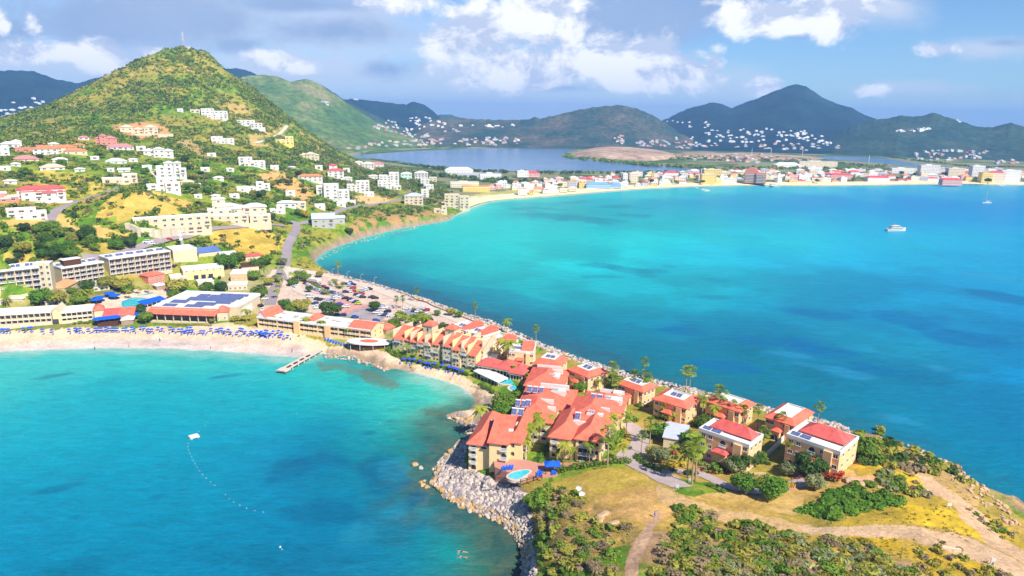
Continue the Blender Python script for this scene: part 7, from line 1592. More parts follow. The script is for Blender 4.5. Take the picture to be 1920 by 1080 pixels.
for i, (P, r, dd) in enumerate(LB[:280]):
    me, s_, rz = rock_at(P, r, dd, i); o = link_mesh('boulder', me, None, P + Vector((0, 0, .15)), rz); o.scale = s_; wet = me.materials[0] is bould2
    tag(o, 'ochre stained wet boulder at the water edge of the rock slope' if wet else ('grey boulder on the rock slope below the left apartment range' if me.materials[0] is bould3 else 'pale boulder on the rock slope below the left apartment range'), 'boulder', 'ochre boulders at the water' if wet else ('grey boulders of the rock slope' if me.materials[0] is bould3 else 'pale boulders of the rock slope'))
def merge_rocks(lst, name, ms=None):
    b = MB(); mats = [bould, bould3, bould2]
    for i, (P, r, dd) in enumerate(lst):
        me, s_, rz = rock_at(P, r, dd, i); M_ = Matrix.Translation(P + Vector((0, 0, .1))) @ Matrix.Rotation(rz, 4, 'Z') @ Matrix.Diagonal((*s_, 1))
        b.add([M_ @ v.co for v in me.vertices], [tuple(p.vertices) for p in me.polygons], mats.index(me.materials[0]))
    o = b.build(name, ms or mats); tag(o, kind='stuff')
merge_rocks(LB[280:], 'rock_rubble')
WALLC = [(604, 508), (640, 517), (700, 531), (750, 546), (800, 561), (860, 584), (920, 602), (970, 624), (1010, 642), (1050, 659), (1100, 676), (1150, 692), (1200, 707), (1250, 718), (1300, 729), (1350, 743), (1400, 752), (1440, 766), (1480, 772), (1540, 787), (1592, 803)]
sw = []
for (u0, v0), (u1, v1) in zip(WALLC, WALLC[1:]):
    n = int(90 * math.hypot(u1 - u0, v1 - v0) / 50)
    for i in range(n):
        t = rs.random(); P = T(u0 + (u1 - u0) * t, v0 + (v1 - v0) * t + rs.uniform(-1, 9) * (.6 if u0 < 850 else 1)); sw.append((P, rs.uniform(.45, 1.0), 9 if rs.random() < .9 else 1))
merge_rocks(sw, 'sea_wall_rubble')
sp = [(Vector(onz(u, v, .2)), rs.uniform(.3, .9), rs.choice([1, 9])) for u, v in scatter_px([(604, 664), (640, 660), (680, 674), (716, 688), (724, 697), (700, 690), (660, 676), (612, 672)], 130, rs)] + [(T(u, v), rs.uniform(.3, .8), rs.choice([1, 9])) for u, v in scatter_px([(600, 480), (660, 454), (750, 430), (845, 411), (850, 416), (750, 436), (660, 460), (604, 488)], 160, rs)]
merge_rocks(sp, 'shore_rubble')
cliffm = paint('cliff_stone', (206, 170, 134), .95, .3, 1.0)
cl = [(T(u, v), rs.uniform(.25, .9), 9) for u, v in scatter_px([(1700, 830), (1800, 876), (1872, 936), (1914, 984), (1896, 990), (1850, 955), (1785, 900), (1700, 856)], 150, rs)]
merge_rocks(cl, 'cliff_rubble', [cliffm] * 3)
OUT = rock_proto(3, cliffm)
for u, v, s_, lb in ((1132, 966, 1.9, 'pale rock outcrop on the bare slope above the bushes'), (1126, 975, 1.5, 'smaller pale rock outcrop below the larger one'), (1152, 982, 1.6, 'pale rock at the foot of the bare slope'), (1600, 903, 2.2, 'pale cut rock face beside the grass track'), (1612, 904, 1.6, 'low pale rock right of the cut rock face')):
    o = link_mesh('rock_outcrop', OUT, None, T(u, v), rs.uniform(0, 3)); o.scale = (s_ * 1.3, s_ * .9, s_ * .5); tag(o, lb, 'rock', 'pale rock outcrops')
# ------------------------------------------------------------------ cars
tyre = paint('tyre_rubber', (40, 40, 42), .9, .1, 2); CARC = {'white': (244, 246, 250), 'black': (36, 40, 52), 'dark blue': (40, 56, 120), 'red': (200, 40, 56), 'silver': (176, 190, 212), 'lime': (206, 222, 40), 'blue': (60, 90, 180), 'maroon': (120, 40, 50)}
_cars = {}
def car_proto(col):
    if col in _cars: return _cars[col]
    pm = paint('car_paint_' + col.replace(' ', '_'), CARC[col], .25, .05, 1, .6)
    b = MB(); prof = [(-2.2, .35), (2.2, .35), (2.25, .75), (1.15, .95), (.55, 1.5), (-1.4, 1.52), (-2.0, 1.0), (-2.25, .9)]
    b.extr_y(prof, -.88, .88); body = b.mesh('body', pm)
    g = MB()
    for s in (-.89, .89): g.add([(x, s, z) for x, z in ((.95, 1.0), (.5, 1.42), (-1.35, 1.44), (-1.75, 1.05))], [(0, 1, 2, 3)])
    g.add([(1.14, -.8, .99), (1.14, .8, .99), (.6, .74, 1.47), (.6, -.74, 1.47)], [(0, 1, 2, 3)]); g.add([(-2.0, -.8, 1.04), (-2.0, .8, 1.04), (-1.46, .74, 1.49), (-1.46, -.74, 1.49)], [(3, 2, 1, 0)])
    w = MB(); n = 10
    w.add([(.34 * math.cos(6.283 * i / n), y, .34 + .34 * math.sin(6.283 * i / n)) for y in (-.11, .11) for i in range(n)], [(i, (i + 1) % n, n + (i + 1) % n, n + i) for i in range(n)] + [tuple(range(n)), tuple(range(2 * n - 1, n - 1, -1))])
    _cars[col] = (body, g.mesh('windows', glass), w.mesh('wheel', tyre)); return _cars[col]
def car(u, v, col, yaw, label=None, base='car', dz=.2, name='parked_car', group='cars parked by the beach resort', sc=1.0):
    P = T(u, v); b, g, w = car_proto(col); P.z += dz; o = empty(name, P, yaw); o.scale = (sc, sc, sc); tag(o, label or where(P, f'{col} {base}'), 'car', group)
    link_mesh('body', b, o); link_mesh('windows', g, o)
    for x in (-1.35, 1.4):
        for y in (-.8, .8): link_mesh('wheel', w, o, (x, y, 0))
    return o
for p_, ph in (((588, 528), 'the white and red container'), ((700, 585), 'the small car park tree'), ((630, 553), 'the fan palm pair in the car park'), ((597, 540), 'the car park hedge'), ((660, 560), 'the middle of the car park'), ((750, 578), 'the two fan palms at the car park end'), ((693, 545), 'the open corner of the car park'), ((610, 575), 'the lower car park lane')): lmk(T(*p_), ph)
CARS = '''235,160,d 270,180,w 300,195,w 330,215,r 355,230,w 390,245,s 420,255,w 455,270,w 400,150,w 430,175,s 490,205,r 530,230,b 570,260,w 600,275,w 625,290,s 600,180,w 640,178,r 690,215,k 760,165,k 810,160,w 830,150,u 840,195,s 880,175,k 880,220,r 880,265,r 780,275,k 825,270,w 945,262,l 998,262,s 1045,240,w 1100,235,k
930,312,k 975,330,w 1010,345,k 995,298,r 1130,345,k 1180,357,k 775,360,k 845,385,k 875,398,w 915,412,b 955,432,l 400,372,k 450,382,k 500,410,w 590,392,d 365,430,b 385,468,w 395,492,w 700,440,u 785,475,w 660,345,w 630,340,s 280,325,w 300,342,w 670,585,k 740,590,b 905,615,u 1190,665,u 1200,555,w 1245,490,s 1290,490,w 1345,537,k 1275,580,w 1310,587,d 1380,600,w 1405,602,w 1600,495,w 1712,535,b 1760,542,w 1840,495,w 1868,520,r 1860,580,w 90,205,w 110,180,w 850,375,m 560,405,s 720,320,s 1395,480,w 1260,475,u'''
CK = dict(d='dark blue', w='white', r='red', s='silver', b='dark blue', k='black', u='blue', l='lime', m='maroon'); rs = random.Random(41)
BAY = MB()
for q in CARS.split():
    x, y, c = q.split(','); x, y = float(x), float(y)
    car(540 + x / 7.2, 510 + (y + 6) / 7.2, CK[c], (R(-38) if x < 700 and y < 330 else R(8)) + rs.uniform(-.12, .12) + (math.pi if rs.random() < .5 else 0))
    P = T(540 + x / 7.2, 510 + (y + 6) / 7.2); an = (R(-38) if x < 700 and y < 330 else R(8)); dx, dy = math.cos(an), math.sin(an)
    for s in (-1.45, 1.45):
        c0 = (P.x - dy * s, P.y + dx * s); BAY.add([(c0[0] + dx * a - dy * e, c0[1] + dy * a + dx * e, ground(c0[0] + dx * a, c0[1] + dy * a) + .16) for a, e in ((-2.6, -.08), (2.6, -.08), (2.6, .08), (-2.6, .08))], [(0, 1, 2, 3)])
tag(BAY.build('parking_markings', white), kind='structure')
car(1218, 817, 'dark blue', R(70), 'dark blue car on the drive beside the bright round tree'); car(318, 450, 'red', R(12), 'red car driving on the main hillside road', name='moving_car', group=None)
car(278, 456, 'white', R(20), 'white van on the main road below the retaining wall', sc=1.5); car(284, 459, 'white', R(20), 'white car behind the van on the main road')
for u, v, c, l in ((270, 341, 'blue', 'blue car at the flat cream villa'), (564, 382, 'blue', 'blue digger truck on the bare earth plot'), (496, 562, 'white', 'white car on the road by the annex'), (488, 575, 'black', 'black car parked near the road end'), (494, 582, 'white', 'white car parked near the road end'), (396, 523, 'black', 'black car under the tan service building'), (412, 522, 'black', 'second black car under the tan service building'), (328, 500, 'dark blue', 'dark blue car beside the windowless cream block'), (545, 420, 'black', 'black car at the hillside road junction')):
    car(u, v, c, rs.uniform(0, 3), l)
P = T(588, 531); o = empty('container', P, R(-30)); tag(o, 'white and red container at the top of the car park', 'container'); b = MB(); b.box(-5, 5, -1.6, 1.6, .2, 1.8); b.build('base', [red2], o); b = MB(); b.box(-5.1, 5.1, -1.7, 1.7, 1.8, 3.4); b.build('top', [white], o)
# ------------------------------------------------------------------ beach umbrellas and loungers
b = MB(); b.tube([(0, 0, -.2), (0, 0, 2.2)], .05, 5, 1); n = 8
b.add([(1.5 * math.cos(i * .785), 1.5 * math.sin(i * .785), 1.95) for i in range(n)] + [(0, 0, 2.6)], [(i, (i + 1) % n, n) for i in range(n)], 0); b.add([(1.5 * math.cos(i * .785), 1.5 * math.sin(i * .785), 1.95) for i in range(n)] + [(1.5 * math.cos(i * .785), 1.5 * math.sin(i * .785), 1.75) for i in range(n)], [(i, n + i, n + (i + 1) % n, (i + 1) % n) for i in range(n)], 0)
um = b.mesh('beach_umbrella', [bluec, white]); um2 = um.copy(); um2.materials[0] = bluec2
b = MB(); b.box(-.95, .35, -.35, .35, .3, .42, 0); b.add([(.35, -.35, .3), (.35, .35, .3), (.95, .35, .85), (.95, -.35, .85), (.35, -.35, .42), (.35, .35, .42), (.9, .35, .95), (.9, -.35, .95)], [(0, 1, 2, 3), (7, 6, 5, 4), (0, 4, 5, 1), (2, 6, 7, 3), (1, 5, 6, 2), (0, 3, 7, 4)], 0)
for x in (-.8, .6):
    for y in (-.3, .3): b.box(x - .04, x + .04, y - .04, y + .04, -.1, .3, 1)
lg_ = b.mesh('sun_lounger', [bluec, white]); lg2 = lg_.copy(); lg2.materials[0] = bluec2
B1 = '25,980 60,982 95,980 265,970 330,962 355,960 480,985 585,990 780,982 850,972 880,980 905,972 1000,980 1075,972 1100,970 1140,970 1195,962 1230,972 1260,970 1290,972 1320,972 1390,970 1420,968'
B2 = '45,962 70,980 150,955 185,950 230,980 270,982 340,962 385,976 480,962 515,982 575,982 610,980 670,965 705,962 650,1000 690,996 725,990 820,1000 855,1000 935,976 1000,985 1030,976 1055,972 1085,1005 1130,986 1155,1015 1230,1016 1265,972 1290,978 1320,1010 1385,1005 1405,1020 1450,1000 1490,1020 1510,1034 1540,1030 1550,992'
B3 = '20,600 40,590 55,605 85,585 80,612 110,606 130,590 170,586 195,596 185,620 240,622'
B4 = '1110,797 1150,797 1185,802 1230,812 1270,827 1300,832 1340,834 1400,842 1450,857 1470,862 1490,867 1510,874 1550,888'
pts = [(float(a) / 6, 460 + float(c) / 6, 0) for a, c in (q.split(',') for q in B1.split())] + [(240 + float(a) / 6, 460 + float(c) / 6, 0) for a, c in (q.split(',') for q in B2.split())] + [(480 + float(a) / 4, 480 + float(c) / 4, 0) for a, c in (q.split(',') for q in B3.split())] + [(480 + float(a) / 4, 480 + float(c) / 4, 1) for a, c in (q.split(',') for q in B4.split())]
for u, v, k in pts:
    P = T(u, v); pl = 'on the small beach below the stepped apartments' if k else 'on the wide hotel beach'
    o = link_mesh('beach_umbrella', um2 if k else um, None, P, rs.random()); o.scale = (.68, .68, .95); tag(o, ('violet blue' if k else 'bright blue') + ' umbrella ' + pl, 'umbrella', 'umbrellas ' + pl)
    for s in ((-1.5, 1.4) if rs.random() < .6 else (1.3,)):
        Q = Vector((P.x + s * 1.1, P.y - 1.2 + rs.uniform(-.5, .5), 0)); Q.z = ground(Q.x, Q.y); o = link_mesh('sun_lounger', lg2 if k else lg_, None, Q, R(95) + rs.uniform(-.3, .3)); o.scale = (.82,) * 3; tag(o, ('violet blue' if k else 'bright blue') + ' lounger ' + pl, 'sun lounger', 'loungers ' + pl)
for a, c in (q.split(',') for q in '520,632 540,640 558,646 580,652 600,660 640,672 662,674'.split()):
    P = T(480 + float(a) / 4, 480 + float(c) / 4)
    for s in (0, 1.6): o = link_mesh('sun_lounger', lg_, None, P + Vector((s, 0, .05)), R(110)); o.scale = (1.05,) * 3; tag(o, 'bright blue lounger in the line before the long beach wing lawn', 'sun lounger', 'loungers in a line before the lawn')
for u, v in ((188, 607), (197, 606), (206, 605), (215, 604)): P = T(u, v + 4); P.z += 1.5; o = link_mesh('deck_umbrella', um, None, P); o.scale = (2.3, 2.3, 1.4); tag(o, 'large bright blue umbrella on the timber bar deck', 'umbrella', 'large umbrellas on the bar deck')
for u, v in ((215, 561), (206, 557), (187, 565), (181, 569), (262, 597), (262, 592)): o = link_mesh('pool_umbrella', um, None, T(u, v)); o.scale = (2.2, 2.2, 1.3); tag(o, where(T(u, v), 'bright blue shade umbrella'), 'umbrella', 'shade umbrellas by the hotel pools')
for i, (u, v) in enumerate(((943, 881), (949, 880), (955, 879), (960, 879), (1012, 888), (1015, 891), (1008, 891), (1036, 889), (1041, 888))):
    P = Vector(onz(u, v, ZD)); o = link_mesh('sun_lounger', lg_, None, P, R(80)); tag(o, 'blue lounger on the left of the red pool terrace' if i < 4 else ('blue lounger right of the pool on the red terrace' if i < 7 else 'blue lounger in front of the blue canopy'), 'sun lounger', ['loungers left on the terrace', 'loungers right on the terrace', 'loungers under the canopy'][0 if i < 4 else (1 if i < 7 else 2)])
P = Vector(onz(1035, 885, ZD)); o = empty('gazebo', P, .05); tag(o, 'blue canvas canopy on posts at the right end of the pool terrace', 'gazebo')
for x in (-2, 2):
    for y in (-1.4, 1.4): b = MB(); b.box(x - .12, x + .12, y - .12, y + .12, 0, 2.6); b.build('post', [brownd], o)
b = MB(); b.hip(-2, 2, -1.4, 1.4, 2.6, .9, .4); b.build('canopy', [bluec], o)
A, B = T(268, 580), T(312, 569); o, w = frame(A, B, 'pool_awning', 'long bright blue awning along the lower hotel pool', 'awning', mark='the long blue awning')
b = MB(); b.add([(0, 0, 3), (w, 0, 3), (w, 5, 4.2), (0, 5, 4.2), (0, 0, 2.5), (w, 0, 2.5)], [(0, 1, 2, 3), (0, 4, 5, 1)]); b.build('canvas', [bluec], o)
for i in range(6): b = MB(); b.box(-.12, .12, -.12, .12, -1, 3); b.build('post', [white], o, (.3 + (w - .6) * i / 5, .2, 0))
# ------------------------------------------------------------------ people
skin = paint('skin', (206, 150, 118), .6, .08, 3); cloth1 = paint('blue_clothes', (70, 80, 170), .8, .1, 3); cloth2 = paint('red_clothes', (200, 60, 60), .8, .1, 3); hairm = paint('dark_hair', (50, 36, 28), .8, .1, 3)
def person_mesh(pose, cm):
    J = {'stand': [(0, 0, .95), (0, 0, 1.2), (0, 0, 1.42), (0, .02, 1.55), (0, .04, 1.68), (-.1, 0, .9), (-.11, .05, .5), (-.12, 0, .06), (.1, 0, .9), (.12, -.12, .5), (.13, -.16, .06), (-.2, 0, 1.4), (-.27, 0, 1.12), (-.28, .1, .88), (.2, 0, 1.4), (.27, 0, 1.12), (.28, .1, .88), (-.12, .12, .03), (.13, -.04, .03)],
         'swim': [(0, 0, 0), (0, .26, .02), (0, .5, .04), (0, .62, .08), (0, .76, .12), (-.1, -.06, 0), (-.14, -.5, -.05), (-.2, -.9, -.08), (.1, -.06, 0), (.14, -.46, -.03), (.16, -.92, -.08), (-.2, .46, .02), (-.45, .6, 0), (-.62, .82, 0), (.2, .46, .02), (.45, .6, 0), (.6, .84, 0), (-.2, -1.02, -.08), (.16, -1.04, -.08)]}[pose]
    E_ = [(0, 1), (1, 2), (2, 3), (3, 4), (0, 5), (5, 6), (6, 7), (0, 8), (8, 9), (9, 10), (2, 11), (11, 12), (12, 13), (2, 14), (14, 15), (15, 16), (7, 17), (10, 18)]
    rad = [.15, .14, .15, .055, .11, .1, .065, .04, .1, .065, .04, .07, .045, .035, .07, .045, .035, .035, .035]
    me = bpy.data.meshes.new('person'); me.from_pydata([tuple(j) for j in J], E_, []); me.materials.append(cm)
    o = bpy.data.objects.new('person', me); md = o.modifiers.new('skin', 'SKIN'); ss_ = o.modifiers.new('sub', 'SUBSURF'); ss_.levels = 1; ss_.render_levels = 1
    sv = me.skin_vertices or None
    if not me.skin_vertices: 
        bm = bmesh.new(); bm.from_mesh(me); bm.verts.layers.skin.verify(); bm.to_mesh(me); bm.free()
    for q, r_ in zip(me.skin_vertices[0].data, rad): q.radius = (r_, r_)
    me.skin_vertices[0].data[0].use_root = True
    return o
hb = MB(); hb.dome(0, 0, 0, .125, .13, 10, 3); hairme = hb.mesh('hair', hairm)
PRO = {(p_, c.name): person_mesh(p_, c) for p_ in ('stand', 'swim') for c in (skin, cloth1, cloth2)}
def person(P, pose, cm, yaw, label, group=None):
    o = PRO[(pose, cm.name)].copy(); C.objects.link(o); o.location = P; o.rotation_euler = (0, 0, yaw); tag(o, label, 'person', group); o.name = 'person'
    link_mesh('hair', hairme, o, (0, .03, 1.7) if pose == 'stand' else (0, .78, .16)); return o
person(T(1227, 970), 'stand', cloth1, 1.0, 'person in blue walking on the earth path by the bushes')
for i, (u, v) in enumerate(((860, 1035), (872, 1035), (863, 1044), (873, 1045))): person(Vector(onz(u, v, .05)), 'swim', skin, i * 1.4, 'swimmer floating in the shallows off the pebble shore', 'swimmers off the pebble shore')
for u, v, c in ((771, 691, cloth2), (242, 651, skin), (395, 655, skin), (178, 656, cloth1), (548, 660, cloth2), (860, 704, cloth1), (846, 712, skin), (600, 636, cloth2), (300, 640, cloth1), (52, 645, skin)): person(T(u, v), 'stand', c, rs.uniform(0, 6), where(T(u, v), {'skin': 'bather standing', 'blue_clothes': 'person in blue', 'red_clothes': 'person in red'}[c.name]), 'people on the beaches')
# ------------------------------------------------------------------ boats, buoys, raft
def boat(u, v, L_, label, kind, yaw):
    P = onz(u, v, 0); o = empty(kind, P, yaw); tag(o, label, 'boat')
    st = [(-.5, .0, .085, .1), (-.3, 0, .11, .1), (0, 0, .12, .105), (.25, 0, .095, .12), (.42, 0, .045, .14), (.5, 0, .004, .155)]; b = MB(); vs = []
    for x, y, hw, hz in st: vs += [(x * L_, -hw * L_, hz * L_), (x * L_, -hw * .6 * L_, -.03 * L_), (x * L_, hw * .6 * L_, -.03 * L_), (x * L_, hw * L_, hz * L_)]
    fs = [(i * 4 + k, i * 4 + k + 1, i * 4 + 5 + k, i * 4 + 4 + k) for i in range(5) for k in range(3)] + [(i * 4 + 3, i * 4, i * 4 + 4, i * 4 + 7) for i in range(5)] + [(0, 3, 2, 1)]
    b.add(vs, [f[::-1] for f in fs]); b.build('hull', [white], o)
    if kind == 'sailboat':
        b = MB(); b.box(-.2 * L_, .12 * L_, -.06 * L_, .06 * L_, .1 * L_, .16 * L_); b.build('cabin', [white], o); b = MB(); b.tube([(.08 * L_, 0, .1 * L_), (.08 * L_, 0, 1.45 * L_)], .03 * L_ * .5, 5); b.tube([(-.4 * L_, 0, .24 * L_), (.08 * L_, 0, .24 * L_)], .014 * L_, 5); b.build('mast', [white], o)
        b = MB(); b.tube([(.5 * L_, 0, .15 * L_), (.08 * L_, 0, 1.42 * L_)], .006 * L_, 4); b.tube([(-.5 * L_, 0, .1 * L_), (.08 * L_, 0, 1.42 * L_)], .006 * L_, 4); b.build('rigging', [metal], o)
    elif kind == 'yacht':
        for x0, x1, hw, z0, z1 in ((-.36, .26, .095, .1, .165), (-.3, .12, .085, .172, .235)):
            b = MB(); b.prism([(x0 * L_, -hw * L_), (x1 * L_, -hw * L_), ((x1 + .07) * L_, 0), (x1 * L_, hw * L_), (x0 * L_, hw * L_)], z0 * L_, z1 * L_); b.build('cabin', [white], o); b = MB(); b.prism([(x0 * L_ + .1, -hw * L_ - .04), (x1 * L_, -hw * L_ - .04), ((x1 + .074) * L_, 0), (x1 * L_, hw * L_ + .04), (x0 * L_ + .1, hw * L_ + .04)], (z0 + .022) * L_, (z1 - .016) * L_); b.build('windows', [glass], o)
        b = MB(); b.box(-.3 * L_, .1 * L_, -.09 * L_, .09 * L_, .238 * L_, .25 * L_); b.build('flybridge', [white], o); b = MB(); b.tube([(-.1 * L_, 0, .25 * L_), (-.12 * L_, 0, .36 * L_)], .012 * L_, 5); b.tube([(-.15 * L_, -.05 * L_, .31 * L_), (-.15 * L_, .05 * L_, .31 * L_)], .015 * L_, 5); b.build('mast', [metal], o)
    else:
        b = MB(); b.prism([(-.25 * L_, -.08 * L_), (.1 * L_, -.08 * L_), (.18 * L_, 0), (.1 * L_, .08 * L_), (-.25 * L_, .08 * L_)], .1 * L_, .22 * L_); b.build('cabin', [white], o); b = MB(); b.box(-.32 * L_, .12 * L_, -.09 * L_, .09 * L_, .225 * L_, .24 * L_); b.build('roof', [roofw], o)
boat(1680, 433, 25, 'white motor yacht at anchor in the turquoise bay', 'yacht', R(14)); boat(1850, 381, 15, 'white sailboat with bare mast in the deep blue water', 'sailboat', R(190)); boat(1325, 358.5, 12, 'white motorboat, nearest of three off the far beach', 'motorboat', R(20)); boat(1318, 356, 9, 'white motorboat in the middle of three off the far beach', 'motorboat', R(200)); boat(1306, 353.5, 9, 'white motorboat, farthest left of three off the far beach', 'motorboat', R(170)); boat(1447, 350.5, 24, 'white ferry moored at the dark jetty', 'ferry', R(175)); boat(1876, 349, 14, 'white boat moored by the long right pier', 'motorboat', R(0))
P = onz(364, 820, 0); o = empty('swim_raft', P, R(40)); tag(o, 'square white swim raft on the blue water at the buoy line', 'raft'); lmk(P, 'the white swim raft'); b = MB(); b.box(-1.6, 1.6, -1.6, 1.6, .35, .6); b.build('deck', [white], o)
for x in (-1.1, 1.1): b = MB(); b.tube([(x, -1.5, .15), (x, 1.5, .15)], .35, 8); b.build('float', [metal], o)
bm_ = MB(); bm_.dome(0, 0, 0, .13, .15, 8, 3); bm_.tube([(0, 0, .1), (0, 0, .22)], .03, 5); buoy = bm_.mesh('buoy', white)
BY = [(268, 45), (250, 68), (203, 111), (140, 170), (127, 197), (125, 222), (129, 246), (139, 270), (152, 296), (162, 321), (177, 346), (191, 371), (209, 398), (231, 423), (257, 450), (289, 477), (320, 503), (396, 570), (424, 599), (457, 623), (500, 646), (550, 667), (609, 685), (670, 696)]
for x, y in BY: o = link_mesh('buoy', buoy, None, onz(320 + x / 3.857, 780 + y / 3.857, 0)); tag(o, 'small white buoy on the curved line from the swim raft', 'buoy', 'buoys of the swim line')
for u, v, s_, l in ((525.5, 1026, 2.2, 'large white mooring buoy alone at the bottom of the bay'), (529, 1030, 1, 'small white float beside the large mooring buoy'), (556, 775, 1.4, 'lone white buoy in the middle of the bay'), (713, 794, 1.2, 'lone white buoy off the small cove')): o = link_mesh('buoy', buoy, None, onz(u, v, 0)); o.scale = (s_,) * 3; tag(o, l, 'buoy')
# ------------------------------------------------------------------ signs, dishes, lamps, masts, bird
def sign(u, v, w, h, label, leg=.6):
    P = T(u, v); o = empty('sign', P, rs.uniform(-.3, .1)); tag(o, label, 'sign'); b = MB(); b.box(-w / 2, w / 2, -.05, .05, leg, h); b.build('board', [white], o)
    for x in (-w / 2 + .1, w / 2 - .1): b = MB(); b.box(x - .08, x + .08, .06, .2, -.2, h + .05); b.build('post', [white], o)
sign(1779, 953, 1.1, 1.5, 'middle white sign frame in the gold grass by the path fork', .75); sign(1861, 1060, 1.0, 1.9, 'front white sign frame beside the dirt track', 1.0); sign(1270, 917, .8, 1.3, 'white sign board at the end of the drive', .3); sign(1293, 904, .7, 1.1, 'small white sign under the tall pair of palms', .5); sign(1716, 878, .5, 1.6, 'white post sign on the cliff top grass', 1.0)
for u, v, l in ((1084, 921, 'larger round white satellite dish on the lawn edge'), (1090, 931, 'lower white satellite dish on the lawn edge')):
    P = T(u, v); o = empty('satellite_dish', P, .3); tag(o, l, 'satellite dish'); b = MB(); b.tube([(0, 0, -.3), (0, 0, 1.0)], .09, 6); b.build('post', [metal], o); b = MB(); n = 14
    rg = [[(r_ * math.cos(6.283 * i / n), .55 * r_ * r_ - .35, 1.25 + r_ * math.sin(6.283 * i / n)) for i in range(n)] for r_ in (.05, .5, .95)]
    b.add([(x, -y - .3, z) for q in rg for x, y, z in q], [(k * n + i, k * n + (i + 1) % n, (k + 1) * n + (i + 1) % n, (k + 1) * n + i) for k in range(2) for i in range(n)] + [tuple(range(n))]); b.build('dish', [white], o); b = MB(); b.tube([(0, -.2, .5), (0, -1.0, 1.25)], .04, 5); b.build('feed_arm', [metal], o)
for u, v, h in ((623, 519, 5), (651, 524, 5), (677, 529, 5), (702, 535, 5), (600, 513, 5), (546, 560, 8), (541, 528, 9)):
    P = T(u, v); o = empty('street_lamp', P, rs.random()); tag(o, where(P, 'white street lamp'), 'street lamp', 'street lamps on the sea road'); b = MB(); b.tube([(0, 0, -.3), (0, 0, h), (.3, 0, h + .4), (1.2, 0, h + .5)], [.08, .06, .05, .04], 6); b.build('pole', [white], o); b = MB(); b.box(1.0, 1.6, -.14, .14, h + .35, h + .55); b.build('lamp_head', [white], o)
def mast(P, h, w, label):
    o = empty('radio_mast', P); tag(o, label, 'mast'); b = MB()
    for i in range(3):
        a = i * 2.094; b.tube([(w * math.cos(a), w * math.sin(a), -2), (w * .35 * math.cos(a), w * .35 * math.sin(a), h)], .16, 4)
        for k in range(12):
            s0, s1 = 1 - .65 * k / 12, 1 - .65 * (k + 1) / 12; a2 = a + 2.094; b.tube([(w * s0 * math.cos(a), w * s0 * math.sin(a), h * k / 12), (w * s1 * math.cos(a2), w * s1 * math.sin(a2), h * (k + 1) / 12)], .1, 3)
    b.build('lattice', [paint('mast_paint', (236, 210, 220), .5)], o); b = MB(); b.tube([(0, 0, h), (0, 0, h * 1.12)], .2, 5); b.build('aerial', [white], o)
    for k in (.55, .75, .92): b = MB(); b.tube([(-.3, -w * .7, h * k), (-.3, -w * .7 - .5, h * k)], 1.2, 10); b.build('antenna_drum', [white], o)
mast(T(345, 90), 27, 2.2, 'red and white lattice radio mast on the peak of the hill'); simple('mast_hut', 'tiny white hut beside the radio mast on the peak', 'hut', (349, 91), (354, 93), 87, 4, white, roofw)
mast(T(343, 468), 14, .8, 'slim pale mast behind the windowless cream block')
P = T(1716, 897); P.z += 1.8; bl = paint('dark_feathers', (70, 44, 40), .8, .2, 6); o = empty('bird', P, .6); tag(o, 'dark brown seabird with raised wing low over the gold grass', 'bird')
b = MB(); b.tube([(-.75, 0, -.25), (-.5, 0, -.1), (0, 0, 0), (.4, 0, .08), (.62, 0, .22), (.8, 0, .26), (1.15, 0, .16)], [.05, .2, .34, .24, .12, .13, .02], 9); b.build('body', [bl], o, smooth=True)
for s in (-1, 1): b = MB(); b.add([(-.4, s * .2, .1), (.35, s * .2, .12), (.5, s * .7, .75), (.2, s * 1.1, 1.35), (-.35, s * .9, .9)], [(0, 1, 2, 3, 4) if s > 0 else (4, 3, 2, 1, 0)]); b.build('wing', [bl], o)
P = T(1782, 1030); o = link_mesh('stone_slab', MB().mesh('x', stone), None, P, -.25); b = MB(); b.box(-2.2, 2.2, -.35, .35, -.3, .45); o.data = b.mesh('stone_slab', stone); tag(o, 'long pale stone slab lying beside the dirt track', 'slab')
# ------------------------------------------------------------------ the far town
fw = [paint('town_white', (250, 246, 242), .8, .1, .2), paint('town_cream', (250, 232, 200), .8, .1, .2), paint('town_pink', (244, 190, 180), .8, .1, .2), paint('town_yellow', (250, 220, 130), .8, .1, .2), paint('town_blue', (170, 200, 240), .8, .1, .2), paint('town_grey', (200, 200, 206), .8, .1, .2)]
fr_ = [roofw, paint('town_red', (230, 90, 90), .8), roofgrey, paint('town_orange', (236, 150, 110), .8), paint('town_blue_roof', (120, 170, 236), .7), paint('town_brown', (150, 110, 96), .8)]
WN = ['white', 'cream', 'pink', 'yellow', 'pale blue', 'grey']; RN = ['white', 'red', 'grey', 'orange', 'blue', 'brown']
_th = {}
def town_mesh(w, d, h, wi, ri, st):
    k = (w, d, h, wi, ri, st)
    if k in _th: return _th[k]
    b = MB(); hh = h - (min(w, d) * .25 if st else 0); b.box(-w / 2, w / 2, 0, d, -1.5, hh, 0)
    if st: b.hip(-w / 2, w / 2, 0, d, hh, min(w, d) * .25, .5, None, 1)
    else: b.box(-w / 2 - .2, w / 2 + .2, -.2, d + .2, hh, hh + .4, 1); b.box(-w * .2, w * .1, d * .4, d * .7, hh + .4, hh + 1.8, 0)
    ns = max(1, int(hh / 3.1))
    for s in range(ns):
        n = max(2, int(w / 3.2))
        for i in range(n):
            x = -w / 2 + w * (i + .5) / n; b.quad((x - .7, -.04, s * 3.1 + .9), (x + .7, -.04, s * 3.1 + .9), (x + .7, -.04, s * 3.1 + 2.2), (x - .7, -.04, s * 3.1 + 2.2), 2)
    _th[k] = b.mesh('town_house', [fw[wi], fr_[ri], glass]); return _th[k]
rs = random.Random(77); NAMED = []
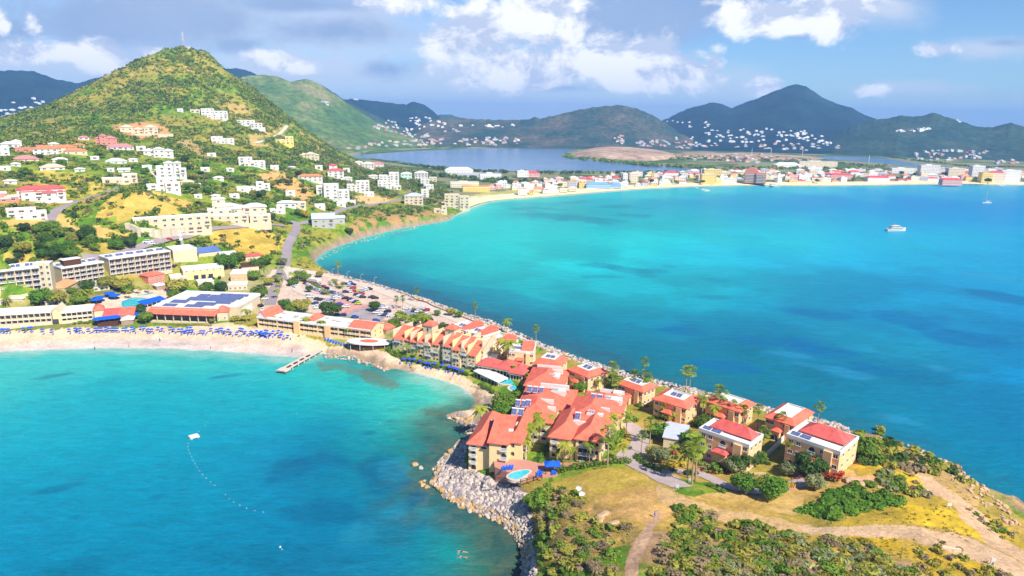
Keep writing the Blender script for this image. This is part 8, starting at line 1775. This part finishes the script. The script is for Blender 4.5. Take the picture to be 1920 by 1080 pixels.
def big(u0, u1, vb, vt, wi, ri, label, mark=None, st=0, dep=14, cat='building'):
    P = onz((u0 + u1) / 2, vb, 4.0); w = (u1 - u0) * mpp(P); h = ztop(P, vt) - 4; o = link_mesh('town_building', town_mesh(round(w), dep, round(h, 1), wi, ri, st), None, P, .12 - .3 * math.atan2(P[0], P[1])); tag(o, label, cat)
    NAMED.append((u0, u1, vb)); 
    if mark: lmk(P, mark)
P = onz(1415, 343.5, 4); w = 36 * mpp(P); h = ztop(P, 315) - 4; o = empty('beach_hotel', P, -math.atan2(P[0], P[1])); tag(o, 'pink seven storey hotel with a rounded top on the far beach', 'hotel'); lmk(P, 'the pink beach hotel'); NAMED.append((1396, 1434, 343))
b = MB(); b.extr_y([(-w / 2, -1), (w * .14, -1), (w * .14, h * .7)] + [(-w * .18 + w * .32 * math.cos(a * .314), h * .66 + h * .34 * math.sin(a * .314)) for a in range(1, 10)] + [(-w / 2, h * .62)], 3, 20); b.box(w * .02, w / 2, 0, 16, -1, h * .68); b.build('wall', [pinkw], o)
for s in range(6):
    for x0, x1, yy in ((-.46, -.02, 3), (.06, .46, 0)): b = MB(); b.box(x0 * w, x1 * w, yy - 1.2, yy - .02, h * .1 * s + 1, h * .1 * s + 2); b.build('balcony', [white], o); b = MB(); b.quad((x0 * w, yy - .05, h * .1 * s + 2), (x1 * w, yy - .05, h * .1 * s + 2), (x1 * w, yy - .05, h * .1 * s + 3.1), (x0 * w, yy - .05, h * .1 * s + 3.1)); b.build('window', [shade], o)
big(1316, 1340, 343, 327, 3, 0, 'yellow and white apartment block near the far beach', 'the yellow town block'); big(1320, 1352, 333, 318, 3, 0, 'yellow long building behind the yellow town block')
big(1100, 1145, 352, 342, 4, 4, 'blue roofed row on the far beach', 'the blue roofed row', 1); big(1145, 1165, 351, 343, 4, 4, 'second blue roofed house beside the blue roofed row', None, 1); big(1086, 1101, 351, 343, 3, 3, 'orange yellow hut left of the blue roofed row'); big(990, 1012, 331, 321, 2, 1, 'crimson warehouse by the lagoon', 'the crimson warehouse', 1); big(970, 991, 331, 321, 0, 0, 'white warehouse left of the crimson warehouse'); big(835, 887, 327, 314, 0, 0, 'large white hall by the lagoon shore', 'the large white hall', 1, 22); big(900, 940, 335, 326, 0, 2, 'grey white warehouse right of the large hall', None, 0, 16); big(858, 902, 331, 325, 5, 0, 'low long warehouse in front of the large white hall'); big(845, 898, 352, 342, 1, 0, 'long cream building above the beach end', 'the long cream beach building'); big(868, 918, 360, 350, 3, 3, 'low yellow building with orange roof at the beach end')
big(1246, 1272, 330, 321, 0, 1, 'white house with a crimson hipped roof by the lagoon', 'the crimson hipped roof', 1); big(1168, 1180, 337, 326, 0, 0, 'white block with blue balconies in the town'); big(1180, 1196, 342, 325, 1, 0, 'tall cream gabled block near the far beach', None, 0); big(1456, 1500, 314.5, 305, 0, 0, 'white domed hall across the lagoon arm', 'the white domed hall', 1, 25); big(1502, 1566, 313, 303, 1, 2, 'long pale government building with a green grey roof', 'the long pale building', 0, 20); big(1728, 1758, 329, 310, 0, 0, 'white tiered block at the lagoon end', 'the white tiered block'); big(1780, 1805, 333, 316, 1, 0, 'cream plain block right of the dark round tree', 'the cream plain block'); big(1824, 1842, 332, 311, 0, 0, 'tall white tower block on the right', 'the tall white tower block'); big(1858, 1880, 341, 321, 1, 1, 'cream hotel with a red roof on the right beach', 'the cream red roofed hotel', 1); big(1842, 1858, 341, 324, 3, 3, 'orange brick block left of the cream hotel'); big(1880, 1908, 341, 320, 0, 0, 'white five storey block at the right edge', 'the white right edge block'); big(1770, 1800, 346, 334, 2, 1, 'pink roofed pavilion over the right pier', 'the pink pier pavilion', 1); big(1560, 1596, 336, 325, 2, 1, 'long red roofed building in the town middle', 'the long red roof', 1); big(1630, 1665, 340, 330, 0, 1, 'white house row with a red roof near the beach', None, 1); big(1516, 1540, 321, 314, 0, 0, 'white block in the green belt behind the town'); big(1675, 1712, 325, 316, 0, 0, 'long white roofed hall by the lagoon end')
n_t = 0
for row, (dv, hmin, hmax) in enumerate(((4.5, 4, 8), (9, 5, 10), (13.5, 5, 11), (18, 5, 10), (22.5, 5, 9))):
    u = 905 + row * 4
    while u < 1935:
        vb_ = float(np.interp(u, [850, 900, 930, 1000, 1100, 1200, 1300, 1400, 1500, 1600, 1700, 1800, 1920], [385, 380, 372, 367, 359.5, 352, 347, 345.5, 346, 345.5, 343.5, 342.5, 344.5])) - dv
        lim = float(np.interp(u, [900, 1000, 1200, 1345, 1360, 1500, 1700, 1850, 1930], [327, 326, 325, 323, 318, 316, 318, 321, 318]))
        wpx = rs.uniform(7, 17)
        ok = vb_ > lim and not (u < 960 and dv < 14) and rs.random() < .8 and not any(a - 4 < u < c + 4 and abs(b_ - vb_) < 5 for a, c, b_ in NAMED)
        if ok and n_t < 298:
            P = onz(u, vb_, 4.0); wi = rs.choice([0, 0, 0, 0, 1, 1, 1, 2, 3, 5]); ri = rs.choice([0, 0, 0, 0, 0, 1, 2, 3, 3, 5]); st = rs.random() < .5
            w = round(wpx * mpp(P) / 3) * 3; h = rs.choice([4, 6, 7.5, 9, 11] if hmax > 9 else [4, 5, 7, 8]); o = link_mesh('town_house', town_mesh(max(w, 6), 11, h, wi, ri, int(st)), None, P, .15 - .2 * math.atan2(P[0], P[1]) + rs.uniform(-.35, .35))
            tag(o, where(P, f'{WN[wi]} town house with {RN[ri]} {"hipped" if st else "flat"} roof'), 'house', 'houses of the far town'); n_t += 1
        u += wpx + rs.uniform(-1, 4)
print('town', n_t)
# trees between the houses, mangroves round the lagoon
m = {}
rs = random.Random(78)
def belt(pts, n, r0, r1, spread, kinds, zb=3.0):
    for i in range(n):
        t = rs.random() * (len(pts) - 1); j = int(t); u = pts[j][0] + (pts[j + 1][0] - pts[j][0]) * (t - j); v = pts[j][1] + (pts[j + 1][1] - pts[j][1]) * (t - j) + rs.uniform(-spread, spread)
        scrub(m, Vector(onz(u, v, zb)), rs.choice(kinds), rs.uniform(r0, r1), rs, 26)
belt([(655, 303), (700, 301), (745, 307), (800, 313), (850, 318), (900, 322), (1000, 324), (1100, 324.5), (1200, 324), (1320, 323), (1345, 320)], 230, 4, 7, .7, ['dark', 'green', 'dark'])
belt([(700, 312), (760, 322), (820, 330), (880, 334), (930, 338), (1000, 342), (1080, 346)], 130, 4, 7, 4, ['dark', 'green', 'dark'])
belt([(1056, 292), (1080, 297), (1130, 301), (1180, 306), (1220, 310), (1300, 313), (1340, 317), (1420, 316), (1500, 318), (1580, 317), (1660, 312)], 330, 4, 8, 1.6, ['green', 'bright', 'green', 'olive'])
belt([(640, 283), (720, 280), (830, 276), (930, 275), (1030, 275), (1060, 277)], 150, 5, 9, .6, ['green', 'dark'])
belt([(1540, 303), (1600, 308), (1640, 313), (1690, 319), (1760, 321), (1840, 322), (1900, 322)], 110, 3, 5, .8, ['dark', 'green']); belt([(1670, 295), (1720, 302), (1780, 309), (1840, 315), (1900, 314)], 90, 3, 6, .8, ['dark', 'green'])
belt([(960, 350), (1040, 346), (1150, 338), (1260, 336), (1400, 332), (1560, 330), (1700, 330), (1800, 332), (1920, 334)], 260, 3, 5.5, 7, ['dark', 'green', 'dark', 'olive'])
belt([(1100, 288), (1250, 296), (1400, 298), (1520, 302)], 160, 4, 8, 4, ['green', 'dark', 'olive'])
merge_build(m, 'mangrove_belt')
for i, (u, v, r_) in enumerate(((1232, 340, 7), (1222, 342, 6), (1256, 343, 6), (1268, 344, 6), (1210, 346, 5), (1283, 338, 6), (1318, 344, 6), (950, 344, 8), (965, 346, 8), (935, 347, 7), (985, 342, 7), (1030, 350, 6), (1050, 351, 7), (1075, 352, 7), (1060, 344, 7), (1178, 344, 6), (1150, 336, 6), (1535, 336, 8), (1532, 342, 7), (1552, 334, 8), (1568, 334, 7), (1600, 339, 7), (1770, 332, 10), (1716, 330, 7), (1690, 328, 8), (1665, 328, 7), (1852, 343, 9), (1838, 326, 6), (1490, 328, 6), (1385, 331, 6), (1448, 326, 5))):
    P = onz(u, v, 4); tree(0, 0, r_ * .72, rs.choice(['dark', 'green']), where(P, 'dark round town tree'), 'trees between the town houses', p=P)
# landfill, bare flats
def mound(pts, zt, mat, name, z0=2.0):
    P = [onz(u, v, z0) for u, v in pts]; c = np.mean(P, 0); b = MB(); n = len(P); vs = [tuple(p) for p in P]
    for k, (f, z) in enumerate(((.82, .55), (.6, .85), (.3, 1.0))): vs += [tuple((c + (np.array(p) - c) * f)[:2]) + (z0 + zt * z * rs.uniform(.8, 1.1),) for p in P]
    vs.append((c[0], c[1], z0 + zt)); b.add(vs, [(k * n + i, k * n + (i + 1) % n, (k + 1) * n + (i + 1) % n, (k + 1) * n + i) for k in range(3) for i in range(n)] + [(3 * n + i, 3 * n + (i + 1) % n, 4 * n) for i in range(n)])
    o = b.build(name, mat, smooth=True); bm = bmesh.new(); bm.from_mesh(o.data); bmesh.ops.recalc_face_normals(bm, faces=bm.faces); bm.to_mesh(o.data); bm.free(); tag(o, kind='structure')
earth = hillmat('bare_earth', (.30, .20, .14), (.42, .28, .19), (.55, .40, .26))
mound([(1066, 291), (1090, 296), (1130, 299), (1180, 301), (1230, 302), (1268, 298), (1275, 292), (1240, 285), (1180, 280), (1130, 279), (1090, 282)], 19, earth, 'landfill_mound')
mound([(1240, 291), (1300, 296), (1400, 299), (1520, 301), (1545, 297), (1480, 291), (1380, 287), (1290, 286)], 3, earth, 'bare_flat', 3.2)
# houses on the far slopes: sight lines meet the hills
from mathutils.bvhtree import BVHTree
TREES_ = []
for o in C.objects:
    if o.get('kind') == 'structure' and (o.name.endswith('_hill') or o.name.endswith('_mountain')):
        me = o.data; TREES_.append(BVHTree.FromPolygons([v.co for v in me.vertices], [tuple(p.vertices) for p in me.polygons]))
def hit(u, v):
    d = Vector(ray(u, v)).normalized(); best = None
    for t in TREES_:
        h_ = t.ray_cast(Vector((0, 0, H)), d)
        if h_[0] is not None and (best is None or h_[3] < best[1]): best = (h_[0], h_[3])
    if best is None:
        p = onz(u, v, 3.2); return Vector(p) if p[1] > 0 and np.hypot(*p[:2]) < 6000 else None
    return best[0]
FC = [([(1260, 262), (1330, 245), (1420, 240), (1500, 246), (1560, 260), (1580, 280), (1500, 284), (1400, 278), (1300, 280), (1200, 276), (1190, 268)], 150, 'the slope under the pointed peak'), ([(1480, 252), (1510, 246), (1530, 258), (1500, 262)], 14, 'the bare spur under the pointed peak'), ([(1250, 228), (1300, 220), (1330, 225), (1340, 245), (1290, 240)], 12, 'the shoulder left of the pointed peak'), ([(848, 275), (860, 262), (930, 257), (975, 262), (980, 272), (900, 275)], 46, 'the far lagoon shore'), ([(640, 280), (700, 268), (780, 262), (830, 262), (828, 272), (740, 275), (660, 281)], 44, 'the lagoon shore below the green hill'), ([(690, 238), (730, 225), (790, 248), (840, 258), (790, 262), (740, 252)], 40, 'the ridge beyond the green hill'), ([(750, 224), (800, 220), (870, 238), (860, 248), (790, 248)], 30, 'the dark slope over the lagoon'), ([(0, 196), (50, 180), (95, 178), (70, 210), (0, 228)], 26, 'the far mountain at the left edge'), ([(1700, 288), (1770, 282), (1850, 284), (1850, 298), (1760, 304), (1700, 300)], 46, 'the foot of the right hill'), ([(1672, 246), (1740, 240), (1745, 246), (1690, 250)], 14, 'the right hill side'), ([(1780, 217), (1795, 218), (1812, 232), (1800, 230)], 6, 'the crest of the right hill'), ([(880, 235), (990, 234), (960, 238), (900, 240)], 14, 'the low hill crest'), ([(590, 186), (620, 192), (612, 200), (594, 196)], 5, 'the green hill flank'), ([(645, 183), (672, 184), (668, 188), (648, 187)], 6, 'the top of the blue hill'), ([(1150, 244), (1175, 262), (1165, 272), (1148, 262)], 10, 'the brown hill foot'), ([(1860, 305), (1920, 300), (1920, 308), (1870, 310)], 8, 'the right lagoon edge'), ([(1340, 292), (1420, 290), (1480, 298), (1420, 306), (1345, 303), (1300, 300)], 40, 'the green belt beyond the lagoon')]
rest = MB(); nf = 0; cand = []
for poly, n, ph in FC:
    for u, v in scatter_px(poly, n, rs):
        P = hit(u, v)
        if P is not None: cand.append((P, ph))
cand.sort(key=lambda q: q[0].length)
for i, (P, ph) in enumerate(cand):
    wi = rs.choice([0, 1, 1, 2, 5, 5]); ri = rs.choice([2, 2, 0, 1, 2, 3, 5]); w = rs.choice([9, 12, 12, 18]) if P.y > 2500 else rs.choice([8, 10, 12]); h = rs.choice([4, 5, 7]); me = town_mesh(w, 11, h, wi, ri, rs.randrange(2)); rz = rs.uniform(-.3, .3)
    if i < 300: o = link_mesh('distant_house', me, None, P, rz); tag(o, f'tiny pale house on {ph}', 'house', f'houses on {ph}')
    else: M_ = Matrix.Translation(P) @ Matrix.Rotation(rz, 4, 'Z'); rest.add([M_ @ v.co for v in me.vertices], [tuple(p.vertices) for p in me.polygons], 0)
if rest.v: o = rest.build('distant_houses', [fw[0]]); tag(o, kind='stuff')
# the two town piers
for u0, v0, u1, v1, l in ((1408, 345.5, 1448, 351, 'dark timber jetty with a moored ferry off the pink hotel'), (1775, 345, 1835, 347.5, 'long dark pier before the pink pier pavilion')):
    a, c = Vector(onz(u0, v0, 0)), Vector(onz(u1, v1, 0)); o = empty('jetty', a, math.atan2(c.y - a.y, c.x - a.x)); L_ = (c - a).length; tag(o, l, 'jetty'); b = MB(); b.box(0, L_, -2.5, 2.5, 1.2, 1.8); b.build('deck', [brownd], o)
    for i in range(6): b = MB(); b.tube([(L_ * (i + .5) / 6, 0, -2), (L_ * (i + .5) / 6, 0, 1.2)], .4, 6); b.build('pile', [brownd], o)
for u, v, h in ((1408, 304, 36), (1444, 303, 36), (1503, 303, 34), (1627, 316, 32), (1330, 271, 50)): mast(onz(u, v, 3), h, 1.4, where(onz(u, v, 3), 'thin pale mast'))
